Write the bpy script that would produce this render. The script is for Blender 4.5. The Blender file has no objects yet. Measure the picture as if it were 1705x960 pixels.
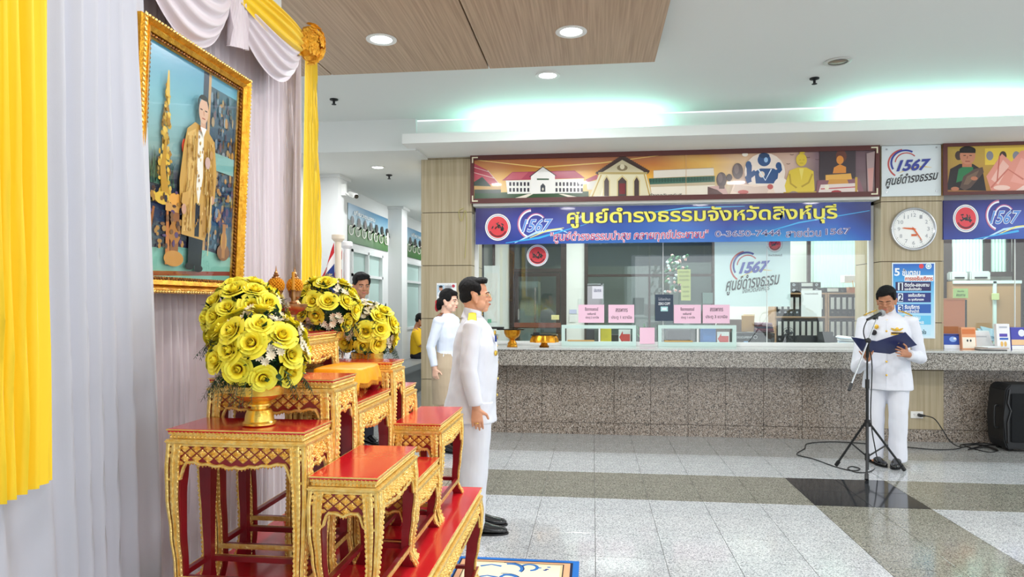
import bpy, bmesh, math, random
from math import sin, cos, pi, radians, atan2, sqrt
from mathutils import Vector as V, Matrix, noise, Euler
import numpy as np
random.seed(7)
scene = bpy.context.scene
# ------------------------------------------------------------------ camera
F = 1137.0; HZ = 505.0; CH = 1.51
TH = math.atan((987 - 852.5) / F); S_, C_ = sin(TH), cos(TH)
cam = bpy.data.cameras.new('camera'); cam.sensor_width = 36; cam.lens = 36 * F / 1705
cam.shift_y = (HZ - 480) / 1705; cam.clip_start = 0.05; cam.clip_end = 200
co = bpy.data.objects.new('camera', cam); scene.collection.objects.link(co)
co.location = (0, 0, CH); co.rotation_euler = (pi / 2, 0, TH)
scene.camera = co
# ------------------------------------------------------------------ world, lights, exposure
w = bpy.data.worlds.new('world'); scene.world = w; w.use_nodes = True
bg = w.node_tree.nodes['Background']; bg.inputs[0].default_value = (0.86, 0.93, 1.0, 1); bg.inputs[1].default_value = 1.0
scene.view_settings.view_transform = 'Standard'; scene.view_settings.look = 'None'
scene.view_settings.gamma = 1; scene.view_settings.exposure = 0.32
try: scene.view_settings.use_curve_mapping = False
except Exception: pass
def area(name, loc, size, power, col=(1, 1, 1), rot=(0, 0, 0), sizey=None, parent=None, spread=None, shape='RECTANGLE'):
    l = bpy.data.lights.new(name, 'AREA'); l.shape = shape; l.size = size; l.size_y = sizey or size
    l.energy = power; l.color = col
    if spread: l.spread = spread
    o = bpy.data.objects.new(name, l); scene.collection.objects.link(o); o.location = loc; o.rotation_euler = rot
    if parent:
        o.parent = parent; o.location = V(loc) - parent.location
    return o
# added unseen area lights as daylight, behind the camera and at the right
area('added_daylight_front', (4.4, -3.45, 1.5), 6.4, 70, (0.95, 0.97, 1.0), (radians(90), 0, 0), 2.7)
area('added_daylight_side', (8.3, 2.2, 1.9), 7.5, 35, (0.92, 0.97, 1.0), (radians(86), 0, radians(90)), 3.0)

# ------------------------------------------------------------------ pixel rays -> world points
def ray(px, py):
    u = (px - 852.5) / F; v = (HZ - py) / F
    return -S_ + u * C_, C_ + u * S_, v
def WY(px, py, Y): a, b, c = ray(px, py); t = Y / b; return V((a * t, Y, CH + c * t))
def WZ(px, py, Z): a, b, c = ray(px, py); t = (Z - CH) / c; return V((a * t, b * t, Z))
def WX(px, py, X): a, b, c = ray(px, py); t = X / a; return V((X, b * t, CH + c * t))
def WD(px, py, t): a, b, c = ray(px, py); return V((a * t, b * t, CH + c * t))

# ------------------------------------------------------------------ materials
def hx(h):
    h = h.lstrip('#'); r = [int(h[i:i + 2], 16) / 255 for i in (0, 2, 4)]
    return tuple((c / 12.92 if c <= .04045 else ((c + .055) / 1.055) ** 2.4) for c in r) + (1.0,)
MT = {}
def mat(name, col, rough=.5, metal=0, bump=0, bscale=30, var=None, vscale=5, stretch=(1, 1, 1), coat=0, emit=0, trans=0, sheen=0, detail=3, spec=None, coords='Object', sub=0):
    if name in MT: return MT[name]
    m = bpy.data.materials.new(name); m.use_nodes = True; nt = m.node_tree; N = nt.nodes; L = nt.links
    p = N['Principled BSDF']; c = hx(col) if isinstance(col, str) else col
    p.inputs['Base Color'].default_value = c; p.inputs['Roughness'].default_value = rough; p.inputs['Metallic'].default_value = metal
    if coat: p.inputs['Coat Weight'].default_value = coat; p.inputs['Coat Roughness'].default_value = .08
    if sheen: p.inputs['Sheen Weight'].default_value = sheen
    if spec is not None: p.inputs['Specular IOR Level'].default_value = spec
    if sub: p.inputs['Subsurface Weight'].default_value = sub; p.inputs['Subsurface Radius'].default_value = (.01, .004, .002)
    if emit:
        p.inputs['Emission Color'].default_value = c; p.inputs['Emission Strength'].default_value = emit
    if trans: p.inputs['Transmission Weight'].default_value = trans
    if bump or var:
        tc = N.new('ShaderNodeTexCoord'); mp = N.new('ShaderNodeMapping'); mp.inputs['Scale'].default_value = stretch
        L.new(tc.outputs[coords], mp.inputs[0])
    if var:
        n1 = N.new('ShaderNodeTexNoise'); n1.inputs['Scale'].default_value = vscale; n1.inputs['Detail'].default_value = detail
        L.new(mp.outputs[0], n1.inputs[0]); cr = N.new('ShaderNodeValToRGB'); L.new(n1.outputs[0], cr.inputs[0])
        cr.color_ramp.elements[0].position = .35; cr.color_ramp.elements[1].position = .65
        cr.color_ramp.elements[0].color = hx(var); cr.color_ramp.elements[1].color = c
        L.new(cr.outputs[0], p.inputs['Base Color'])
    if bump:
        n2 = N.new('ShaderNodeTexNoise'); n2.inputs['Scale'].default_value = bscale; n2.inputs['Detail'].default_value = 4
        L.new(mp.outputs[0], n2.inputs[0]); b = N.new('ShaderNodeBump'); b.inputs['Strength'].default_value = bump; b.inputs['Distance'].default_value = .01
        L.new(n2.outputs[0], b.inputs['Height']); L.new(b.outputs[0], p.inputs['Normal'])
    MT[name] = m; return m
def terrazzo(name, base, chips, scale=260, rough=.12, thr=(.25, .5)):
    m = bpy.data.materials.new(name); m.use_nodes = True; nt = m.node_tree; N = nt.nodes; L = nt.links; p = N['Principled BSDF']
    tc = N.new('ShaderNodeTexCoord'); v = N.new('ShaderNodeTexVoronoi'); v.inputs['Scale'].default_value = scale
    L.new(tc.outputs['Object'], v.inputs['Vector']); sp = N.new('ShaderNodeSeparateColor'); L.new(v.outputs['Color'], sp.inputs[0])
    cr = N.new('ShaderNodeValToRGB'); cr.color_ramp.interpolation = 'CONSTANT'
    els = cr.color_ramp.elements; cs = [base] + chips; n = len(cs)
    els[0].position = 0; els[0].color = hx(cs[0]); els[1].position = thr[1]; els[1].color = hx(cs[1])
    for i, c in enumerate(cs[2:]):
        e = els.new(thr[1] + (1 - thr[1]) * (i + 1) / (n - 1)); e.color = hx(c)
    L.new(sp.outputs[0], cr.inputs[0])
    n1 = N.new('ShaderNodeTexNoise'); n1.inputs['Scale'].default_value = 1.3; L.new(tc.outputs['Object'], n1.inputs[0])
    mx = N.new('ShaderNodeMix'); mx.data_type = 'RGBA'; mx.blend_type = 'MULTIPLY'; mx.inputs[0].default_value = .25
    L.new(cr.outputs[0], mx.inputs[6]); L.new(n1.outputs[0], mx.inputs[7]); L.new(mx.outputs[2], p.inputs['Base Color'])
    p.inputs['Roughness'].default_value = rough; MT[name] = m; return m
def wood(name, c1, c2, scale=(60, 60, 1.2), rough=.45, axis=None):
    return mat(name, c1, rough, var=c2, vscale=1.0, stretch=scale, detail=5, bump=.05, bscale=2)
def glass(name, tint=(.965, 1, .985, 1), fac=.02):
    m = bpy.data.materials.new(name); m.use_nodes = True; nt = m.node_tree; N = nt.nodes; L = nt.links; N.remove(N['Principled BSDF'])
    t = N.new('ShaderNodeBsdfTransparent'); t.inputs[0].default_value = tint; g = N.new('ShaderNodeBsdfGlossy'); g.inputs['Roughness'].default_value = .01
    fr = N.new('ShaderNodeLayerWeight'); pw = N.new('ShaderNodeMath'); pw.operation = 'POWER'; pw.inputs[1].default_value = 5; ad = N.new('ShaderNodeMath'); ad.operation = 'ADD'; ad.inputs[1].default_value = fac + .03
    L.new(fr.outputs['Facing'], pw.inputs[0]); L.new(pw.outputs[0], ad.inputs[0]); mx = N.new('ShaderNodeMixShader'); L.new(ad.outputs[0], mx.inputs[0]); L.new(t.outputs[0], mx.inputs[1]); L.new(g.outputs[0], mx.inputs[2])
    L.new(mx.outputs[0], N['Material Output'].inputs[0]); MT[name] = m; return m
def colmat(name, rough=.4, coat=0, trans=0, sub=0):
    m = bpy.data.materials.new(name); m.use_nodes = True; N = m.node_tree.nodes; p = N['Principled BSDF']
    a = N.new('ShaderNodeAttribute'); a.attribute_name = 'Col'; m.node_tree.links.new(a.outputs['Color'], p.inputs['Base Color'])
    p.inputs['Roughness'].default_value = rough; p.inputs['Coat Weight'].default_value = coat; MT[name] = m
    if sub: p.inputs['Subsurface Weight'].default_value = sub; p.inputs['Subsurface Radius'].default_value = (.012, .010, .003)
    return m

PRINT = colmat('printed_vinyl', .38)
PRINTG = colmat('glazed_print', .22, .25)
WHITE = mat('white_paint', '#e9eae6', .6, bump=.03, bscale=200)
CEIL = mat('ceiling_paint', '#dfe1de', .7, bump=.02, bscale=150)
GOLD = mat('gold_leaf', '#ffe190', .26, .6, bump=.35, bscale=90, var='#f2c868', vscale=45)
GOLDS = mat('polished_gold', '#f8d468', .26, .8, bump=.15, bscale=70, var='#eebc48', vscale=30)
BRONZE = mat('aged_bronze', '#b98a5c', .3, .8, bump=.1, bscale=90, var='#8a5f40', vscale=25)
REDL = mat('red_lacquer', '#d01c26', .22, coat=.5, bump=.02, bscale=60)
REDD = mat('dark_red_lacquer', '#8c1420', .35, coat=.2, var='#7a101a', vscale=8)
BLACK = mat('black_plastic', '#131416', .45)
BLACKG = mat('black_gloss', '#0b0b0d', .18, coat=.4)
STEEL = mat('brushed_steel', '#b9bcc0', .25, .9)
UNIF = mat('white_uniform_cloth', '#e0e3ec', .8, sheen=.1, bump=.08, bscale=400)
SKIN = mat('skin', '#dda482', .5, var='#d49776', vscale=14)
SKIND = mat('tan_skin', '#b98262', .5, var='#ab7454', vscale=14)
SKINL = mat('light_skin', '#ecc2aa', .5, var='#e4b59c', vscale=14)
HAIR = mat('black_hair', '#060507', .6, spec=.3, bump=.8, bscale=60, stretch=(6, 6, 1))
CURT = mat('white_drapery', '#dcd2d8', .7, sheen=.3, bump=.06, bscale=500)
CURTS = mat('satin_drapery', '#bfc1cb', .6, sheen=.3, bump=.06, bscale=500)
YEL = mat('yellow_drapery', '#f6cf17', .6, sheen=.2, bump=.06, bscale=500)
GRAN = terrazzo('pink_granite', '#998c7f', ['#b3a69a', '#6b6056', '#c4bbb0', '#3c3834', '#877869'], 130, .25, (.3, .35))
GRANT = terrazzo('grey_granite', '#a29c92', ['#b9b3a9', '#6a655d', '#cac5bc', '#45423e', '#857e73'], 140, .16, (.3, .35))
T_LIGHT = terrazzo('light_terrazzo', '#bfc3c6', ['#d4d7da', '#a4a8ab', '#c9cdd0', '#8c9092', '#e4e6e8'], 170, .10, (.3, .35))
T_MID = terrazzo('grey_terrazzo', '#a9abaa', ['#bcbebd', '#8f9190', '#b3b5b3', '#767876', '#cfd1cf'], 170, .10, (.3, .35))
T_OLIVE = terrazzo('olive_terrazzo', '#8b8a7f', ['#9d9c90', '#6f6e65', '#939286', '#55554e', '#b0afa4'], 170, .10, (.3, .35))
T_BLACK = terrazzo('black_terrazzo', '#2b2d30', ['#3a3c40', '#232528', '#313337', '#1d1f22', '#45484c'], 170, .08, (.3, .35))
CLAD = wood('beige_grained_cladding', '#b9ab8e', '#a59676', (45, 45, 1.1), .4)
WPANEL = mat('oak_ceiling_panel', '#c2a88e', .5, var='#a98f76', vscale=1.0, stretch=(70, 1.4, 1), detail=5)
ALU = mat('white_aluminium', '#e8ebea', .35)
MINT = mat('mint_aluminium', '#c9e2dc', .35)
BROWNF = mat('brown_aluminium', '#3a2e2a', .4)
GLASS = glass('window_glass'); GLASSC = glass('clear_picture_glass', (1, 1, 1, 1), .0)

# ------------------------------------------------------------------ mesh helpers
def face(bm, vs, mi=0):
    try:
        f = bm.faces.new(vs); f.material_index = mi; return f
    except ValueError: return None
def loft(bm, rings, mi=0, caps=True, closed=True):
    R = [[bm.verts.new(p) for p in r] for r in rings]; n = len(R[0])
    for a, b in zip(R, R[1:]):
        for i in range(n if closed else n - 1):
            j = (i + 1) % n; face(bm, (a[i], a[j], b[j], b[i]), mi)
    if caps and closed: face(bm, R[0][::-1], mi); face(bm, R[-1], mi)
    return R
def box(bm, x0, x1, y0, y1, z0, z1, mi=0, M=None):
    q = lambda z: [(x0, y0, z), (x1, y0, z), (x1, y1, z), (x0, y1, z)]
    r = [q(z0), q(z1)]
    if M: r = [[M @ V(p) for p in k] for k in r]
    loft(bm, r, mi)
def ext(bm, poly, plane, a, b, mi=0, M=None):
    f = {'xz': lambda p, t: (p[0], t, p[1]), 'yz': lambda p, t: (t, p[0], p[1]), 'xy': lambda p, t: (p[0], p[1], t)}[plane]
    r = [[V(f(p, a)) for p in poly], [V(f(p, b)) for p in poly]]
    if M: r = [[M @ p for p in k] for k in r]
    loft(bm, r, mi)
def frames(pts, ref=None):
    pts = [V(p) for p in pts]; out = []; prev = None
    for i, p in enumerate(pts):
        t = (pts[min(i + 1, len(pts) - 1)] - pts[max(i - 1, 0)])
        t = t.normalized() if t.length > 1e-9 else V((0, 0, 1))
        s = prev if prev is not None else (V(ref) if ref is not None else (V((1, 0, 0)) if abs(t.x) < .9 else V((0, 1, 0))))
        s = s - t * s.dot(t)
        if s.length < 1e-6: s = t.orthogonal()
        s.normalize(); prev = s if ref is None else V(ref); out.append((p, s, t.cross(s)))
    return out
def tube(bm, pts, r, n=8, mi=0, caps=True, ref=None):
    fr = frames(pts, ref); rings = []
    for i, (p, s, b) in enumerate(fr):
        k = r[i] if isinstance(r, (list, tuple)) else r
        ra, rb = k if isinstance(k, (list, tuple)) else (k, k)
        rings.append([p + s * cos(2 * pi * j / n) * ra + b * sin(2 * pi * j / n) * rb for j in range(n)])
    loft(bm, rings, mi, caps)
def chain(bm, pts, rad, side=(1, 0, 0), n=16, round_=True, mi=0):
    pts = [V(p) for p in pts]; rad = [r if isinstance(r, (tuple, list)) else (r, r) for r in rad]
    if round_:
        d0 = (pts[0] - pts[1]).normalized(); d1 = (pts[-1] - pts[-2]).normalized(); m0 = min(rad[0]); m1 = min(rad[-1])
        P = [pts[0] + d0 * m0 * a for a in (.98, .8, .45)] + pts + [pts[-1] + d1 * m1 * a for a in (.45, .8, .98)]
        R = [(rad[0][0] * a, rad[0][1] * a) for a in (.2, .6, .89)] + rad + [(rad[-1][0] * a, rad[-1][1] * a) for a in (.89, .6, .2)]
    else: P, R = pts, rad
    tube(bm, P, R, n, mi, True, side)
def lathe(bm, prof, c=(0, 0, 0), n=24, mi=0, M=None, flute=None, cap=True):
    c = V(c); rings = []
    for r, z in prof:
        ring = []
        for j in range(n):
            a = 2 * pi * j / n; rr = max(r, 1e-4) * (1 + (flute[0] * cos(flute[1] * a) if flute else 0))
            p = V((rr * cos(a), rr * sin(a), z)); p = (M @ p if M else p + c); ring.append(p)
        rings.append(ring)
    loft(bm, rings, mi, cap)
def ell(bm, c, r, rot=None, sub=2, mi=0):
    M = Matrix.Translation(V(c))
    if rot: M = M @ Euler(rot).to_matrix().to_4x4()
    M = M @ Matrix.Diagonal((r[0], r[1], r[2], 1))
    g = bmesh.ops.create_icosphere(bm, subdivisions=sub, radius=1, matrix=M)
    if mi:
        for v in g['verts']:
            for f in v.link_faces: f.material_index = mi
def new(): return bmesh.new()
def wmat(o):
    m = Matrix.Identity(4)
    while o is not None: m = o.matrix_basis @ m; o = o.parent
    return m
def props(o, label=None, cat=None, group=None, kind=None):
    if label: o['label'] = label
    if cat: o['category'] = cat
    if group: o['group'] = group
    if kind: o['kind'] = kind
    return o
def link(name, me, mats, parent=None, local=False, smooth=False, label=None, cat=None, group=None, kind=None):
    mats = mats if isinstance(mats, (list, tuple)) else [mats]
    me.name = name
    for m in mats: me.materials.append(m)
    if smooth: me.shade_smooth()
    o = bpy.data.objects.new(name, me); scene.collection.objects.link(o)
    if parent:
        if not local: me.transform(wmat(parent).inverted())
        o.parent = parent
    elif not local and len(me.vertices):
        co_ = np.empty(len(me.vertices) * 3, 'f'); me.vertices.foreach_get('co', co_); co_ = co_.reshape(-1, 3)
        lo, hi = co_.min(0), co_.max(0); c = V(((lo[0] + hi[0]) / 2, (lo[1] + hi[1]) / 2, lo[2]))
        me.transform(Matrix.Translation(-c)); o.location = c
    return props(o, label, cat, group, kind)
def fin(name, bm, mats, parent=None, local=False, smooth=False, sharp=35, **k):
    me = bpy.data.meshes.new(name); bmesh.ops.recalc_face_normals(bm, faces=bm.faces); bm.to_mesh(me); bm.free()
    o = link(name, me, mats, parent, local, smooth, **k)
    if smooth and sharp: me.set_sharp_from_angle(angle=radians(sharp))
    return o
def thing(name, loc, label=None, cat=None, group=None, rz=0, kind=None):
    o = bpy.data.objects.new(name, None); scene.collection.objects.link(o); o.location = loc; o.rotation_euler = (0, 0, rz)
    o.empty_display_size = .05
    return props(o, label, cat, group, kind)
def dup(root, loc=None, rz=None, label=None):
    r = root.copy(); scene.collection.objects.link(r)
    if loc is not None: r.location = loc
    if rz is not None: r.rotation_euler = (0, 0, rz)
    if label: r['label'] = label
    for ch in list(root.children):
        c = ch.copy(); scene.collection.objects.link(c); c.parent = r
        for g in list(ch.children):
            d = g.copy(); scene.collection.objects.link(d); d.parent = c
    return r
def copyat(o, name=None, parent=None, loc=None, rot=None, sc=None):
    c = o.copy(); scene.collection.objects.link(c)
    if parent: c.parent = parent
    if loc is not None: c.location = loc
    if rot is not None: c.rotation_euler = rot
    if sc is not None: c.scale = (sc, sc, sc)
    return c
def remesh(bm, vox, sm=3, dec=None, fac=.6):
    me = bpy.data.meshes.new('t'); bmesh.ops.recalc_face_normals(bm, faces=bm.faces); bm.to_mesh(me); bm.free()
    o = bpy.data.objects.new('t', me); scene.collection.objects.link(o)
    r = o.modifiers.new('r', 'REMESH'); r.mode = 'VOXEL'; r.voxel_size = vox
    if sm: s = o.modifiers.new('s', 'SMOOTH'); s.iterations = sm; s.factor = fac
    if dec: d = o.modifiers.new('d', 'DECIMATE'); d.ratio = dec
    dg = bpy.context.evaluated_depsgraph_get(); dg.update()
    m2 = bpy.data.meshes.new_from_object(o.evaluated_get(dg)); bpy.data.objects.remove(o); bpy.data.meshes.remove(me)
    return m2
# flat print: polygons (colour or per-vertex colours, points) mapped onto a plane, each layer a hair prouder
def circ(cx, cy, rx, ry=None, n=20, a0=0, a1=360):
    ry = rx if ry is None else ry
    full = abs(a1 - a0) >= 360; k = n if full else n + 1
    return [(cx + rx * cos(radians(a0 + (a1 - a0) * i / n)), cy + ry * sin(radians(a0 + (a1 - a0) * i / n))) for i in range(k)]
def rect(x0, y0, x1, y1): return [(x0, y0), (x1, y0), (x1, y1), (x0, y1)]
def arcband(cx, cy, r0, r1, a0, a1, n=16, sx=1):
    o = circ(cx, cy, r1 * sx, r1, n, a0, a1); i = circ(cx, cy, r0 * sx, r0, n, a0, a1); return o + i[::-1]
def line(pts, w):
    L, R = [], []
    for i, p in enumerate(pts):
        a = pts[max(i - 1, 0)]; b = pts[min(i + 1, len(pts) - 1)]
        dx, dy = b[0] - a[0], b[1] - a[1]; l = sqrt(dx * dx + dy * dy) or 1
        k = w[i] if isinstance(w, (list, tuple)) else w
        L.append((p[0] - dy / l * k / 2, p[1] + dx / l * k / 2)); R.append((p[0] + dy / l * k / 2, p[1] - dx / l * k / 2))
    return L + R[::-1]
def printed(name, polys, mapper, nrm, parent, m=None, eps=.0004, base=.001, label=None, kind=None, **k):
    bm = new(); lay = bm.loops.layers.float_color.new('Col'); nrm = V(nrm)
    for i, (c, pts) in enumerate(polys):
        vs = [bm.verts.new(mapper(*p) + nrm * (base + eps * i)) for p in pts]
        f = face(bm, vs)
        if f is None: continue
        cl = [hx(q) for q in c] if isinstance(c, (list, tuple)) else [hx(c)] * len(pts)
        for q, lp in enumerate(f.loops): lp[lay] = cl[q]
        f.normal_update()
        if f.normal.dot(nrm) < 0: f.normal_flip()
    me = bpy.data.meshes.new(name); bm.to_mesh(me); bm.free()
    return link(name, me, m or PRINT, parent, label=label, kind=kind, **k)
def gradrows(x0, x1, rows):
    out = []
    for (ya, ca), (yb, cb) in zip(rows, rows[1:]): out.append(([ca, ca, cb, cb], [(x0, ya), (x1, ya), (x1, yb), (x0, yb)]))
    return out
# text fitted into a box of the mapper's coordinates (x0,y0 top-left .. x1,y1 bottom-right)
def text(parent, s, boxp, col, mapper, nrm, lift=.004, bold=.0, shear=0, tilt=0, name='lettering', m=None, rough=.4):
    cu = bpy.data.curves.new('t', 'FONT'); cu.body = s; cu.size = 1; cu.offset = bold; cu.shear = shear; cu.resolution_u = 3
    o = bpy.data.objects.new('t', cu); scene.collection.objects.link(o)
    dg = bpy.context.evaluated_depsgraph_get(); dg.update()
    me = bpy.data.meshes.new_from_object(o.evaluated_get(dg)); bpy.data.objects.remove(o)
    n = len(me.vertices)
    if not n: return None
    a = np.empty(n * 3, 'f'); me.vertices.foreach_get('co', a); a = a.reshape(-1, 3); lo, hi = a.min(0), a.max(0)
    x0, y0, x1, y1 = boxp; nrm = V(nrm)
    for i, v in enumerate(me.vertices):
        fx = (a[i][0] - lo[0]) / max(hi[0] - lo[0], 1e-6); fy = (a[i][1] - lo[1]) / max(hi[1] - lo[1], 1e-6)
        v.co = mapper(x0 + (x1 - x0) * fx, y1 + (y0 - y1) * fy + tilt * fx) + nrm * lift
    me.materials.clear()
    return link(name, me, m or mat('ink_' + (col if isinstance(col, str) else 'x').strip('#'), col, rough), parent)
# ================================================================== SETTING
TS = .41; TX0 = 1.655; TY0 = 5.345
fl = new(); box(fl, -4.2, 8.5, -3.6, 20, -.06, -.006)
floor = fin('floor', fl, mat('tile_grout', '#6d6e6c', .8), kind='structure')
tm = {}
for nm, m_ in (('l', T_LIGHT), ('g', T_MID), ('o', T_OLIVE), ('b', T_BLACK)):
    b = new(); g = .0016
    loft(b, [[(g, g, -.012), (TS - g, g, -.012), (TS - g, TS - g, -.012), (g, TS - g, -.012)], [(g, g, -.001), (TS - g, g, -.001), (TS - g, TS - g, -.001), (g, TS - g, -.001)], [(g * 2, g * 2, 0), (TS - 2 * g, g * 2, 0), (TS - 2 * g, TS - 2 * g, 0), (2 * g, TS - 2 * g, 0)]])
    me = bpy.data.meshes.new('tile'); b.to_mesh(me); b.free(); me.materials.append(m_); tm[nm] = me
rest = {k: [] for k in tm}
def tkind(i, j):
    # i,j tile indices relative to the black square's near-left corner
    if j in (0, 1) and i in (0, 1): return 'b'
    if j in (0, 1): return 'o'
    if i in (0, 1) and j < 0: return 'o'
    if j >= 4: return 'g'
    return 'l'
nt_ = 0
for j in range(-21, 36):
    for i in range(-15, 17):
        x = TX0 + i * TS; y = TY0 + j * TS
        if x < -4.2: continue
        k = tkind(i, j); t = -x * S_ + y * C_; px = 852.5 + F * (x * C_ + y * S_) / max(t, .01)
        inv = t > 3.2 and y < 7.9 and 640 < px < 1760 and x > -1.6
        if inv and nt_ < 290:
            o = bpy.data.objects.new('tile', tm[k]); scene.collection.objects.link(o); o.parent = floor
            o.matrix_basis = wmat(floor).inverted() @ Matrix.Translation((x, y, 0)); nt_ += 1
        else: rest[k].append((x, y))
for k, lst in rest.items():
    if not lst: continue
    b = new()
    for x, y in lst:
        g = .0016; loft(b, [[(x + g, y + g, -.012), (x + TS - g, y + g, -.012), (x + TS - g, y + TS - g, -.012), (x + g, y + TS - g, -.012)], [(x + g, y + g, 0), (x + TS - g, y + g, 0), (x + TS - g, y + TS - g, 0), (x + g, y + TS - g, 0)]])
    fin('floor_tiles', b, tm[k].materials[0], floor, kind='stuff')
ZC = 3.57; ZL = 3.22
b = new(); box(b, -4.2, 8.5, -3.6, 7.5, ZC, ZC + .1); ceiling = fin('ceiling', b, CEIL, kind='structure')
b = new(); box(b, -4.2, -1.95, 7.5, 20, ZL, ZL + .08); box(b, -4.2, -1.96, 7.44, 7.5, ZL, ZC)
fin('ceiling_corridor', b, CEIL, kind='structure')
# wood soffit panels hung under the ceiling
PZ = 3.45
for (xa, xb) in ((-3.55, -2.2), (-2.2, -.85), (-.85, .5)):
    for (ya, yb) in ((3.15, 5.59), (.72, 3.14), (-1.72, .71)):
        b = new(); g = .006; box(b, xa + g, xb - g, ya + g, yb - g, PZ, PZ + .05)
        fin('wood_panel', b, WPANEL, ceiling)
b = new(); box(b, -3.5, .45, -1.7, 5.5, PZ + .05, ZC); fin('panel_frame', b, mat('dark_gap', '#2a2320', .8), ceiling)
# cove bulkhead: fascia shelf with a lit strip above it
XL = -2.02
b = new()
box(b, XL - .03, 6.8, 7.2, 7.28, 3.24, 3.345); box(b, XL - .03, 6.8, 7.28, 8.4, 3.24, 3.28)
fin('trim_1', b, WHITE, kind='structure')
b = new(); box(b, XL + .02, 6.8, 7.56, 8.4, 3.28, ZC); fin('wall_bulkhead', b, WHITE, kind='structure')
for n_, (pa, pb, lab) in enumerate(((800, 1085, 'hidden fluorescent tube glowing teal in the cove above the painted building banner'), (1420, 1705, 'hidden fluorescent tube glowing teal in the cove above the wall clock'))):
    xa = WY(pa, 210, 7.45).x; xb = WY(pb, 200, 7.45).x
    t = thing('fluorescent_lamp', ((xa + xb) / 2, 7.42, 3.281), lab, 'lamp')
    b = new(); tube(b, [(xa, 7.42, 3.312), (xb, 7.42, 3.312)], .012, 8); fin('tube', b, mat('teal_tube', '#b8fff0', .4, emit=4), t, smooth=True)
    b = new(); box(b, xa - .03, xb + .03, 7.40, 7.44, 3.281, 3.297); fin('fitting', b, WHITE, t)
    area('tube_light', ((xa + xb) / 2, 7.42, 3.335), xb - xa, 13, (.42, 1.0, .84), (radians(180), 0, 0), .05, parent=t)
# pillars clad in grained panels
def pillar(name, x0, x1, y0, y1, z1, zs, mt=CLAD):
    b = new(); box(b, x0 + .012, x1 - .012, y0 + .012, y1, 0, z1); o = fin(name, b, mat('joint_dark', '#5a4c3c', .8), kind='structure')
    for za, zb in zip(zs, zs[1:]):
        g = .004; b = new()
        box(b, x0, x1, y0, y0 + .011, za + g, zb - g); fin('cladding_panel', b, mt, o)
        for xa, xb in ((x0, x0 + .011), (x1 - .011, x1)):
            b = new(); box(b, xa, xb, y0 + .0115, y1, za + g, zb - g); fin('cladding_panel', b, mt, o)
    return o
zsl = [0, .5, 1.08, 1.66, 2.05 + .19, 2.82 - .1, 3.17, 3.24]
zj = [0] + sorted([WY(720, yy, 7.95).z for yy in (675 - 44, 530, 442, 354, 265)]) + [3.24]
p1 = pillar('pillar_left', -2.03, -1.42, 7.95, 8.7, 3.24, zj)
zr = [.13, .78, 1.3] + sorted([WY(1520, yy, 7.95).z for yy in (435, 335)]) + [3.24]
p2 = pillar('pillar_right', 3.153, 3.80, 7.95, 8.7, 3.24, zr)
# service counter
ct = thing('service_counter', (1.5, 7.95, 0), 'long speckled granite service counter running below the office windows', 'counter')
def base_run(xa, xb):
    n = max(1, round((xb - xa) / .41)); w_ = (xb - xa) / n
    for i in range(n):
        b = new(); g = .002; box(b, xa + i * w_ + g, xa + (i + 1) * w_ - g, 7.95, 7.975, .135, .80); fin('granite_panel', b, GRAN, ct)
        b = new(); box(b, xa + i * w_ + g, xa + (i + 1) * w_ - g, 7.945, 7.975, .0, .131); fin('granite_plinth', b, GRAN, ct)
base_run(-1.42, 3.153); base_run(3.80, 6.7)
b = new(); box(b, 3.153, 3.80, 7.945, 7.975, 0, .131); fin('granite_plinth', b, GRAN, ct)
b = new(); box(b, -1.42, 3.153, 7.976, 8.3, 0, .8); box(b, 3.80, 6.7, 7.976, 8.3, 0, .8); fin('core', b, mat('joint_dark', '#5a4c3c', .8), ct)
b = new(); ext(b, [(7.68, .812), (7.95, .812), (7.95, .99), (7.68, .99)], 'yz', -1.42, 6.7); fin('fascia', b, GRANT, ct)
b = new(); box(b, -1.44, 3.15, 7.665, 8.45, .99, 1.012); box(b, 3.80, 6.7, 7.665, 8.45, .99, 1.012); box(b, 3.15, 3.80, 7.665, 7.949, .99, 1.012); fin('worktop', b, mat('polished_counter_top', '#c9cbc8', .12, var='#b4b6b2', vscale=80), ct)
# windows between pillars
def bay(name, xa, xb, mull, extra=None):
    b = new(); Y0, Y1 = 8.15, 8.2
    box(b, xa, xa + .045, Y0, Y1, 1.013, 3.24); box(b, xb - .05, xb, Y0, Y1, 1.013, 3.24)
    box(b, xa, xb, Y0, Y1, 1.013, 1.06); box(b, xa, xb, Y0, Y1, 2.62, 2.7)
    o = fin(name, b, ALU, kind='structure')
    b = new(); xs = [xa + .045] + mull + [xb - .05]
    for p, q in zip(xs, xs[1:]):
        b = new(); box(b, p + .003, q - .003, Y0 + .02, Y0 + .026, 1.06, 2.62); fin('pane', b, GLASS, o)
    for p in mull:
        b = new(); box(b, p - .003, p + .003, Y0 + .015, Y0 + .03, 1.06, 2.62); fin('glass_joint', b, ALU, o)
    b = new(); box(b, xa, xb, Y0 + .005, Y1 + .05, 2.7, 3.24); fin('upper_infill', b, WHITE, o)
    return o
XM = lambda px: WY(px, 500, 8.17).x
w1 = bay('window_1', -1.42, 3.153, [XM(1104), XM(1277)])
w2 = bay('window_2', 3.80, 6.7, [XM(1690)])
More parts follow.
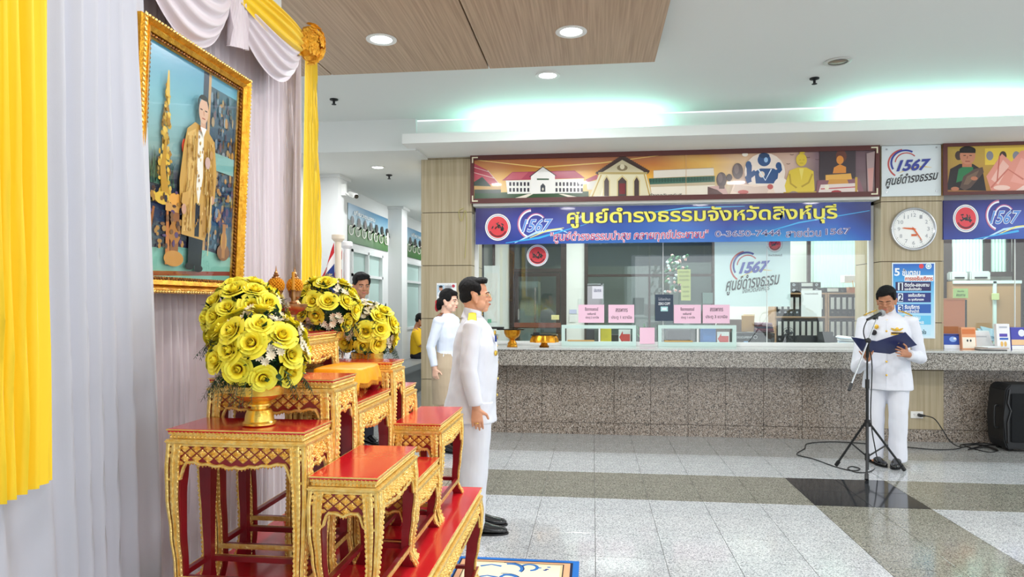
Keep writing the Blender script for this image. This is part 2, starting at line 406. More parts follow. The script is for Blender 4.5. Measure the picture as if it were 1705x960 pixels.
# low sliding hatches in mint frames
def hatch(pa, pb, lab):
    xa, xb = WY(pa, 550, 8.1).x, WY(pb, 550, 8.1).x; z0, z1 = 1.0125, WY((pa + pb) / 2, 541, 8.1).z
    t = thing('sliding_hatch', ((xa + xb) / 2, 8.12, z0), lab, 'hatch', 'sliding transaction hatches in the office glass'); y0, y1 = 8.095, 8.145
    b = new(); q = .04
    box(b, xa, xb, y0, y1, z1 - q, z1); box(b, xa, xa + q, y0, y1, z0, z1 - q); box(b, xb - q, xb, y0, y1, z0, z1 - q); box(b, xa + q, xb - q, y0, y1, z0, z0 + .05)
    fin('frame', b, MINT, t)
    xm = (xa + xb) / 2; b = new(); box(b, xm, xm + .02, y0 + .01, y0 + .04, z0 + .05, z1 - q); fin('meeting_rail', b, ALU, t)
    b = new(); box(b, xa + q, xm, y0 + .028, y0 + .031, z0 + .05, z1 - q); fin('pane', b, GLASSC, t)
    b = new(); box(b, xa + q + .03, xm - .05, y0 - .005, y0 + .012, z0 + .052, z0 + .068); fin('handle', b, mat('orange_strip', '#c9a15e', .5), t)
hatch(935, 1059, 'mint framed sliding hatch nearer the two golden pedestal trays')
hatch(1096, 1226, 'mint framed sliding hatch nearer the binder shelves')
# office interior
OB = 10.4
def oX(px, Y=OB): return WY(px, 500, Y).x
def oZ(px, py, Y=OB): return WY(px, py, Y).z
OW = mat('office_wall', '#eef0ea', .6)
b = new()
for pa, pb in ((740, 800), (824, 850), (942, 975)): box(b, oX(pa), oX(pb), OB, OB + .12, 0, 3.0)
box(b, oX(1190), 3.3, OB, OB + .12, 0, 3.0)
box(b, oX(975), oX(1190), OB, OB + .12, 0, .9)
box(b, 3.3, 6.8, OB, OB + .12, 0, 3.0)
fin('wall_office', b, OW, kind='structure')
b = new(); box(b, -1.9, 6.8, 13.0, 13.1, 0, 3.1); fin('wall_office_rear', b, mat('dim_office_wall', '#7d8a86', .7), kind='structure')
b = new(); box(b, -1.95, 6.8, 8.45, 13.0, 2.95, 3.0); fin('ceiling_office', b, CEIL, kind='structure')
b = new(); box(b, -2.03, -1.9, 8.7, 20, 0, 3.22); fin('wall_office_side', b, WHITE, kind='structure')
b = new(); box(b, 6.7, 6.8, 7.5, 13, 0, 3.57); fin('wall_right', b, WHITE, kind='structure')
for i, (x, y, pw) in enumerate(((-.2, 9.1, 26), (1.6, 9.1, 28), (3.0, 9.1, 20), (4.8, 9.1, 34), (.3, 11.6, 7))):  # unseen lamps added to light the office
    t = thing('office_fill_lamp', (x, y, 2.92), 'added unseen fill light on the office ceiling, %s' % ('behind the door glass', 'above the desks', 'above the bookshelves', 'behind the right window', 'in the dim rear room')[i], 'lamp')
    b = new(); box(b, x - .6, x + .6, y - .15, y + .15, 2.92, 2.949); fin('fitting', b, mat('lit_diffuser', '#f4fbff', .5, emit=2.5), t)
    area('office_fill', (x, y, 2.9), 1.2, pw, (.97, 1, .985), (0, 0, 0), .3, parent=t)
# brown framed door and window of the inner partition
def frame_grid(b, pxs, pys, wpx=5, Y=OB - .02, D=.05, ref=None):
    pass
bf = new(); Y0, Y1 = OB - .03, OB + .06
def bar(b, pa, pb, ya, yb, Y=None, d=.09):
    Y = Y or Y0; ref = (pa + pb) / 2
    z0, z1 = sorted((WY(ref, ya, Y).z, WY(ref, yb, Y).z)); box(b, WY(pa, 500, Y).x, WY(pb, 500, Y).x, Y, Y + d, z0, z1)
bar(bf, 848, 856, 395, 690); bar(bf, 934, 943, 395, 690); bar(bf, 856, 934, 447, 453); bar(bf, 856, 934, 390, 398)
d1 = fin('door_1', bf, BROWNF, kind='structure')
b = new(); bar(b, 857, 863, 454, 690, Y0 + .01, .05); bar(b, 926, 933, 454, 690, Y0 + .01, .05); bar(b, 863, 926, 454, 460, Y0 + .01, .05); bar(b, 863, 926, 538, 546, Y0 + .01, .05); fin('door_leaf', b, BROWNF, d1)
b = new(); bar(b, 863, 926, 460, 538, Y0 + .03, .006); bar(b, 856, 934, 398, 447, Y0 + .03, .006); fin('pane', b, GLASSC, d1)
b = new(); bar(b, 862, 865, 515, 532, Y0 - .02, .03); fin('door_handle', b, STEEL, d1)
b = new(); bar(b, 918, 931, 524, 532, Y0 + .005, .004); fin('notice', b, mat('pale_yellow_paper', '#e9df9a', .6), d1)
b = new(); bar(b, 856, 934, 537, 545, Y0 - .03, .03); fin('push_rail', b, mat('brown_rail', '#7a4a3c', .4), d1)
bf = new(); bar(bf, 973, 979, 395, 575); bar(bf, 1186, 1191, 395, 575); bar(bf, 979, 1186, 456, 460); bar(bf, 979, 1186, 567, 575); bar(bf, 979, 1186, 392, 398); bar(bf, 1080, 1083, 460, 567)
wi = fin('window_3', bf, BROWNF, kind='structure')
b = new(); bar(b, 979, 1080, 398, 567, Y0 + .03, .006); bar(b, 1083, 1186, 398, 567, Y0 + .03, .006); fin('pane', b, GLASS, wi)
b = new(); bar(b, 800, 804, 395, 690); bar(b, 820, 824, 395, 690); fin('window_4', b, BROWNF, kind='structure')
# vertical blinds: each slat its own piece
def blinds(pa, pb, y0, y1, Y, lab, n):
    xa, xb = WY(pa, 500, Y).x, WY(pb, 500, Y).x; z1 = WY((pa + pb) / 2, y0, Y).z; z0 = WY((pa + pb) / 2, y1, Y).z
    t = thing('vertical_blind', ((xa + xb) / 2, Y, z0), lab, 'blind')
    b = new(); box(b, xa, xb, Y - .02, Y + .02, z1, z1 + .03); fin('head_rail', b, ALU, t)
    first = None
    for i in range(n):
        x = xa + (i + .5) * (xb - xa) / n; h = (xb - xa) / n * .53
        if first is None:
            b = new(); ext(b, [(x - h, Y - .008), (x, Y + .004), (x + h, Y - .004), (x + h, Y + .0), (x, Y + .008), (x - h, Y - .004)], 'xy', z0, z1); first = fin('slat', b, mat('mint_blind', '#bfdcd2', .6), t)
            x00 = x
        else: copyat(first, loc=first.location + V((x - x00, 0, 0)))
    return t
blinds(1350, 1440, 395, 500, 9.95, 'pale mint vertical blind above the binder shelves', 18)
blinds(1586, 1640, 385, 452, 9.95, 'pale mint vertical blind left of the dark post in the right window', 10)
blinds(1650, 1678, 385, 452, 9.95, 'narrow pale mint vertical blind right of the dark post in the right window', 5)
b = new(); bar(b, 1345, 1350, 395, 480, 9.9, .06); fin('trim_2', b, BROWNF, kind='structure')
b = new(); bar(b, 1572, 1585, 385, 575, 9.9, .06); bar(b, 1640, 1650, 385, 458, 9.9, .06); bar(b, 1650, 1705, 452, 460, 9.9, .06); bar(b, 1679, 1684, 385, 452, 9.9, .06); bar(b, 1690, 1760, 385, 575, 9.85, .06); fin('trim_3', b, BROWNF, kind='structure')
# ------------------------------------------------------------------ corridor at the left
CW = mat('corridor_wall', '#dcdedd', .6)
XW = -3.6
wins = [(9.9, 11.4), (12.9, 15.2)]
b = new(); ys = [3.9] + [v for p in wins for v in p] + [20]
for i in range(0, len(ys), 2): box(b, XW - .12, XW, ys[i], ys[i + 1], 0, ZL)
for a_, c_ in wins: box(b, XW - .12, XW, a_, c_, 0, 1.0); box(b, XW - .12, XW, a_, c_, 2.33, ZL)
wl = fin('wall_corridor', b, CW, kind='structure')
b = new(); box(b, XW - .1, -3.35, 8.71, 9.05, 0, ZL - .04); box(b, XW, -3.31, 8.67, 9.09, ZL - .04, ZL); fin('pillar_corridor', b, CW, kind='structure')
b = new(); box(b, XW - .1, -3.35, 11.75, 12.1, 0, ZL - .04); box(b, XW, -3.31, 11.71, 12.14, ZL - .04, ZL); fin('pillar_corridor_far', b, CW, kind='structure')
for i, (a_, c_) in enumerate(wins):
    b = new(); x0, x1 = XW - .08, XW + .02; m_ = (a_ + c_) / 2
    for z in (1.0, 1.92, 2.29): box(b, x0, x1, a_, c_, z, z + .045)
    for y in (a_, m_ - .02, c_ - .04): box(b, x0, x1, y, y + .04, 1.0, 2.33)
    o = fin('window_%d' % (5 + i), b, ALU, kind='structure')
    for ya, yb in ((a_ + .04, m_ - .02), (m_ + .02, c_ - .04)):
        for za, zb in ((1.045, 1.92), (1.965, 2.29)):
            b = new(); box(b, XW - .05, XW - .04, ya, yb, za, zb); fin('pane', b, mat('frosted_mint_glass', '#b9d2cc', .35), o)
def cboard(ya, yb, lab, seed):
    t = thing('landscape_banner', (XW + .01, (ya + yb) / 2, 2.42), lab, 'banner', 'cycling banners on the corridor wall')
    b = new(); box(b, XW + .001, XW + .012, ya, yb, 2.42, 3.0); fin('board', b, mat('board_edge', '#5c6a60', .5), t)
    r = random.Random(seed); P = gradrows(0, 1, [(0, '#3f7fa6'), (.35, '#8fb6c8'), (.55, '#9fb7b4'), (.56, '#5d8a4a'), (1, '#3b6b33')])
    for i in range(12): x = r.random(); P.append(('#3f5a48', circ(x, .5, .05, .08, 10)))
    for i in range(7):
        x = .06 + i * .145; P.append(('#2b2622', circ(x + .03, .42, .035, .12, 12))); P.append(('#e9e6da', circ(x, .68, .055, .13, 16))); P.append(('#54704a', circ(x, .68, .043, .105, 16)))
        P.append(('#e9e6da', line([(x, .66), (x + .06, .5), (x + .1, .55)], .014)))
    P.append(('#ece8dc', circ(.97, .62, .03, .2, 12)))
    mp = lambda x, y: V((XW + .012, ya + (yb - ya) * x, 3.0 - .58 * y))
    printed('print', P, mp, (1, 0, 0), t)
    text(t, 'เที่ยวชุมชน', (.12, .12, .62, .3), '#f3f3ee', mp, (1, 0, 0), .012, .01)
cboard(9.72, 11.7, 'banner of parked bicycles under blue sky between two corridor pillars', 3)
cboard(12.95, 15.5, 'banner of parked bicycles beyond the second corridor pillar', 8)
b = new(); box(b, -3.6, -2.03, 19.9, 20, 0, ZL); fin('wall_back', b, CW, kind='structure')
b = new(); box(b, -3.345, -2.9, 9.1, 17, .40, .5, 0); box(b, -3.345, -3.0, 9.1, 17, .0, .40); fin('corridor_bench', b, mat('grey_bench_stone', '#85898b', .4), label='long grey stone bench along the corridor wall under the windows', cat='bench')
# things on ceilings
def downlight(px, py, z, lab, on=True, r=.1, pw=30):
    p = WZ(px, py, z); t = thing('downlight', (p.x, p.y, z - .012), lab, 'lamp', 'round recessed downlights')
    b = new(); lathe(b, [(r * .8, z - .002), (r * 1.12, z - .002), (r * 1.12, z - .008), (r * .95, z - .012), (r * .8, z - .008)], (p.x, p.y, 0), 28, cap=False); fin('trim_ring', b, WHITE if on else mat('dull_ring', '#c9c9c4', .4), t, smooth=True)
    b = new(); lathe(b, [(r * .79, z - .003), (r * .6, z - .006), (.001, z - .007)], (p.x, p.y, 0), 24)
    fin('lens', b, mat('lit_lens', '#eef4ff', .4, emit=12) if on else mat('unlit_lens', '#8f8a78', .15, .4), t, smooth=True)
    if on: area('downlight_lamp', (p.x, p.y, z - .02), r * 1.5, pw, (.97, .98, 1), (0, 0, 0), parent=t, shape='DISK')
downlight(635, 65, PZ, 'bright recessed downlight in the wood ceiling nearest the yellow rosette')
downlight(951, 52, PZ, 'bright recessed downlight in the wood ceiling near its right edge')
downlight(912, 125, ZC, 'lit recessed downlight in the white ceiling just beyond the wood panels', pw=22)
downlight(629, 278, ZL, 'small lit downlight in the corridor ceiling', r=.085, pw=20)
downlight(1395, 102, ZC, 'unlit recessed downlight in the white ceiling at the right', on=False, r=.1)
OV = ((-.3, .6, 'above the photographer'), (-.5, 2.0, 'over the near golden tables'), (.15, 3.3, 'over the red carpeted altar front'), (2.2, 1.4, 'in the white ceiling over the near open floor'), (4.4, 1.4, 'in the white ceiling at the near right'), (2.4, 3.9, 'in the white ceiling over the middle of the floor'), (4.9, 3.9, 'in the white ceiling at the right, level with the rug'), (6.6, 5.8, 'in the white ceiling at the far right'), (2.2, -1.2, 'in the ceiling behind the photographer'), (5.4, -1.2, 'in the ceiling behind, at the right'))  # out-of-view downlights added for more light from overhead
for (x, y, lab) in OV:
    z = PZ if x < .5 else ZC
    t = thing('downlight', (x, y, z - .012), 'added unseen downlight overhead, ' + lab, 'lamp')
    b = new(); lathe(b, [(.08, z - .002), (.11, z - .002), (.11, z - .01), (.08, z - .008), (.07, z - .005), (.001, z - .006)], (x, y, 0), 24); fin('lens', b, MT['lit_lens'], t)
    area('downlight_lamp', (x, y, z - .02), .3, (12 if x < .5 else 30 if y > 3 else 18), (1, .96, .92), (0, 0, 0), parent=t, shape='DISK')
for (x, y, lab) in ((-2.55, 11.6, 'added hidden downlight in the corridor ceiling behind the left pillar'), (-2.55, 14.6, 'added hidden downlight far down the corridor ceiling')):  # hidden lamps added to brighten the corridor
    t = thing('downlight', (x, y, ZL - .012), lab, 'lamp'); b = new(); lathe(b, [(.08, ZL - .002), (.11, ZL - .002), (.11, ZL - .01), (.08, ZL - .008), (.07, ZL - .005), (.001, ZL - .006)], (x, y, 0), 24); fin('lens', b, MT['lit_lens'], t)
    area('downlight_lamp', (x, y, ZL - .02), .15, 26, (.96, .98, 1), (0, 0, 0), parent=t, shape='DISK')
def sprinkler(px, py, z, lab):
    p = WZ(px, py, z); c = (p.x, p.y, 0)
    t = thing('sprinkler_head', (p.x, p.y, z - .06), lab, 'sprinkler', 'black ceiling sprinkler heads')
    b = new(); lathe(b, [(.042, z), (.042, z - .01), (.02, z - .018), (.012, z - .02), (.012, z - .045)], c, 16); fin('escutcheon', b, BLACK, t, smooth=True)
    b = new(); lathe(b, [(.006, z - .045), (.024, z - .052), (.024, z - .056), (.004, z - .06)], c, 12); fin('deflector', b, BLACK, t)
sprinkler(556, 165, ZC, 'black sprinkler head in the ceiling next to the yellow drape')
sprinkler(648, 291, ZL, 'tiny black sprinkler head in the corridor ceiling beside the small lamp')
sprinkler(1356, 130, ZC, 'black sprinkler head in the ceiling near the unlit lamp')
t = thing('security_camera', (-3.33, 8.85, 2.9), 'white security camera on the corner of the first corridor pillar', 'camera')
b = new(); p = V((-3.318, 8.85, 2.99)); box(b, p.x - .0315, p.x + .02, p.y - .03, p.y + .03, p.z - .03, p.z + .12); tube(b, [p + V((0, 0, .02)), p + V((.08, 0, -.03))], .012, 8); fin('bracket', b, WHITE, t)
b = new(); tube(b, [p + V((.06, .05, .0)), p + V((.2, -.1, -.06))], [.035, .035], 12); fin('housing', b, WHITE, t, smooth=True)
b = new(); tube(b, [p + V((.2, -.1, -.06)), p + V((.212, -.113, -.065))], .028, 12); fin('lens', b, BLACKG, t, smooth=True)
# partition that carries the drapery
b = new(); box(b, -1.98, -1.9, -3.0, 4.0, 0, 3.4); fin('wall_left', b, WHITE, kind='structure')

b = new(); box(b, -1.9, 1.1, -3.6, -3.5, 0, 3.57); box(b, 7.7, 8.5, -3.6, -3.5, 0, 3.57); box(b, 1.1, 7.7, -3.6, -3.5, 2.9, 3.57); fin('wall_front', b, mat('warm_wall', '#cfcfc8', .6), kind='structure')
# ================================================================== DRAPERY AND PORTRAIT
def drape(b, ya, yb, zf, x, amp, wl, seed, top=None, flow=.25, dz=.12, dy=.007, edge=None, xf=None, mi=0):
    """pleated hanging cloth along Y; zf(y)=bottom height, top height; folds drift slightly downwards"""
    r = random.Random(seed); n = int((yb - ya) / dy) + 1
    ph = [r.uniform(0, 6.28) for _ in range(6)]; rows = []
    nz = 22
    for k in range(nz + 1):
        t = k / nz; row = []
        for i in range(n + 1):
            y = ya + (yb - ya) * i / n; z0 = zf(y); z = top + (z0 - top) * t
            yy = y + .03 * flow * sin(3.1 * t + ph[0] + y * 2.1) + (t ** 1.3) * flow * .05 * sin(y * 7 + ph[1])
            a = 2 * pi * yy / wl + ph[2] + 1.3 * sin(2 * pi * yy / (wl * 3.7) + ph[3]) + .5 * sin(2.2 * t + yy * 9)
            a += 2.6 * noise.noise((yy * .55 / wl, seed * 7.3, t * .35)); s = sin(a); s2 = sin(a * 2.13 + ph[4] + t)
            am = amp * (.75 + 1.1 * noise.noise((yy * .8 / wl, seed * 3.1, t * .5)))
            d = am * (1 - abs(s) ** 1.0) * 1.5 - am + .28 * am * s2
            xx = x + d + (xf(y, t) if xf else 0)
            row.append(b.verts.new((xx, y if edge is None else edge(y, t), z)))
        rows.append(row)
    for ra, rb in zip(rows, rows[1:]):
        for i in range(n): face(b, (ra[i], ra[i + 1], rb[i + 1], rb[i]), mi)
b = new(); drape(b, 1.0, 4.04, lambda y: .02, -1.79, .034, .10, 3, top=3.12); fin('backdrop_curtain', b, CURT, smooth=True, sharp=0, label='pleated pinkish white backdrop curtain hanging behind the golden portrait frame', cat='curtain')
b = new(); drape(b, 1.22, 2.36, lambda y: .02, -1.585, .044, .19, 12, top=3.10, flow=1.2, xf=lambda y, t: -.075 * (1 - t) ** 2 * min(1, max(0, (y - 2.0) / .3))); fin('side_curtain', b, CURTS, smooth=True, sharp=0, label='broad grey-white satin curtain beside the near yellow drape, covering the portrait edge', cat='curtain')
# yellow drapes
def ydrape(ya, yb, x, zb, lab, seed, flare, tp=.55):
    yc = (ya + yb) / 2
    b = new(); e = lambda y, t: yc + (y - yc) * (1 - tp + tp * min(1, t * 1.2)) + flare * t * .3
    drape(b, ya, yb, lambda y: zb + .06 * (y - ya) / (yb - ya), x, .022, .07, seed, top=3.06, edge=e, dy=.006)
    return fin('yellow_drape', b, YEL, smooth=True, sharp=0, label=lab, cat='drape')
ydrape(3.74, 4.02, -1.66, .93, 'bright yellow drape falling from the ruffled rosette beside the flags', 5, .1)
ydrape(1.15, 1.76, -1.50, .955, 'bright yellow drape hanging at the near left end of the backdrop', 9, -.02, .15)
# swags
def swag(b, ya, yb, zt, drop, x, folds, mi=0, band=.85, bulge=.10, skew=0, seed=1):
    n, m = 40, folds * 8; r = random.Random(seed); rows = []
    for k in range(m + 1):
        s = k / m; row = []
        for i in range(n + 1):
            u = i / n; c = 4 * u * (1 - u); y = ya + (yb - ya) * u
            fold = .5 + .5 * cos(2 * pi * s * folds + .8 * sin(3 * u + seed))
            dd = drop * (1 - band + band * s) * (c ** .8) * (1 + .03 * sin(7 * s + 5 * u))
            z = zt - dd - .10 * s * (1 - c) * band - .01 * fold * c
            xx = x + bulge * (c ** .6) * (.35 + .65 * sin(pi * min(1, s * .9 + .1))) + .022 * fold * (.3 + c)
            row.append(b.verts.new((xx, y + skew * s * c, z)))
        rows.append(row)
    for ra, rb in zip(rows, rows[1:]):
        for i in range(n): face(b, (ra[i], ra[i + 1], rb[i + 1], rb[i]), mi)
for (ya, yb, dr, lab, sd) in ((3.02, 3.74, .34, 'white swag draped below the yellow rosette at the far end of the backdrop', 2), (2.28, 3.00, .44, 'white swag draped over the top of the portrait frame', 4), (1.5, 2.28, .46, 'white swag at the near end of the backdrop top', 6)):
    b = new(); swag(b, ya, yb, 3.02, dr, -1.70, 6, band=.8, seed=sd); fin('white_swag', b, CURT, smooth=True, sharp=0, label=lab, cat='drape')
for (ya, yb, dr, lab, sd) in ((3.00, 3.74, .17, 'yellow swag tied to the ruffled rosette over the far white swag', 3), (2.26, 2.99, .13, 'yellow swag over the middle white swag above the portrait', 5)):
    b = new(); swag(b, ya, yb, 3.04, dr, -1.65, 4, band=1, bulge=.06, seed=sd); fin('yellow_swag', b, YEL, smooth=True, sharp=0, label=lab, cat='drape')
for (y, lab) in ((3.01, 'white cloth tail hanging in folds between the two far swags'), (2.27, 'white cloth tail hanging in folds above the portrait left corner')):
    b = new(); e = lambda yy, t, y=y: y + (yy - y) * (.25 + .75 * t)
    drape(b, y - .10, y + .10, lambda yy, y=y: 2.70 + .25 * (yy - y), -1.63, .02, .06, 8, top=3.05, edge=e); fin('cloth_tail', b, CURT, smooth=True, sharp=0, label=lab, cat='drape')
def rosette(y, x, z, lab, R=.10):
    t = thing('ruffled_rosette', (x, y, z - R), lab, 'rosette'); r = random.Random(int(y * 10))
    tmpl = None
    b = new(); ell(b, (x, y, z), (R * .55, R * .62, R * .9), sub=2); fin('core', b, mat('rosette_core', '#e9a41c', .6), t)
    for k in range(110):
        a = r.uniform(0, 6.28); h = r.uniform(-1, 1); rr = sqrt(1 - h * h); d = V((abs(rr * cos(a)) * .8 + .05, rr * sin(a) * .8, h * 1.15)); p = V((x, y, z)) + d * R * .8
        if tmpl is None:
            bb = new(); rows = []
            for i in range(13):
                u = i / 12; aa = u * 2 * pi
                rows.append([(.024 * cos(aa) * s * (1 + .25 * sin(aa * 5)), .024 * sin(aa) * s * (1 + .25 * sin(aa * 5)), .012 * (s - .3) + .004 * sin(aa * 6) * s) for s in (.2, .6, 1.0, 1.15)])
            loft(bb, rows, caps=False, closed=False); me = bpy.data.meshes.new('ruffle'); bb.to_mesh(me); bb.free(); me.materials.append(mat('rosette_cloth', '#ffc640', .6)); me.shade_smooth(); tmpl = me
        o = bpy.data.objects.new('ruffle', tmpl); scene.collection.objects.link(o); o.parent = t; o.location = p - V(t.location); o.rotation_euler = d.to_track_quat('Z', 'Y').to_euler(); o.scale = (.8,) * 3
rosette(3.72, -1.60, 2.985, 'orange-yellow ruffled rosette pinned at the far top corner of the backdrop', .115)
rosette(3.0, -1.56, 3.10, 'yellow ruffled rosette pinned between the two far swags', .10)
# portrait
PX = -1.70; LEAN = .045
pt = thing('framed_portrait', (PX, 2.69, 1.55), 'large gold framed portrait of a standing person in a golden robe', 'portrait')
ya, yb, za, zb = 2.30, 3.08, 1.55, 2.57
def PM(y, z): return V((PX + LEAN * (z - za) / (zb - za), y, z))
def pring(b, o0, o1, h0, h1, mi=0):
    for (A, B) in (((0, 0), (1, 0)), ((1, 0), (1, 1)), ((1, 1), (0, 1)), ((0, 1), (0, 0))):
        def c(q, o, h): y = (ya + o) if q[0] == 0 else (yb - o); z = (za + o) if q[1] == 0 else (zb - o); return PM(y, z) + V((h, 0, 0))
        loft(b, [[c(A, o0, 0), c(A, o0, h0), c(A, o1, h1), c(A, o1, 0)], [c(B, o0, 0), c(B, o0, h0), c(B, o1, h1), c(B, o1, 0)]], mi)
b = new(); pring(b, 0, .014, .03, .05); pring(b, .014, .030, .05, .030); pring(b, .030, .034, .030, .042); pring(b, .034, .052, .042, .034); pring(b, .052, .066, .022, .014)
fin('gilt_frame', b, mat('frame_gold', '#eab13c', .28, .85, bump=.35, bscale=160, var='#c98a22', vscale=40), pt)
def beads(off, step, r, h, nm, m_, sx=1.0, stretch=1.6):
    b = new()
    def go(A, B):
        A, B = V((0, *A)), V((0, *B)); n = int((B - A).length / step)
        for i in range(n + 1):
            p = A + (B - A) * (i / n); d = (B - A).normalized(); q = PM(p.y, p.z) + V((h, 0, 0))
            ell(b, q, (r * .8, r * (stretch if abs(d.y) > .5 else 1), r * (stretch if abs(d.z) > .5 else 1)), rot=(.5, 0, 0), sub=1)
    go((ya + off, za + off), (yb - off, za + off)); go((yb - off, za + off), (yb - off, zb - off)); go((yb - off, zb - off), (ya + off, zb - off)); go((ya + off, zb - off), (ya + off, za + off))
    fin(nm, b, m_, pt, kind='stuff')
beads(.007, .018, .006, .046, 'beading', GOLD); beads(.059, .017, .0068, .026, 'carved_beading', mat('dark_gilt', '#9a6226', .35, .8, bump=.3, bscale=90, var='#5e3516', vscale=50))
b = new(); loft(b, [[PM(ya + .06, za + .06), PM(yb - .06, za + .06), PM(yb - .06, zb - .06), PM(ya + .06, zb - .06)], [PM(ya + .06, za + .06) + V((.008, 0, 0)), PM(yb - .06, za + .06) + V((.008, 0, 0)), PM(yb - .06, zb - .06) + V((.008, 0, 0)), PM(ya + .06, zb - .06) + V((.008, 0, 0))]]); fin('backing_board', b, mat('backing', '#4c5a52', .6), pt)
# picture in 0..100 x 0..140 units
i0, i1, j0, j1 = ya + .064, yb - .064, zb - .064, za + .064
pm = lambda x, y: PM(i0 + (i1 - i0) * x / 100, j0 + (j1 - j0) * y / 140)
r = random.Random(5)
P = gradrows(0, 100, [(0, '#4f9dbd'), (30, '#86bfcb'), (62, '#8fb2ae'), (75, '#44505e'), (100, '#2a2a3a'), (122, '#38304a')])
P += [('#7fbfae', [(0, 124), (30, 120), (70, 120), (100, 123), (100, 140), (0, 140)]), ('#93402e', [(0, 137), (100, 133), (100, 136), (0, 140)])]
P += [('#2b3a52', [(58, 0), (64, 0), (64, 120), (58, 120)]), ('#cfa46a', rect(64, 0, 67, 120)), ('#35556a', rect(67, 8, 100, 118))]
for k in range(170): x, y = r.uniform(68, 98), r.uniform(10, 118); P.append((r.choice(['#b98a4a', '#6d5560', '#7f95a5', '#3a3550', '#a9906a', '#5a4a3a', '#24283a', '#47607a']), circ(x, y, r.uniform(.8, 2.2), r.uniform(1, 4), 7)))
P += [('#7fb7b4', rect(70, 52, 97, 64))]
for k in range(40): x = r.uniform(2, 30); y = r.uniform(62, 78); P.append((r.choice(['#2d5a4a', '#3a6a55', '#234436']), line([(x, 84), (x + r.uniform(-5, 5), y)], [1.4, .2])))
for k in range(150):
    v = r.random(); hw = 1.2 + 9 * max(0, v - .15) * (1 + .35 * sin(v * 22)); x = 18 + r.uniform(-1, 1) * hw; y = 22 + v * 72; P.append((r.choice(['#c9a23a', '#e3c25a', '#a97c26', '#d9b344', '#8a6a2a']), circ(x, y, r.uniform(.7, 2.2), r.uniform(1, 2.6), 6)))
P += [('#d8b248', [(17.4, 14), (18.6, 14), (20, 30), (16, 30)]), ('#b88c30', line([(18, 56), (16, 74), (20, 92)], [2, 5, 8])), ('#c8442c', circ(36, 56, 2.4, 5, 8)), ('#d9b344', circ(17, 92, 8, 4, 12)), ('#9a5f2a', line([(9, 98), (3, 130)], [2, 3])), ('#b7702e', line([(22, 98), (24, 132)], [2, 5]))]
P += [('#c9974e', rect(20, 94, 45, 99)), ('#e0a24c', circ(30, 91, 7, 4)), ('#8e5a2c', rect(26, 99, 34, 128)), ('#c08a3f', circ(30, 128, 10, 5)), ('#a9722f', circ(30, 112, 6, 7)), ('#7d5128', circ(86, 120, 8, 6)), ('#b98b40', circ(86, 112, 4, 7)), ('#a8743a', rect(84, 100, 88, 124))]
for k in range(60): x, y = r.uniform(2, 42), r.uniform(86, 122); P.append((r.choice(['#4a3428', '#7a5530', '#2c2a38', '#a57a38', '#5b4468']), circ(x, y, r.uniform(.8, 2.4), r.uniform(.8, 2.6), 6)))
P += [('#1f2428', [(44, 110), (60, 112), (59, 132), (44, 131)]), ('#16181a', circ(46, 132, 5, 2.2)), ('#16181a', circ(56, 133, 5, 2.4))]
robe = [(46, 38), (38, 44), (35, 56), (32, 78), (33, 92), (36, 92), (37, 80), (36, 112), (62, 114), (66, 96), (67, 86), (72, 84), (73, 68), (69, 46), (60, 40)]
P += [('#c39a50', robe), ('#d8b269', [(40, 46), (47, 42), (46, 108), (38, 110)]), ('#b0863f', [(60, 46), (68, 50), (70, 82), (63, 112), (58, 112)]), ('#eceadf', [(50, 42), (56, 42), (57, 72), (53, 92), (50, 80)]), ('#1f2428', [(50, 90), (55, 90), (55, 112), (50, 112)])]
for k in range(90): x, y = r.uniform(37, 68), r.uniform(46, 110); P.append((r.choice(['#a67d38', '#e0c07c', '#96702e']), circ(x, y, .7, 1.3, 5)))
for k in range(120): x, y = r.uniform(38, 68), r.uniform(44, 100); P.append((r.choice(['#b48a44', '#d9bc74', '#a67a34', '#cfa858']), line([(x, y), (x + r.uniform(-.6, .3), y + r.uniform(5, 14))], r.uniform(.3, .8)))) if not 49 < x < 57 else None
P += [('#c99f58', [(40, 84), (34, 86), (33, 92), (37, 95), (41, 92)]), ('#c79a80', circ(36, 96, 2.4, 3.4)), ('#c79a80', circ(67, 86, 2.4, 3)), ('#d9c28a', line([(66, 84), (64, 124)], [1.6, .6])), ('#c8a9a0', circ(60, 62, 3, 4)), ('#b98f5a', circ(64, 56, 2, 3))]
P += [('#c99d84', rect(50, 34, 56, 43)), ('#d3aa90', circ(53, 29, 5.4, 8.4)), ('#1f1a1a', circ(52.5, 24, 6, 5.5, 16, 180, 360) + [(58.5, 27), (56.5, 22), (48, 22), (46.6, 30)]), ('#3a2a26', line([(49, 28.5), (51.6, 28.5)], .8)), ('#3a2a26', line([(54.4, 28.5), (57, 28.5)], .8)), ('#b98468', line([(53, 29), (53.4, 32)], .8)), ('#a8604e', line([(51.5, 34), (55, 34)], .8)), ('#f3efe6', [(50, 40), (57, 40), (54, 46)])]
printed('picture', P, pm, (1, 0, 0), pt, PRINTG, eps=.00004, base=.010)
b = new(); x_ = .0215; loft(b, [[pm(0, 140) + V((x_, 0, 0)), pm(100, 140) + V((x_, 0, 0)), pm(100, 0) + V((x_, 0, 0)), pm(0, 0) + V((x_, 0, 0))], [pm(0, 140) + V((x_ + .002, 0, 0)), pm(100, 140) + V((x_ + .002, 0, 0)), pm(100, 0) + V((x_ + .002, 0, 0)), pm(0, 0) + V((x_ + .002, 0, 0))]]); fin('cover_glass', b, GLASSC, pt)

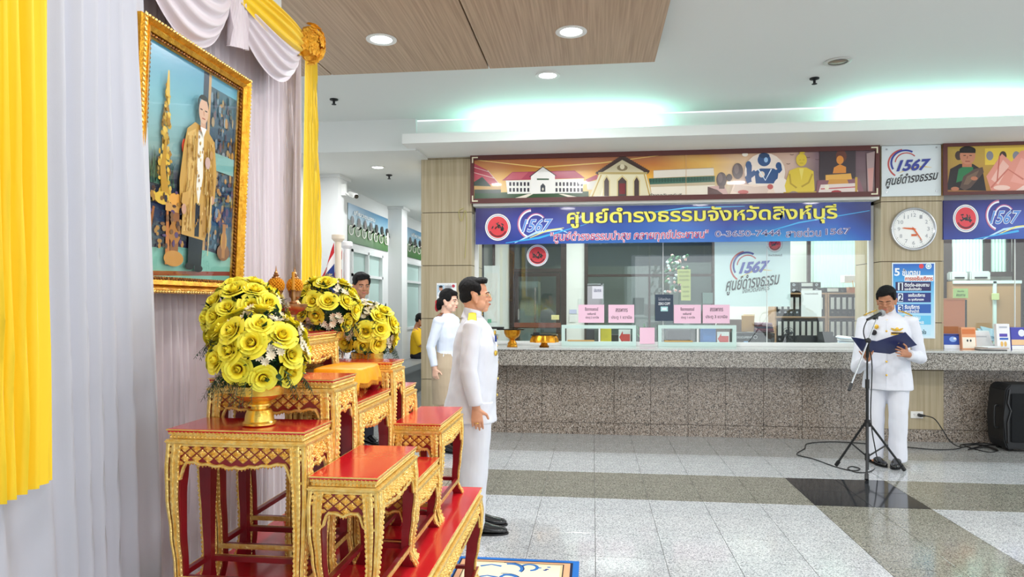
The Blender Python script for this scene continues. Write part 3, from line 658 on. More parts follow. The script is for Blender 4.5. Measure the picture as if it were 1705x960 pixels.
# ================================================================== ALTAR TABLES
def spts(L, n): return [i * L / n for i in range(n + 1)]
def altar_table(name, x0, x1, y0, y1, zt, zb, lab, ap=.075, legw=.048, cell=.040, group='gilded red altar tables', mould=.048, kind_base=False):
    cx, cy = (x0 + x1) / 2, (y0 + y1) / 2; t = thing(name, (cx, cy, zb), lab, 'table', group)
    b = new(); box(b, x0, x1, y0, y1, zt - .012, zt); bmesh.ops.bevel(b, geom=b.edges[:], offset=.002, segments=1, affect='EDGES'); fin('table_top', b, REDL, t)
    # stepped gold moulding
    b = new(); mz = mould / .048
    def ringbox(o, za, zb_, w_=.02):
        X0, X1, Y0, Y1 = x0 - o, x1 + o, y0 - o, y1 + o
        box(b, X0, X1, Y0, Y0 + w_, za, zb_); box(b, X0, X1, Y1 - w_, Y1, za, zb_); box(b, X0, X0 + w_, Y0 + w_, Y1 - w_, za, zb_); box(b, X1 - w_, X1, Y0 + w_, Y1 - w_, za, zb_)
    ringbox(.003, zt - .005, zt - .001); ringbox(-.002, zt - .019 * mz, zt - .005); ringbox(-.008, zt - .033 * mz, zt - .019 * mz, .012); ringbox(.003, zt - mould, zt - .034 * mz); ringbox(.006, zt - mould + .004, zt - .038 * mz, .01)
    fin('gilt_moulding', b, GOLD, t)
    b = new(); st = .0135
    def teeth(P, D, Nn, L):
        n = int(L / st)
        for i in range(n):
            for (zz, hh, sl) in ((zt - .012 * mz, .005, .006), (zt - .027 * mz, .004, 0)):
                c = P + D * (st * (i + .5)); c = V((c.x, c.y, zz)); r_ = [c - D * .004 + V((0, 0, -hh)), c + D * .003 + V((0, 0, -hh)), c + D * (.004 + sl) + V((0, 0, hh)), c - D * (.003 - sl) + V((0, 0, hh))]
                o = Nn * (-.002 if sl else -.008); vs = [b.verts.new(q + o) for q in r_]; ap_ = b.verts.new(c + D * sl * .5 + o + Nn * .0045)
                for k in range(4): face(b, (vs[k], vs[(k + 1) % 4], ap_))
    teeth(V((x0, y0, 0)), V((1, 0, 0)), V((0, -1, 0)), x1 - x0); teeth(V((x1, y0, 0)), V((0, 1, 0)), V((1, 0, 0)), y1 - y0); teeth(V((x0, y1, 0)), V((1, 0, 0)), V((0, 1, 0)), x1 - x0); teeth(V((x0, y0, 0)), V((0, 1, 0)), V((-1, 0, 0)), y1 - y0)
    fin('rope_carving', b, GOLD, t, kind='stuff')
    za = zt - mould
    # aprons on the four sides
    def low(u, L):   # depth of the scalloped lower edge; u distance from the left corner
        m_ = min(u, L - u); c = abs(u - L / 2) / (L / 2)
        d = ap * (.62 + .38 * max(0, 1 - c) ** .8) + .006 * abs(sin(pi * u / (L / max(5, round(L / .045)))))
        q = legw + .028
        if m_ < q: d = max(d, ap * .62 + (ap * .9) * (max(0, q - m_) / .03) ** 1.6 if m_ > legw * .6 else ap * 1.6)
        return min(d, ap * 1.6)
    for (P, D, Nn, L) in ((V((x0, y0, 0)), V((1, 0, 0)), V((0, -1, 0)), x1 - x0), (V((x1, y0, 0)), V((0, 1, 0)), V((1, 0, 0)), y1 - y0), (V((x1, y1, 0)), V((-1, 0, 0)), V((0, 1, 0)), x1 - x0), (V((x0, y1, 0)), V((0, -1, 0)), V((-1, 0, 0)), y1 - y0)):
        n = max(24, int(L / .011)); us = spts(L, n); Lw = [low(u, L) for u in us]
        at = lambda u, d, o: P + D * u + V((0, 0, za - d)) + Nn * o
        b = new()   # red backing
        fr = [[b.verts.new(at(u, 0, -.004)), b.verts.new(at(u, l, -.004)), b.verts.new(at(u, l, -.016)), b.verts.new(at(u, 0, -.016))] for u, l in zip(us, Lw)]
        for A, B in zip(fr, fr[1:]):
            for k in range(4): face(b, (A[k], A[(k + 1) % 4], B[(k + 1) % 4], B[k]))
        o = fin('apron', b, REDD, t)
        b = new(); tube(b, [at(u, l - .003, -.001) for u, l in zip(us, Lw)], .0058, 5)
        tube(b, [at(u, .004, -.001) for u in (0, L)], .005, 5)
        for i in range(1, n, 1):   # little leaf tips along the scallop
            if Lw[i] < ap * 1.25:
                c = at(us[i], Lw[i] + .001, -.001); vs = [b.verts.new(c - D * .005), b.verts.new(c + D * .005), b.verts.new(c + V((0, 0, -.007))), ]; tp = b.verts.new(c + Nn * .006 + V((0, 0, -.002)))
                for k in range(3): face(b, (vs[k], vs[(k + 1) % 3], tp))
        # lattice of gilded diamonds, red showing between
        cw, chh = cell, cell * .82; row = 0; z = chh * .5 * .9
        while z < ap * 1.05:
            off = (row % 2) * cw / 2; u = off + cw * .5 - cw
            while u < L:
                if legw * .8 < u < L - legw * .8:
                    l = low(u, L); s_ = .86
                    if z + chh * .30 < l - .004 and z < ap * 1.02:
                        hw, hh = cw * .5 * s_, chh * .5 * s_; c = b.verts.new(at(u, z, .004)); ring = []
                        for k in range(16):
                            a = 2 * pi * k / 16; dm = 1 / (abs(cos(a)) + abs(sin(a))); e = .0035 if k % 2 else -.001
                            ring.append(b.verts.new(at(u + hw * dm * cos(a), max(.002, min(z + hh * dm * sin(a), l - .003)), -.0035))); 
                        mid = [b.verts.new(at(u + hw * .55 / (abs(cos(2 * pi * k / 16)) + abs(sin(2 * pi * k / 16))) * cos(2 * pi * k / 16), max(.003, min(z + hh * .55 / (abs(cos(2 * pi * k / 16)) + abs(sin(2 * pi * k / 16))) * sin(2 * pi * k / 16), l - .004)), (.0055 if k % 2 == 0 else .0005))) for k in range(16)]
                        for k in range(16): k2 = (k + 1) % 16; face(b, (ring[k], ring[k2], mid[k2], mid[k])); face(b, (mid[k], mid[k2], c))
                u += cw
            row += 1; z += chh * .5
        for s in (0, 1):   # carved corner scroll
            for k, (du, dd, rr) in enumerate(((.018, .02, .012), (.034, .014, .010), (.016, .04, .011), (.033, .034, .009), (.02, .058, .009))):
                u = du if s == 0 else L - du; ell(b, at(u, dd, .0), (rr * (1 if abs(D.x) else .5), rr * (1 if abs(D.y) else .5), rr * .9), sub=1)
        fin('gilt_lattice', b, GOLD, o)
    # legs
    H = za - zb
    def prof(t_):  # t 0 top..1 foot -> (inset of outer corner, width)
        pts = [(0, 0, 1.0), (.15, -.004, .98), (.32, -.002, .84), (.55, .008, .66), (.75, .018, .56), (.86, .020, .56), (.92, .012, .70), (.965, .0, .86), (1, -.006, .88)]
        for A, B in zip(pts, pts[1:]):
            if t_ <= B[0]:
                k = (t_ - A[0]) / (B[0] - A[0]); k = k * k * (3 - 2 * k); return (A[1] + (B[1] - A[1]) * k) * (legw / .055), (A[2] + (B[2] - A[2]) * k) * legw
        return pts[-1][1], pts[-1][2] * legw
    N = 18
    for sx, sy in ((-1, -1), (1, -1), (1, 1), (-1, 1)):
        X = x1 if sx > 0 else x0; Y = y1 if sy > 0 else y0; b = new(); R = []
        for k in range(N + 1):
            t_ = k / N; o_, w_ = prof(t_); z = za - H * t_; xa, ya_ = X - sx * (o_ + .004), Y - sy * (o_ + .004)
            R.append([(xa, ya_, z), (xa - sx * w_, ya_, z), (xa - sx * w_, ya_ - sy * w_, z), (xa, ya_ - sy * w_, z)])
        loft(b, R); leg = fin('leg', b, REDD, t)
        b = new()
        for face_ in (0, 1):
          for cols in ([(0, .002), (0, .008), (.12, .009), (.22, .007), (.22, .002)], [(.34, .002), (.34, .006), (.42, .009), (.56, .010), (.64, .0045), (.76, .004), (.82, .009), (1, .009), (1, .002)]):
            rows = []
            for k in range(N * 3 + 1):
                t_ = k / (N * 3); o_, w_ = prof(t_); z = za - H * t_; xa, ya_ = X - sx * o_, Y - sy * o_; row = []
                for (c_, h_) in cols:
                    h_ = h_ + (.0015 * (k % 2) if .3 < c_ < .6 else 0)
                    row.append((xa - sx * c_ * w_, ya_ + sy * (h_ - .004), z) if face_ == 0 else (xa + sx * (h_ - .004), ya_ - sy * c_ * w_, z))
                rows.append(row)
            loft(b, rows, caps=False, closed=False)
          for _q in (0,):
            for k in range(int(H / .016)):   # carved nicks along the inner border
                t_ = (k + .5) / int(H / .016); o_, w_ = prof(t_); z = za - H * t_; c_ = .96
                p = V((X - sx * (o_ + c_ * w_), Y - sy * (o_ - .005), z)) if face_ == 0 else V((X - sx * (o_ - .005), Y - sy * (o_ + c_ * w_), z))
                ell(b, p, (.0045, .0045, .0065), sub=1)
        fin('gilding', b, GOLD, leg)
    # stretchers
    zs = zb + max(.05, H * .16); e = .03
    for (xa, xb, ya_, yb_) in ((x0 + e, x1 - e, y0 + .012, y0 + .03), (x0 + e, x1 - e, y1 - .03, y1 - .012), (x0 + .012, x0 + .03, y0 + e, y1 - e), (x1 - .03, x1 - .012, y0 + e, y1 - e)):
        b = new(); box(b, xa, xb, ya_, yb_, zs, zs + .018); s_ = fin('stretcher', b, REDD, t)
        g = new()
        if xb - xa > yb_ - ya_: box(g, xa, xb, (ya_ - .003 if ya_ < cy else yb_), (ya_ if ya_ < cy else yb_ + .003), zs + .001, zs + .0185)
        else: box(g, (xa - .003 if xa < cx else xb), (xa if xa < cx else xb + .003), ya_, yb_, zs + .001, zs + .0185)
        fin('gilt_face', g, GOLD, s_)
    return t
BZ = .51
altar_table('long_altar_table', -1.46, -.60, 1.99, 3.675, BZ, 0, 'long low red and gold base table carrying the whole stepped altar', ap=.085, legw=.085, cell=.055, mould=.06, group='gilded red altar tables')
A = 'altar_table'
altar_table(A, -.90, -.675, 2.09, 2.57, .96, BZ, 'low red-topped gilded table at the near front corner of the altar')
altar_table(A, -.90, -.69, 2.60, 3.03, .815, BZ, 'lowest gilded table, front row centre, between the two front corner tables')
altar_table(A, -.915, -.69, 3.06, 3.58, .96, BZ, 'low red-topped gilded table at the far front corner beside the standing man')
altar_table(A, -1.385, -.915, 2.09, 2.315, 1.10, BZ, 'nearest gilded table, carrying the big rose arrangement in a golden bowl')
altar_table(A, -1.385, -.915, 2.335, 2.565, 1.24, BZ, 'tall gilded table directly behind the nearest rose arrangement')
altar_table(A, -1.15, -.915, 2.59, 3.03, 1.125, BZ, 'middle gilded table under the tray with the yellow cloth')
altar_table(A, -1.40, -1.17, 2.585, 3.035, 1.385, BZ, 'highest gilded table carrying the lotus bud pedestal')
altar_table(A, -1.385, -.915, 3.05, 3.245, 1.24, BZ, 'tall gilded table on the far side, in front of the far roses')
altar_table(A, -1.385, -.915, 3.26, 3.475, 1.10, BZ, 'farthest gilded table, mostly hidden behind the tall far one')

# ------------------------------------------------------------------ roses
def rose_mesh(seed):
    r = random.Random(seed); b = new(); lay = b.loops.layers.float_color.new('Col')
    cdk = hx('#dca80c'); cin, cmid, cout = hx('#fbdd28'), hx('#fdee3a'), hx('#f1f56a')  # darker colour at petal bases paints in the shade between layers
    def petal(az, rad, h, w_, tilt, curl):
        nu, nv = 5, 5; g = []
        for i in range(nv + 1):
            v = i / nv; row = []
            for j in range(nu + 1):
                u = (j / nu - .5) * 2; ww = w_ * (sin(pi * min(1, v * .62 + .16))) ; a = az + u * ww
                rr = rad * (.4 + .6 * v ** .7) + tilt * v * v * .006; rim = curl * max(0, v - .72) * .016
                z = h * v - rim * .5 - .003 * u * u * v; rr += rim; rr *= 1 - (.42 * max(0, v - .55) / .45 if rad < .015 else 0)
                row.append(b.verts.new((cos(a) * rr, sin(a) * rr, z)))
            g.append(row)
        for i in range(nv):
            for j in range(nu):
                f = face(b, (g[i][j], g[i][j + 1], g[i + 1][j + 1], g[i + 1][j])); c = cin if rad < .009 else cmid
                if f:
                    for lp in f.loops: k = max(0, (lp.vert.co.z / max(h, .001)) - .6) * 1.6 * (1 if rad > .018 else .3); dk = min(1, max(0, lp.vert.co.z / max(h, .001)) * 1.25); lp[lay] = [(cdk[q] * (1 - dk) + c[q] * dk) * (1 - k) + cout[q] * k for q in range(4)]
    for n, rad, h, w_, tilt, curl in ((2, .0025, .034, 1.9, 0, .1), (3, .0065, .0345, 1.35, 0, .2), (3, .0115, .033, 1.3, .15, .5), (4, .017, .030, 1.05, .4, 1.0), (5, .0225, .026, .90, .7, 1.5), (5, .028, .022, .84, 1.0, 2.2)):
        a0 = r.uniform(0, 6)
        for k in range(n): petal(a0 + 2 * pi * k / n + r.uniform(-.1, .1), rad, h * r.uniform(.93, 1.07), w_, tilt + r.uniform(-.1, .2), curl * r.uniform(.8, 1.2))
    nf0 = len(b.faces); ell(b, (0, 0, .014), (.007, .007, .017), sub=1)
    b.faces.ensure_lookup_table()
    for f in b.faces[nf0:]:
        for lp in f.loops: lp[lay] = cin
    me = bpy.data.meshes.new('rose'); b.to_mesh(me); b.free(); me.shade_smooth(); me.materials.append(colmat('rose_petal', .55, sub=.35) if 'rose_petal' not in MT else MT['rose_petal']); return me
ROSES = [rose_mesh(i) for i in range(3)]
def filler_mesh(seed):
    r = random.Random(seed); b = new()
    for k in range(9):
        c = V((r.gauss(0, .011), r.gauss(0, .011), r.uniform(.0, .014)))
        for i in range(9):
            a = i * 2 * pi / 9 + k; d = V((cos(a), sin(a), .5)); s = V((-sin(a), cos(a), 0)) * .0022; p = [c, c + d * .007 + s, c + d * .011, c + d * .007 - s]; face(b, [b.verts.new(q) for q in p])
    me = bpy.data.meshes.new('filler_flower'); b.to_mesh(me); b.free(); me.materials.append(mat('cream_filler_bloom', '#ece0c4', .6)); return me
FILL = [filler_mesh(i) for i in range(2)]
LEAF = mat('dark_foliage', '#1f4a26', .5, var='#10301a', vscale=30)
def arrangement(x, y, zb, R, zc, lab, seed, bowl='round', bz=None, squash=.95):
    """x,y axis; zb table height; R flower dome radius; zc dome centre height"""
    t = thing('rose_arrangement', (x, y, zb), lab, 'flowers', 'yellow rose arrangements in golden bowls'); r = random.Random(seed); o3 = V((x, y, zb))
    bh = zc - R * .72 - zb; s = max(bh / .145, .3)
    b = new(); c = (x, y, zb); k = .078
    lathe(b, [(k * .62, 0), (k * .70, .004), (k * .70, .010), (k * .62, .016), (k * .58, .04 * s), (k * .5, .056 * s), (k * .34, .060 * s), (k * .34, .068 * s), (k * .5, .072 * s), (k * .5, .078 * s), (k * .42, .082 * s), (k * .5, .088 * s), (k * .85, .098 * s), (k * 1.0, .112 * s), (k * 1.03, .135 * s), (k * 1.08, .145 * s), (k * 1.0, .145 * s), (k * .9, .12 * s), (.001, .11 * s)], c, 32)
    fin('bowl', b, GOLDS, t, smooth=True)
    b = new(); cc = V((x, y, zc))
    for i in range(460):   # foliage core leaves
        a = r.uniform(0, 6.28); h = r.uniform(-.75, .95); rr = sqrt(max(0, 1 - h * h)); d = V((rr * cos(a), rr * sin(a), h * squash)); p = cc + d * R * r.uniform(.66, .98)
        dd = (d + V((r.uniform(-.6, .6), r.uniform(-.6, .6), r.uniform(-.6, .4)))).normalized(); sd = dd.cross(V((0, 0, 1))).normalized() * r.uniform(.006, .011); l = r.uniform(.02, .04); up = dd.cross(sd).normalized() * .003
        face(b, [b.verts.new(q) for q in (p, p + dd * l * .5 + sd + up, p + dd * l, p + dd * l * .5 - sd + up)])
    for i in range(int(46)):   # hanging sprigs
        a = r.uniform(0, 6.28); p = cc + V((cos(a) * R * .8, sin(a) * R * .8, -R * .45)); v = V((cos(a) * .5, sin(a) * .5, -.5)); v.normalize()
        for k in range(r.randint(5, 9)):
            q = p + v * .012; v = (v + V((r.uniform(-.15, .15), r.uniform(-.15, .15), -.12))).normalized()
            tube(b, [p, q], .0008, 3, caps=False)
            for sgn in (-1, 1):
                dd = (v + v.orthogonal().normalized() * sgn * 1.2 + V((r.uniform(-.4, .4),) * 3)).normalized(); sd = dd.cross(V((0, 0, 1))); sd = sd.normalized() * .0028 if sd.length > .01 else V((.0028, 0, 0)); l = r.uniform(.010, .02)
                face(b, [b.verts.new(z) for z in (p, p + dd * l * .5 + sd, p + dd * l, p + dd * l * .5 - sd)])
            p = q
    ell(b, cc - V((0, 0, R * .1)), (R * .7, R * .7, R * .62), sub=2)
    fin('foliage', b, LEAF, t, kind='stuff')
    pts = []
    tries = 0
    while len(pts) < 50 and tries < 6000:
        tries += 1; a = r.uniform(0, 6.28); h = r.uniform(-.55, 1); rr = sqrt(max(0, 1 - h * h)); d = V((rr * cos(a), rr * sin(a), h))
        if all((d - q).length > .43 for q in pts): pts.append(d)
    for i, d in enumerate(pts):
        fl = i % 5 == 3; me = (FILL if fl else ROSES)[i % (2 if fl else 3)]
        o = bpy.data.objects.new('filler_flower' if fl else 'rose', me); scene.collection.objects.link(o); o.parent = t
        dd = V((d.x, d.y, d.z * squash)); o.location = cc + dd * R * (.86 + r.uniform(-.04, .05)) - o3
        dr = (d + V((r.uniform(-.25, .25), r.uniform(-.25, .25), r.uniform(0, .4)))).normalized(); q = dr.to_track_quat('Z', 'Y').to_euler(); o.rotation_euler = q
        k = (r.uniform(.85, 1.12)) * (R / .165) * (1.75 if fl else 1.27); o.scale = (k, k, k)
    return t
arrangement(-1.12, 2.194, 1.10, .152, 1.345, 'nearest and largest yellow rose arrangement on the front golden table', 11)
arrangement(-1.30, 2.45, 1.24, .150, 1.452, 'yellow rose arrangement rising behind the nearest one', 23)
arrangement(-1.262, 3.14, 1.24, .150, 1.485, 'yellow rose arrangement between the lotus pedestal and the flags', 31)
arrangement(-1.14, 3.37, 1.10, .150, 1.37, 'farthest yellow rose arrangement at the right, above the red far tables', 42)
# ------------------------------------------------------------------ lotus pedestal on the top table
p = WY(495, 552, 2.78); lx, ly = -1.285, 2.75
t = thing('offering_pedestal', (lx, ly, 1.385), 'aged golden footed tray on the highest table holding two lotus buds', 'pedestal')
b = new(); lathe(b, [(.062, 0), (.066, .006), (.060, .012), (.054, .018), (.058, .026), (.052, .03), (.048, .044), (.046, .05), (.052, .054), (.044, .06), (.042, .078), (.048, .084), (.052, .088), (.074, .096), (.086, .112), (.088, .122), (.08, .124), (.001, .12)], (lx, ly, 1.385), 36); fin('tray', b, BRONZE, t, smooth=True)
def lotus(x, y, z, lab, s=1.0):
    t = thing('lotus_bud_holder', (x, y, z), lab, 'candle holder', 'lotus bud holders on the pedestal tray'); c = (x, y, z)
    b = new(); lathe(b, [(.024 * s, 0), (.026 * s, .004), (.020 * s, .012), (.014 * s, .022), (.018 * s, .028), (.024 * s, .034), (.026 * s, .05 * s), (.030 * s, .058), (.026 * s, .06), (.001, .06)], c, 20); fin('cup', b, BRONZE, t, smooth=True)
    b = new(); zb = z + .058; n = 9
    ell(b, (x, y, zb + .026), (.028 * s, .028 * s, .030 * s), sub=2)
    for k in range(n):
        h = (k + .5) / n; rr = .031 * s * sqrt(max(0, 1 - (2 * h - .85) ** 2 * .8)); m_ = 14
        for i in range(m_): a = 2 * pi * (i + .5 * (k % 2)) / m_; ell(b, (x + rr * cos(a), y + rr * sin(a), zb + h * .058 - .002), (.0055, .0055, .0062), sub=1)
    fin('beaded_bud', b, mat('orange_gold_bead', '#e29a22', .35, .5), t, kind='stuff')
    b = new(); zt_ = zb + .054; lathe(b, [(.018 * s, zt_ - z), (.016, zt_ - z + .005), (.010, zt_ - z + .008), (.013, zt_ - z + .012), (.007, zt_ - z + .018), (.009, zt_ - z + .021), (.004, zt_ - z + .028), (.0006, zt_ - z + .052)], c, 14); fin('finial', b, BRONZE, t, smooth=True)
lotus(lx - .035, ly - .02, 1.505, 'nearer golden lotus bud holder on the pedestal tray'); lotus(lx + .02, ly + .04, 1.505, 'farther golden lotus bud holder, right one on the pedestal tray')
for (x, y, lab) in ((lx + .045, ly - .03, 'slim amber incense candle standing at the right of the lotus buds'),):
    t = thing('yellow_candle', (x, y, 1.509), lab, 'candle'); b = new(); lathe(b, [(.014, 0), (.016, .005), (.008, .012), (.011, .03), (.009, .05), (.012, .058), (.001, .058)], (x, y, 1.509), 14); fin('holder', b, BRONZE, t, smooth=True)
    b = new(); lathe(b, [(.0065, .058), (.0062, .13), (.002, .134)], (x, y, 1.509), 12); fin('wax', b, mat('amber_wax', '#c98a1e', .5), t, smooth=True)
# yellow cloth on a golden pedestal tray, middle table
cx, cy, zt0 = -1.04, 2.81, 1.125
t = thing('cloth_covered_tray', (cx, cy, zt0), 'golden footed tray draped with a fringed saffron yellow cloth', 'tray')
b = new(); lathe(b, [(.050, 0), (.052, .006), (.040, .016), (.030, .028), (.026, .04), (.034, .05), (.05, .06), (.075, .075), (.10, .095), (.001, .097)], (cx, cy, zt0), 28, flute=(.03, 12)); fin('footed_tray', b, GOLDS, t, smooth=True)
b = new(); rows = []; n = 96
for k in range(15):
    s = k / 14; row = []
    for i in range(n):
        a = 2 * pi * i / n; sq = 1 / max(abs(cos(a)), abs(sin(a))) ** .55
        if s < .5: rr = .125 * sq * s / .5; z = .122 - .004 * (s / .5) ** 4 + .003 * sin(3 * a) * s
        else:
            q = (s - .5) / .5; fo = .5 + .5 * sin(a * 9 + .6 * sin(a * 2)); rr = .125 * sq + .012 * sin(pi * min(1, q * 1.2) * .5) + .012 * fo * q; z = .118 - (.055 + .028 * sq * (sq > 1.2)) * q - .006 * fo * q
        row.append((cx + rr * cos(a) * .85, cy + rr * sin(a) * 1.25, zt0 + z))
    rows.append(row)
loft(b, rows, caps=False); fin('cloth', b, mat('saffron_satin', '#ffb000', .45, bump=.3, bscale=60, var='#f79a00', vscale=9), t, smooth=True, sharp=0)
b = new()
for i in range(0, n * 3):
    f_ = i / 3; i0_ = int(f_) % n; p = V(rows[-1][i0_]).lerp(V(rows[-1][(i0_ + 1) % n]), f_ % 1); tube(b, [p + V((0, 0, .002)), p + V((0, 0, -.014 - .003 * (i % 3)))], .0009, 3, caps=False)
fin('fringe', b, mat('gold_fringe', '#d98f1c', .5, .3), t, kind='stuff')
# small red lacquer bowl behind the cloth tray
b = new(); lathe(b, [(.02, 0), (.022, .006), (.035, .02), (.045, .034), (.041, .034), (.03, .02), (.001, .012)], (-.985, 2.985, 1.125), 24); fin('lacquer_bowl', b, REDD, smooth=True, label='small dark red lacquer bowl at the far edge of the middle table', cat='bowl')
# ------------------------------------------------------------------ rug
t = thing('patterned_rug', (-.35, 3.0, 0), 'blue bordered cream rug with scroll pattern on the floor before the altar', 'rug')
rx0, rx1, ry0, ry1 = -.80, -.078, 1.9, 4.0
b = new(); box(b, rx0, rx1, ry0, ry1, .0005, .009); bmesh.ops.bevel(b, geom=b.edges[:], offset=.002, segments=1, affect='EDGES'); fin('pile', b, mat('blue_wool', '#1f6fc4', .95, bump=.4, bscale=600), t)
mp = lambda x, y: V((rx1 - x, ry1 - y, .009)); W_, H_ = rx1 - rx0, ry1 - ry0
P = [('#0f1a3c', rect(.035, .035, W_ - .03, H_ - .03)), ('#d9a67e', rect(.05, .045, W_ - .04, H_ - .04)), ('#2a1c1c', rect(.085, .065, W_ - .07, H_ - .06)), ('#d9c79a', rect(.092, .072, W_ - .075, H_ - .066)), ('#e9e2c4', rect(.105, .085, W_ - .08, H_ - .07))]
r = random.Random(4)
for k in range(12):
    a = .25 + (k % 2) * .2; yy = .13 + k * .16; P.append(('#2c6fb8', arcband(.28 + .1 * (k % 2), yy, .035, .055, 100, 390))); P.append(('#2c6fb8', arcband(.39, yy + .03, .06, .085, 150, 290))); P.append(('#12275a', arcband(.40, yy + .03, .088, .094, 150, 290)))
    for q in range(5): P.append((r.choice(['#1b3f8a', '#2c6fb8', '#b7a860']), circ(.2 + r.uniform(-.05, .08), yy + r.uniform(-.02, .05), .012, .008, 8)))
    P.append(('#2c6fb8', line([(.44, yy), (.5, yy - .02), (.56, yy + .01)], [.02, .014, .02])))
printed('woven_pattern', P, mp, (0, 0, 1), t, colmat('wool_pattern', .95), eps=.00002, base=.0004)
# flags on poles behind the tables
def flag(px, py, Y, lab, cols, seed, polecol, side=-1, dz=0):
    p = WY(px, py, Y); t = thing('flag_on_pole', (p.x, Y, 0), lab, 'flag', 'national flags on tall white poles')
    b = new(); tube(b, [(p.x, Y, .03), (p.x, Y, p.z - .03)], .021, 14); fin('pole', b, mat(polecol, {'ivory_pole': '#e6dccb', 'white_pole': '#eeeeee'}[polecol], .4), t, smooth=True)
    b = new(); lathe(b, [(.021, -.05), (.03, -.045), (.042, -.03), (.042, -.004), (.034, 0), (.001, .002)], (p.x, Y, p.z), 20); fin('pole_cap', b, MT[polecol], t, smooth=True)
    b = new(); lathe(b, [(.14, 0), (.14, .02), (.05, .035), (.03, .06), (.001, .06)], (p.x, Y, 0), 24); fin('base', b, MT[polecol], t, smooth=True)
    b = new(); zt = p.z - .05; r = random.Random(seed); nu, nv = 40, 26; g = []
    for i in range(nv + 1):
        v = i / nv; row = []
        for j in range(nu + 1):
            u = j / nu; sp = .05 + .14 * min(1, v * 2.2) ** .8; a = u * 9 + seed
            row.append(b.verts.new((p.x + side * (.022 + sp * u) , Y - .02 + .022 * sin(a) * (.3 + v) - .03 * u, zt - v * .62 - u * .22 * (1 - .2 * v))))
        g.append(row)
    for i in range(nv):
        for j in range(nu):
            q = (i + .5) / nv; k = 0 if q < .10 else 1 if q < .24 else 2 if q < .66 else 1 if q < .83 else 0
            face(b, (g[i][j], g[i][j + 1], g[i + 1][j + 1], g[i + 1][j]), k)
    fin('cloth', b, [mat(c, c, .7) for c in cols], t, smooth=True, sharp=0)
flag(563, 390, 4.35, 'red white and blue flag hanging on the left ivory pole', ['#c8242e', '#f0f0f4', '#1d3a8c'], 2, 'ivory_pole')
flag(577, 402, 4.62, 'red and white flag hanging on the right white pole next to the young man', ['#d8262c', '#f4f2f2', '#d8262c'], 5, 'white_pole')
# ================================================================== PEOPLE
# local frame: facing +Y, right hand side +X, feet at z=0, designed for a 1.70 m person
def head_geo(b, M, fem=False, smile=0):
    def e(c, r, rot=None, sub=3):
        q = M @ Matrix.Translation(V(c))
        if rot: q = q @ Euler(rot).to_matrix().to_4x4()
        bmesh.ops.create_icosphere(b, subdivisions=sub, radius=1, matrix=q @ Matrix.Diagonal((r[0], r[1], r[2], 1)))
    # origin = chin underside on head axis, z up; y forward
    e((0, -.012, .150), (.074, .092, .084)); e((0, .012, .105), (.069, .078, .075)); e((0, .022, .070), (.058, .064, .058)); e((0, .030, .042), (.047, .050, .034)); e((0, .058, .018), (.026, .024, .019))
    e((0, -.040, .100), (.060, .058, .060))
    for s in (-1, 1):
        e((s * .050, .030, .052), (.018, .036, .030)); e((s * .034, .062, .082), (.022, .022, .018)); e((s * .076, -.002, .098), (.009, .019, .033), (.15, 0, s * .35)); e((s * .084, -.010, .112), (.007, .016, .018)); e((s * .076, .004, .070), (.007, .009, .012))
        e((s * .026, .080, .128), (.024, .012, .007), (0, s * .12, -s * .25)); e((s * .010, .096, .078), (.0085, .010, .008)); e((s * .031, .071, .110), (.013, .010, .009))
    chain2 = [((0, .084, .125), .009), ((0, .094, .105), .0095), ((0, .101, .088), .0098), ((0, .099, .079), .0098)]
    for c, r in chain2: e(c, (r, r * 1.1, r * 1.2))
    e((0, .083, .0545), (.021, .014, .0065)); e((0, .082, .0455), (.018, .013, .0068)); e((0, .078, .034), (.018, .010, .008))
def finger_hand(b, W, D, Nn, T, curl=(.35, .45, .3), spread=.012, s=1.0, thumb=(.55, .75, .25), close=0):
    """W wrist, D finger direction, Nn palm normal, T towards the thumb side"""
    D = V(D).normalized(); T = V(T); T = (T - D * T.dot(D)).normalized(); Nn = D.cross(T) * (1 if D.cross(T).dot(V(Nn)) > 0 else -1)
    W = V(W)
    chain(b, [W - D * .01, W + D * .02 * s, W + D * .055 * s, W + D * .085 * s], [(.026 * s, .019 * s), (.032 * s, .017 * s), (.038 * s, .014 * s), (.038 * s, .011 * s)], side=T, n=14)
    for i, (L, r) in enumerate(((.070, .0088), (.078, .009), (.072, .0086), (.056, .0076))):
        p = W + D * (.086 - .004 * abs(i - 1)) * s + T * (.030 - .0205 * i) * s; d = (D + T * spread * (3 - 2 * i)).normalized(); P = [p - d * .02 * s, p]; a = 0
        for k, seg in enumerate((.45, .32, .23)):
            a += curl[k] * (1 + .08 * i + close * .2 * i); q = d * cos(a) + Nn * sin(a); p = p + q * L * seg * s; P.append(p)
        chain(b, P, [r * s, r * s, r * .95 * s, r * .9 * s, r * .78 * s], side=T, n=10)
    p = W + D * .022 * s + T * .022 * s; q1 = (D * thumb[0] + T * thumb[1] + Nn * thumb[2]).normalized(); q2 = (D * (thumb[0] + .5) + T * thumb[1] * .45 + Nn * (thumb[2] + .15)).normalized()
    chain(b, [p - q1 * .01, p + q1 * .03 * s, p + q1 * .052 * s, p + q1 * .052 * s + q2 * .03 * s], [.0150 * s, .0125 * s, .0098 * s, .0085 * s], side=Nn, n=10)
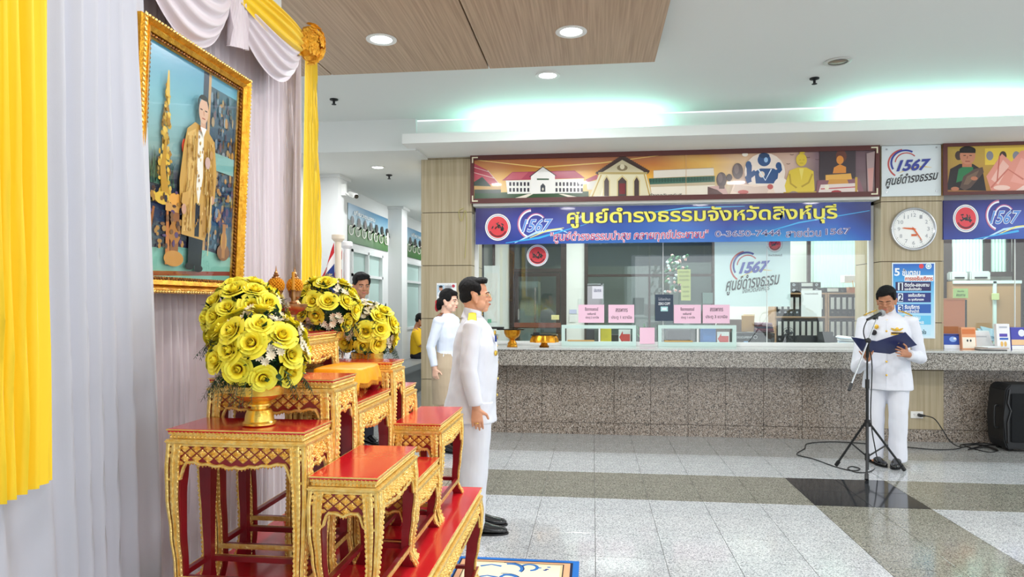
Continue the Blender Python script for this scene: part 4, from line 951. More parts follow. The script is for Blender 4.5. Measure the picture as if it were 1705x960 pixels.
def person(name, loc, face_dir, label, skin, pose, H=1.70, vox=.0045, dec=.5):
    rz = atan2(face_dir[1], face_dir[0]) - pi / 2
    t = thing('person', loc, label, 'person', rz=rz); s = H / 1.70; t.scale = (s, s, s)
    b = new()
    chain(b, [(0, 0, .86), (0, .0, .98), (0, .005, 1.10), (0, .0, 1.26), (0, -.012, 1.37)], [(.135, .095), (.14, .1), (.12, .09), (.145, .098), (.15, .07)], n=20)
    nb = V((0, -.015, 1.40)); hm = pose['head']; chain(b, [nb, V((0, -.012, 1.45)), hm @ V((0, -.022, .045))], [(.062, .060), (.055, .056), (.052, .056)], n=18)
    head_geo(b, hm)
    for i, a in enumerate(pose['arms']):
        chain(b, [a['sh'], a['el']], [(.045, .045), (.040, .040)], side=(0, 1, 0), n=14)
        chain(b, [a['el'], V(a['el']).lerp(V(a['wr']), .5), a['wr']], [(.040, .040), (.036, .036), (.026, .023)], side=a.get('side', (0, 1, 0)), n=14)
        finger_hand(b, a['wr'], a['D'], a['N'], a['T'], **a.get('kw', {}))
    for L in pose['legs']:
        chain(b, L, [(.085, .085), (.058, .06), (.052, .056), (.036, .04)], n=14) if len(L) == 4 else None
        an = V(L[-1]); chain(b, [an + V((0, -.02, -.02)), an + V((0, .05, -.04)), an + V((0, .085, -.05))], [(.032, .033), (.03, .025), (.02, .015)], n=12)
    me = remesh(b, vox, 4, dec); link('body', me, skin, t, local=True, smooth=True)
    return t
def displace(me, fn):
    n = len(me.vertices); a = np.empty(n * 3, 'f'); me.vertices.foreach_get('co', a); a = a.reshape(-1, 3); nn = np.empty(n * 3, 'f'); me.vertex_normals.foreach_get('vector', nn); nn = nn.reshape(-1, 3)
    k = np.array([fn(c) for c in a.tolist()], 'f'); me.vertices.foreach_set('co', (a + nn * k[:, None]).ravel()); me.update()
def cloth(b, name, t, m, vox=.006, sm=3, wr=.004, seed=0, dec=.6, freq=9, zlim=None):
    me = remesh(b, vox, sm, None); o = V((seed * 3.1, seed, 0))
    def fn(c):
        q = V((c[0] * 1.2, c[1] * 1.2, c[2])) * freq + o; return wr * (noise.noise(q) + .5 * noise.noise(q * 2.3))
    displace(me, fn)
    ob = link(name, me, m, t, local=True, smooth=True); return ob
def eyes(t, hm, iris='#1a120e', closed=False, brow=True, lipc='#a8574c'):
    b = new()
    for s in (-1, 1):
        M = hm @ Matrix.Translation((s * .031, .0815, .109)) @ Matrix.Rotation(-s * .28, 4, 'Z')
        if not closed:
            bmesh.ops.create_icosphere(b, subdivisions=2, radius=1, matrix=M @ Matrix.Diagonal((.0125, .003, .0046, 1)))
    if not closed: fin('eye_white', b, mat('eye_white', '#e8e2da', .3), t, local=True, smooth=True)
    else: b.free()
    b = new()
    for s in (-1, 1):
        M = hm @ Matrix.Translation((s * .031, .0838, .109)) @ Matrix.Rotation(-s * .28, 4, 'Z')
        if not closed: bmesh.ops.create_icosphere(b, subdivisions=2, radius=1, matrix=M @ Matrix.Diagonal((.005, .002, .0045, 1)))
        for k in range(7):
            u = (k - 3) / 3; zz = .0035 - .003 * u * u if not closed else -.004 - .002 * (1 - u * u)
            bmesh.ops.create_icosphere(b, subdivisions=1, radius=1, matrix=M @ Matrix.Translation((u * .012, .0015, zz)) @ Matrix.Diagonal((.003, .0016, .0013, 1)))
    fin('eye', b, mat('dark_eye', iris, .2), t, local=True, smooth=True)
    if brow:
        b = new()
        for s in (-1, 1):
            P = [hm @ V((s * x, y, z)) for x, y, z in ((.012, .094, .127), (.026, .093, .132), (.040, .083, .131), (.049, .073, .126))]
            tube(b, P, [(.0022, .0032)] * 4, 6)
        fin('eyebrow', b, HAIR, t, local=True, smooth=True)
    b = new()
    P = [hm @ V((x, .096 - abs(x) * 9 * abs(x) * 2.2, .050 + abs(x) * .05)) for x in (-.02, -.01, 0, .01, .02)]
    tube(b, P, [.0016, .0052, .0058, .0052, .0016], 8); fin('lips', b, mat('lips' + lipc.strip('#'), lipc, .45), t, local=True, smooth=True)
def hair(t, hm, style='short', vox=.0045):
    b = new()
    def e(c, r, rot=None):
        q = hm @ Matrix.Translation(V(c))
        if rot: q = q @ Euler(rot).to_matrix().to_4x4()
        bmesh.ops.create_icosphere(b, subdivisions=3, radius=1, matrix=q @ Matrix.Diagonal((r[0], r[1], r[2], 1)))
    if style == 'short':   # brushed-up front, cropped sides
        e((0, -.025, .165), (.077, .088, .080)); e((0, -.050, .115), (.072, .060, .062)); e((0, .025, .205), (.062, .058, .030), (.25, 0, 0)); e((0, .066, .212), (.05, .024, .020), (.5, 0, 0))
        for s in (-1, 1): e((s * .060, .010, .162), (.018, .035, .036)); e((s * .060, -.042, .122), (.014, .022, .034)); e((s * .064, .026, .128), (.007, .010, .026))
        r = random.Random(3)
        for k in range(40): x = r.uniform(-.05, .05); y = r.uniform(-.05, .075); e((x, y, .222 - y * y * 3 - x * x * 4), (.007, .014, .012), (r.uniform(.2, .8), 0, 0))
    elif style == 'full':
        e((0, -.022, .168), (.083, .094, .082)); e((0, -.050, .118), (.076, .060, .066)); e((0, .030, .206), (.072, .060, .032), (.1, 0, 0)); e((.02, .072, .190), (.055, .020, .018), (.2, .2, 0))
        for s in (-1, 1): e((s * .070, .008, .158), (.016, .042, .042)); e((s * .070, -.010, .125), (.012, .022, .03))
    else:   # pulled back
        e((0, -.020, .160), (.081, .096, .086)); e((0, -.055, .110), (.074, .062, .062)); e((0, .035, .190), (.066, .055, .034))
        for s in (-1, 1): e((s * .068, .022, .150), (.014, .044, .046)); e((s * .072, -.022, .115), (.012, .035, .04))
        e((0, -.112, .085), (.048, .040, .055)); e((0, -.120, .045), (.036, .032, .04))
    me = remesh(b, vox, 2, None)
    displace(me, lambda c: .0022 * noise.noise((c[0] * 110, c[1] * 60, c[2] * 60)))
    return link('hair', me, HAIR, t, local=True, smooth=True)
def shoe(t, x, y, ang=0, L=.28):
    b = new(); M = Matrix.Translation((x, y, 0)) @ Matrix.Rotation(ang, 4, 'Z')
    R = []
    for (yy, w_, h_, zc) in ((-.075, .022, .03, .045), (-.06, .034, .048, .05), (-.02, .038, .05, .052), (.04, .040, .042, .045), (.10, .045, .030, .034), (.15, .042, .024, .028), (.185, .030, .018, .024), (.20, .012, .010, .020)):
        R.append([M @ V((w_ * cos(a), yy, max(.008, zc + h_ * sin(a)))) for a in [2 * pi * k / 16 for k in range(16)]])
    loft(b, R); o = fin('shoe', b, BLACKG, t, local=True, smooth=True, sharp=0)
    b = new(); R = []
    out = [(-.080, .018), (-.06, .036), (.0, .037), (.05, .040), (.11, .047), (.165, .040), (.20, .020), (.208, .006)]
    poly = [(w_, y_) for y_, w_ in out] + [(-w_, y_) for y_, w_ in out[::-1]]
    loft(b, [[M @ V((x_, y_, 0)) for x_, y_ in poly], [M @ V((x_, y_, .012)) for x_, y_ in poly]]); s_ = fin('sole', b, BLACK, o, local=True)
def headM(loc, pitch=0, yaw=0, roll=0): return Matrix.Translation(V(loc)) @ Euler((pitch, roll, yaw)).to_matrix().to_4x4()
def disc(b, M, r, d, n=16): lathe(b, [(r, 0), (r * .95, d), (r * .5, d * 1.5), (.0005, d * 1.6)], M=M, n=n)
def onfront(x, y, z, nx=0, nz=0): return Matrix.Translation((x, y, z)) @ V((nx, 1, nz)).to_track_quat('Z', 'Y').to_matrix().to_4x4()
def uniform_jacket(t, arms, tors, seed, hem=.745):
    b = new(); chain(b, [p for p, r in tors], [r for p, r in tors], n=28, round_=False)
    chain(b, [(0, -.018, 1.425), (0, -.014, 1.458), (0, -.006, 1.490)], [(.086, .080), (.068, .066), (.064, .063)], n=22, round_=False)
    for a in arms:
        sh = V(a['sh']); el = V(a['el']); wr = V(a['wr']); m1 = sh.lerp(el, .5); d = (wr - el); cuff = el + d * .93; sx = 1 if sh.x > 0 else -1
        ell(b, sh + V((-sx * .008, 0, -.006)), (.060, .066, .052), sub=3); ell(b, el, (.056, .056, .056), sub=3)
        chain(b, [sh + V((-sx * .06, 0, .0)), sh, m1, el], [(.058, .060), (.062, .062), (.060, .060), (.056, .056)], side=(0, 1, 0), n=20, round_=False)
        chain(b, [el, el + d * .45, cuff], [(.056, .056), (.051, .051), (.046, .046)], side=a.get('side', (0, 1, 0)), n=20, round_=False)
    return cloth(b, 'jacket', t, UNIF, .006, 4, .006, seed, freq=8)
def trousers(t, legs, seed, w_=1.0, hem=.045):
    b = new(); chain(b, [(0, 0, .80), (0, 0, .90), (0, 0, .99)], [(.165 * w_, .125 * w_), (.17 * w_, .128 * w_), (.15 * w_, .115 * w_)], n=24, round_=False)
    for L in legs:
        hp, kn, cf, an = [V(p) for p in L]; bot = V((an.x, an.y - .005, hem))
        chain(b, [hp, hp.lerp(kn, .35), kn, kn.lerp(bot, .55), bot], [(.098 * w_, .118 * w_), (.093 * w_, .108 * w_), (.078 * w_, .088 * w_), (.074 * w_, .084 * w_), (.076 * w_, .092 * w_)], n=22, round_=False)
    o = cloth(b, 'trousers', t, UNIF, .0065, 3, .005, seed + 1, freq=7)
    return o
def buttons(t, pts, col=GOLDS, r=.0095, nm='button'):
    b = new()
    for (x, y, z) in pts: disc(b, onfront(x, y, z), r, .004)
    fin(nm, b, col, t, local=True, smooth=True)

# ---- man standing at attention beside the altar, in profile
hm = headM((0, .012, 1.468), pitch=.05)
armR = dict(sh=(.205, -.01, 1.375), el=(.262, -.035, 1.10), wr=(.258, .015, .862), D=(0, .08, -1), N=(-1, .1, 0), T=(0, 1, 0), kw=dict(curl=(.28, .35, .25)))
armL = dict(sh=(-.205, -.01, 1.375), el=(-.262, -.035, 1.10), wr=(-.258, .015, .862), D=(0, .08, -1), N=(1, .1, 0), T=(0, 1, 0), kw=dict(curl=(.28, .35, .25)))
legs = [[(.088, 0, .88), (.090, .005, .50), (.09, -.01, .30), (.088, -.02, .085)], [(-.088, 0, .88), (-.09, .005, .50), (-.09, -.01, .30), (-.088, -.02, .085)]]
m1 = person('m1', (-.785, 4.50, 0), (1, .16), 'man in white dress uniform and glasses standing at attention in profile beside the altar', SKIN, dict(head=hm, arms=[armR, armL], legs=legs), H=1.68, vox=.004)
tors = [((0, -.03, .745), (.205, .185)), ((0, -.025, .86), (.198, .172)), ((0, -.005, 1.0), (.185, .160)), ((0, .005, 1.12), (.185, .155)), ((0, .006, 1.25), (.195, .148)), ((0, -.003, 1.35), (.185, .118)), ((0, -.012, 1.41), (.125, .085)), ((0, -.014, 1.44), (.08, .072))]
uniform_jacket(m1, [armR, armL], tors, 2); trousers(m1, legs, 3, 1.06)
hair(m1, hm, 'short'); eyes(m1, hm)
for x in (.088, -.088): shoe(m1, x, .02)
buttons(m1, [(0, y, z) for y, z in ((.135, 1.34), (.152, 1.24), (.158, 1.13), (.157, 1.02), (.152, .91))])
b = new()
for s in (-1, 1):
    M = hm @ Matrix.Translation((s * .034, .103, .108)); pts = [M @ V((.019 * cos(a), -.006 * abs(cos(a)) * (1 if s * cos(a) > 0 else 0), .014 * sin(a))) for a in [2 * pi * k / 20 for k in range(21)]]; tube(b, pts, .0011, 5)
    tube(b, [hm @ V((s * .053, .100, .111)), hm @ V((s * .072, .06, .113)), hm @ V((s * .080, .0, .112)), hm @ V((s * .080, -.018, .100))], .0013, 5)
tube(b, [hm @ V((-.015, .104, .112)), hm @ V((.015, .104, .112))], .0011, 5); g_ = fin('spectacles', b, mat('pale_gold_wire', '#e8d9a0', .25, .7), m1, local=True, smooth=True)
b = new()
for s in (-1, 1):
    M = hm @ Matrix.Translation((s * .034, .102, .108)); ext(b, circ(0, 0, .018, .013, 20), 'xz', -.0005, .0005, M=M)
fin('lens', b, GLASSC, g_, local=True)
def epaulette(t, s, cloth_m, stars=True, xo=.155, z=1.4285, y=-.012, n=0):
    b = new(); M = Matrix.Translation((s * xo, y, z)) @ Matrix.Rotation(s * .42, 4, 'Y')
    poly = [(-.062, -.024), (.048, -.028), (.056, 0), (.048, .028), (-.062, .024), (-.072, .0)]
    if s < 0: poly = [(-a, c) for a, c in poly]
    ext(b, poly, 'xy', -.004, .004, M=M); o = fin('shoulder_board', b, cloth_m, t, local=True)
    b = new(); ext(b, [(a * 1.04, c * 1.08) for a, c in poly], 'xy', -.006, -.002, M=M)
    for k in range(n): disc(b, M @ Matrix.Translation((s * (-.03 + .026 * k), 0, .004)), .009, .003, 8)
    fin('gold_edging', b, GOLDS if n else mat('dark_braid', '#4a3a1a', .6), o, local=True)
YB = mat('yellow_braid', '#e6d020', .5, bump=.4, bscale=300)
epaulette(m1, 1, YB, z=1.437); epaulette(m1, -1, YB, z=1.437)
# medals on the left breast and collar marks
b = new()
for k, z in enumerate((1.475, 1.455)): disc(b, onfront(.028, .052 - .0 * k, z), .006, .003)
disc(b, onfront(-.028, .052, 1.47), .006, .003)
for (x, y, z, r) in ((-.09, .138, 1.20, .022), (-.05, .152, 1.13, .026), (.05, .150, 1.30, .012)): disc(b, onfront(x, y, z, x * 2), r, .004, 12)
disc(b, onfront(.085, .136, 1.335, .5), .014, .004, 10); disc(b, onfront(.10, .142, 1.20, .6), .019, .005, 10)
fin('medal', b, GOLDS, m1, local=True)
b = new(); box(b, .065, .10, .136, .150, 1.275, 1.315); box(b, -.12, -.05, .135, .148, 1.27, 1.30); fin('ribbon_bar', b, mat('blue_ribbon', '#25408f', .6), m1, local=True)
b = new(); M = Matrix.Translation((.262, .018, .765)); pts = [M @ V((.0115 * cos(a), .013 * sin(a), 0)) for a in [2 * pi * k / 14 for k in range(15)]]; tube(b, pts, .0022, 5); fin('ring', b, GOLDS, m1, local=True)

# ---- officer reading from the blue folder at the microphone
fd = (-.42, -.91)
def LOC(p, loc, fdir, H=1.68): k = Matrix.Translation(V(loc)) @ Matrix.Rotation(atan2(fdir[1], fdir[0]) - pi / 2, 4, 'Z') @ Matrix.Scale(H / 1.70, 4); return k.inverted() @ p
SP = V((2.755, 6.80, 0))
hm = headM((0, .035, 1.455), pitch=-.34, yaw=-.12)
q = lambda px, py, d: LOC(WD(px, py, d), SP, fd)
wr_, er_ = q(1446, 596, 6.20), q(1427, 612, 6.40); wl_, el_ = q(1512, 590, 6.14), q(1533, 596, 6.36)
aR = dict(sh=(.200, -.01, 1.365), el=er_, wr=wr_, D=q(1432, 572, 6.05) - wr_, N=q(1450, 575, 6.3) - q(1440, 575, 6.0), T=q(1470, 570, 6.1) - wr_, side=(0, 0, 1), kw=dict(curl=(.3, .5, .3), thumb=(.5, .7, .1)))
aL = dict(sh=(-.200, -.01, 1.365), el=el_, wr=wl_, D=q(1474, 577, 6.00) - wl_, N=q(1490, 575, 6.3) - q(1490, 575, 6.0), T=V((0, 0, 1)), side=(0, 0, 1), kw=dict(curl=(.10, .12, .10), spread=.05, thumb=(.35, .9, .1)))
legs = [[(.088, 0, .88), (.100, .01, .50), (.105, -.005, .30), (.112, -.02, .085)], [(-.088, 0, .88), (-.090, .02, .50), (-.088, .0, .30), (-.085, -.01, .085)]]
m2 = person('m2', SP, fd, 'man in white dress uniform reading from an open dark blue folder at the microphone', SKIND, dict(head=hm, arms=[aR, aL], legs=legs), H=1.68, vox=.004)
tors = [((0, -.005, .715), (.218, .165)), ((0, -.005, .86), (.205, .155)), ((0, .0, 1.0), (.190, .145)), ((0, .005, 1.12), (.188, .142)), ((0, .006, 1.25), (.198, .145)), ((0, -.003, 1.35), (.185, .118)), ((0, -.012, 1.41), (.125, .085)), ((0, -.014, 1.44), (.08, .072))]
uniform_jacket(m2, [aR, aL], tors, 5); trousers(m2, legs, 7, 1.05)
hair(m2, hm, 'full'); eyes(m2, hm, closed=True)
shoe(m2, .112, .0, .55); shoe(m2, -.085, .03, -.1)
buttons(m2, [(0, y, z) for y, z in ((.105, 1.37), (.148, 1.27), (.150, 1.16), (.148, .985), (.158, .86))])
for s in (1, -1): epaulette(m2, s, mat('gold_black_board', '#d9b63a', .4, .3, bump=.5, bscale=90, var='#3a2c12', vscale=40), z=1.437, n=3)
b = new(); lathe(b, [(.008, 0), (.016, .004), (.001, .008)], M=onfront(-.085, .149, 1.292, -.3), n=10)
for s in (-1, 1):
    W_ = [(-.085 + s * x, z) for x, z in ((.006, 1.288), (.045, 1.302), (.052, 1.296), (.03, 1.276), (.008, 1.272))]; ext(b, W_, 'xz', .142, .150)
box(b, -.135, -.035, .139, .148, 1.235, 1.262); fin('wing_badge', b, GOLDS, m2, local=True)
b = new(); box(b, -.130, -.04, .1475, .150, 1.247, 1.259); fin('name_bar', b, mat('dark_enamel', '#1c1a22', .3), m2, local=True)
b = new(); disc(b, onfront(.085, .137, 1.31, .3), .022, .005, 12); disc(b, onfront(.028, .058, 1.462), .007, .003); disc(b, onfront(-.028, .058, 1.462), .007, .003); fin('medal', b, GOLDS, m2, local=True)
b = new(); disc(b, onfront(.105, .140, 1.255, .35), .027, .005, 12); fin('round_badge', b, mat('dark_enamel', '#1c1a22', .3), m2, local=True)
b = new(); tube(b, [(0, .150, 1.38 - .0), (0, .147, 1.25), (0, .146, 1.10), (0, .152, .95), (0, .160, .72)], .002, 4); fin('front_seam', b, UNIF, m2, local=True)
# folder: two covers meeting at a spine, in world space
FO = mat('navy_folder', '#15225a', .38, bump=.03, bscale=80); PAP = mat('white_paper', '#f2f1ec', .7)
D0 = 6.34
def wp(px, py, d): return WD(px, py, d)
c1, c2, c3, c4 = wp(1417, 561, 5.98), wp(1460, 568, 6.06), wp(1482, 589, 6.21), wp(1434, 584, 6.13)
c5, c6 = wp(1508, 553, 6.04), wp(1527, 574, 6.20)
t = thing('folder', (c2 + c3) / 2, 'open dark blue presentation folder held in both hands', 'folder')
def slab(b, q, h, mi=0):
    n = (q[1] - q[0]).cross(q[3] - q[0]).normalized() * h; n = n if n.dot(q[0] - V((0, 0, CH))) > 0 else -n
    loft(b, [[p for p in q], [p + n for p in q]], mi)
b = new(); slab(b, [c1, c2, c3, c4], .004); fin('cover', b, FO, t); b = new(); slab(b, [c2, c5, c6, c3], .004); fin('cover', b, FO, t)
up = (c1 - V((0, 0, CH))).normalized() * .006
b = new(); slab(b, [p.lerp((c1 + c2 + c3 + c4) / 4, .08) + up for p in (c1, c2, c3, c4)], .002); slab(b, [p.lerp((c5 + c2 + c3 + c6) / 4, .08) + up for p in (c2, c5, c6, c3)], .002); fin('pages', b, PAP, t)
n_ = (c5 - c2).cross(c3 - c2).normalized(); n_ = n_ if n_.dot(V((0, 0, CH)) - c2) > 0 else -n_
ctr = (c2 + c5 + c6 + c3) / 4 + n_ * .001
b = new(); ex = (c5 - c2).normalized(); ey = (c3 - c2).normalized()
ctr = (c2 + c5 + c6 + c3) / 4 + n_ * .0012
loft(b, [[ctr + ex * x + ey * y for x, y in ((-.018, .006), (.004, .0), (.016, -.014), (.014, .01), (.0, .014))], [ctr + n_ * .001 + ex * x + ey * y for x, y in ((-.018, .006), (.004, .0), (.016, -.014), (.014, .01), (.0, .014))]]); fin('silver_emblem', b, STEEL, t)

# ---- woman behind him
hm = headM((0, .015, 1.462), pitch=-.05)
aR = dict(sh=(.165, -.01, 1.36), el=(.205, -.08, 1.10), wr=(.19, -.04, .88), D=(0, .1, -1), N=(-1, 0, 0), T=(0, 1, 0), kw=dict(s=.9))
aL = dict(sh=(-.165, -.01, 1.36), el=(-.205, -.08, 1.10), wr=(-.19, -.04, .88), D=(0, .1, -1), N=(1, 0, 0), T=(0, 1, 0), kw=dict(s=.9))
legs = [[(.08, 0, .86), (.075, .01, .48), (.075, -.01, .30), (.072, -.02, .075)], [(-.08, 0, .86), (-.075, .01, .48), (-.075, -.01, .30), (-.072, -.02, .075)]]
wp_ = WD(745, 600, 7.0)
m3 = person('m3', (wp_.x, wp_.y, 0), (.93, -.30), 'woman in pale blue shirt and khaki skirt standing against the left pillar', SKINL, dict(head=hm, arms=[aR, aL], legs=legs), H=1.66, vox=.0055)
SHIRT = mat('pale_blue_shirt', '#dfe8f6', .75, bump=.05, bscale=300)
b = new(); chain(b, [(0, 0, .96), (0, .0, 1.06), (0, .01, 1.20), (0, .005, 1.30), (0, -.01, 1.39), (0, -.012, 1.44)], [(.150, .115), (.135, .105), (.155, .125), (.170, .122), (.155, .098), (.080, .072)], n=24, round_=False)
for a in (aR, aL): sh, el, wr = V(a['sh']), V(a['el']), V(a['wr']); ell(b, sh, (.060, .062, .056), sub=3); ell(b, el, (.047, .047, .047), sub=3); chain(b, [sh + V((-.05 if sh.x > 0 else .05, 0, 0)), sh, el, wr.lerp(el, .1)], [(.056, .056), (.060, .058), (.048, .048), (.038, .038)], side=(0, 1, 0), n=16, round_=False)
cloth(b, 'shirt', m3, SHIRT, .0065, 3, .004, 9)
b = new(); chain(b, [(0, .0, .50), (0, -.005, .70), (0, -.012, .88), (0, -.005, 1.0), (0, 0, 1.04)], [(.165, .150), (.178, .155), (.178, .150), (.148, .118), (.140, .108)], n=28, round_=False); cloth(b, 'skirt', m3, mat('khaki_skirt', '#b7a58c', .75, bump=.05, bscale=300), .0065, 3, .003, 4)
hair(m3, hm, 'tied', .005); eyes(m3, hm, lipc='#b04a4a')
b = new(); q = hm @ V((0, -.125, .09)); ell(b, q + V((0, 0, .01)), (.03, .016, .018), sub=2); ell(b, q + V((0, -.02, -.05)), (.035, .02, .05), sub=2); ell(b, q + V((.03, -.01, .0)), (.022, .012, .025), sub=2); fin('hair_bow', b, mat('red_bow', '#b8202c', .6), m3, local=True, smooth=True)
b = new(); ext(b, [(-.05, -.02), (.035, -.022), (.035, .022), (-.05, .02)], 'xy', -.003, .004, M=Matrix.Translation((.14, -.012, 1.428)) @ Matrix.Rotation(.4, 4, 'Y')); fin('shoulder_strap', b, mat('brown_braid', '#7a4a2a', .6), m3, local=True)
for x in (.075, -.075): shoe(m3, x, .02)
# ---- young man behind the flowers
hm = headM((0, .02, 1.462), pitch=-.12, yaw=-.25)
mk = lambda s: dict(sh=(s * .19, -.01, 1.37), el=(s * .235, -.03, 1.10), wr=(s * .20, .04, .87), D=(0, .1, -1), N=(-s, .1, 0), T=(0, 1, 0))
legs = [[(.088, 0, .88), (.090, .005, .50), (.09, -.01, .30), (.088, -.02, .085)], [(-.088, 0, .88), (-.09, .005, .50), (-.09, -.01, .30), (-.088, -.02, .085)]]
wp_ = WD(599, 600, 7.35)
m4 = person('m4', (wp_.x, wp_.y, 0), (.80, -.60), 'young man in pale blue shirt standing behind the flags and roses', SKIND, dict(head=hm, arms=[mk(1), mk(-1)], legs=legs), H=1.84, vox=.0055)
b = new(); chain(b, [(0, -.0, .86), (0, .0, 1.0), (0, .01, 1.20), (0, .0, 1.33), (0, -.01, 1.40), (0, -.012, 1.435)], [(.18, .14), (.175, .14), (.19, .14), (.185, .115), (.12, .08), (.07, .066)], n=24, round_=False)
for s in (1, -1): a = mk(s); sh, el, wr = V(a['sh']), V(a['el']), V(a['wr']); chain(b, [sh + V((-.05 * s, 0, 0)), sh, el.lerp(sh, .25)], [(.062, .062), (.068, .066), (.066, .066)], side=(0, 1, 0), n=16, round_=False)
cloth(b, 'shirt', m4, SHIRT, .0065, 3, .004, 12)
b = new(); chain(b, [(0, 0, .80), (0, 0, .90), (0, 0, .97)], [(.155, .12), (.16, .122), (.15, .115)], n=24, round_=False)
for L in legs: chain(b, [V(L[0]), V(L[1]), V((L[3][0], L[3][1], .05))], [(.09, .11), (.075, .085), (.068, .08)], n=18, round_=False)
cloth(b, 'trousers', m4, mat('dark_trousers', '#20222c', .8), .008, 3, .004, 15)
hair(m4, hm, 'full', .005); eyes(m4, hm); b = new(); box(b, -.13, -.05, .138, .150, 1.245, 1.262); fin('name_bar', b, mat('dark_enamel', '#1c1a22', .3), m4, local=True)
b = new()
for s in (-1, 1): ext(b, [(s * .012, 1.425), (s * .06, 1.44), (s * .065, 1.40), (s * .03, 1.385)], 'xz', .045, .07)
fin('collar', b, SHIRT, m4, local=True)
for x in (.088, -.088): shoe(m4, x, .02)
# ---- seated person in yellow in the corridor
hm = headM((0, .03, 1.462), pitch=-.25)
sp = V((-3.22, 12.35, 0))
aR = dict(sh=(.19, -.01, 1.36), el=(.22, .10, 1.12), wr=(.12, .36, 1.12), D=(-.3, .9, .1), N=(0, 0, -1), T=(-1, 0, 0)); aL = dict(sh=(-.19, -.01, 1.36), el=(-.22, .10, 1.12), wr=(-.12, .36, 1.12), D=(.3, .9, .1), N=(0, 0, -1), T=(1, 0, 0))
legs = [[(.10, .02, .91), (.12, .44, .90), (.12, .46, .70), (.12, .44, .46)], [(-.10, .02, .91), (-.12, .44, .90), (-.12, .46, .70), (-.12, .44, .46)]]
m5 = person('m5', (sp.x, sp.y, -.355), (1, .05), 'person in yellow shirt and dark trousers sitting on the corridor bench', SKIND, dict(head=hm, arms=[aR, aL], legs=legs), H=1.68, vox=.008)
b = new(); chain(b, [(0, 0, .88), (0, .0, 1.10), (0, .0, 1.28), (0, -.01, 1.38), (0, -.012, 1.43)], [(.17, .14), (.17, .14), (.185, .13), (.13, .09), (.07, .066)], n=20, round_=False)
for a in (aR, aL): sh, el = V(a['sh']), V(a['el']); chain(b, [sh + V((-.05 if sh.x > 0 else .05, 0, 0)), sh, el], [(.06, .06), (.066, .064), (.06, .06)], side=(0, 1, 0), n=14, round_=False)
cloth(b, 'shirt', m5, mat('yellow_shirt', '#f2c21a', .75), .009, 2, .003, 2)
b = new(); chain(b, [(0, -.05, .915), (0, .05, .915)], [(.17, .09), (.17, .09)], n=18)
for L in legs: chain(b, [V(L[0]), V(L[1]), ], [(.088, .088), (.078, .078)], n=16); chain(b, [V(L[1]), V(L[3])], [(.075, .075), (.06, .06)], n=16)
cloth(b, 'trousers', m5, mat('dark_trousers', '#20222c', .8), .009, 2, .003, 3); hair(m5, hm, 'full', .007)
for x in (.12, -.12):
    b = new(); chain(b, [(x, .42, .405), (x, .60, .385)], [(.042, .04), (.038, .025)], n=12); fin('shoe', b, BLACKG, m5, local=True, smooth=True)
# ================================================================== BOARDS AND SIGNS
def board(name, X0, X1, z0, z1, Y, th, edge, lab, cat, col='#ffffff', group=None, em=None):
    """a flat board whose front face is the plane y=Y"""
    t = thing(name, ((X0 + X1) / 2, Y + th, z0), lab, cat, group)
    b = new(); box(b, X0, X1, Y, Y + th, z0, z1); fin('panel', b, em or mat('panel_' + col.strip('#'), col, .4), t); return t
NF = (0, -1, 0)
def mpx(Y): return lambda px, py: WY(px, py, Y)
def rot3(P, cx, cy, a):
    return [(cx + (x - cx) * cos(a) - (y - cy) * sin(a), cy + (x - cx) * sin(a) + (y - cy) * cos(a)) for x, y in P]
def seal(P, cx, cy, r):
    P += [('#2a2350', circ(cx, cy, r, n=32)), ('#f0f0f0', circ(cx, cy, r * .97, n=32)), ('#8b93a8', circ(cx, cy, r * .88, n=32)), ('#f2f2f2', circ(cx, cy, r * .84, n=32)), ('#e2404a', circ(cx, cy, r * .78, n=32))]
    q = random.Random(int(cx))
    for k in range(26): a = q.uniform(0, 6.28); x = cx + q.uniform(-.42, .42) * r; y = cy - r * .02 + q.uniform(-.25, .22) * r; P.append((q.choice(['#1d2a2c', '#24383a', '#d94850', '#15181c']), rot3(circ(x, y, r * .13, r * .05, 8), x, y, a)))
    for k in range(15): a = 2.62 - k * .149; x, y = cx + cos(a) * r * .66, cy + sin(a) * r * .66; P.append(('#2a1a2a', rot3(rect(x - r * .035, y - r * .06, x + r * .035, y + r * .06), x, y, a + 1.57)))
def logo(P, cx, cy, s, glow=False):   # broken ring arcs and golden swoosh; digits are added as text
    red, blu = ('#e8a2b4', '#6f9be0') if glow else ('#c0504e', '#33409a')
    P.append((red, arcband(cx - .10 * s, cy + .10 * s, .60 * s, .67 * s, 125, 262, 20))); P.append((blu, arcband(cx - .06 * s, cy + .06 * s, .52 * s, .60 * s, 150, 300, 20))); P.append((red, arcband(cx - .02 * s, cy + .06 * s, .42 * s, .47 * s, 185, 318, 18)))
    P.append(('#e8c34a' if not glow else '#e9e27a', line([(cx - .35 * s, cy + .52 * s), (cx + .15 * s, cy + .30 * s), (cx + .6 * s, cy + .22 * s), (cx + .98 * s, cy + .26 * s)], [.01 * s, .05 * s, .05 * s, .01 * s])))
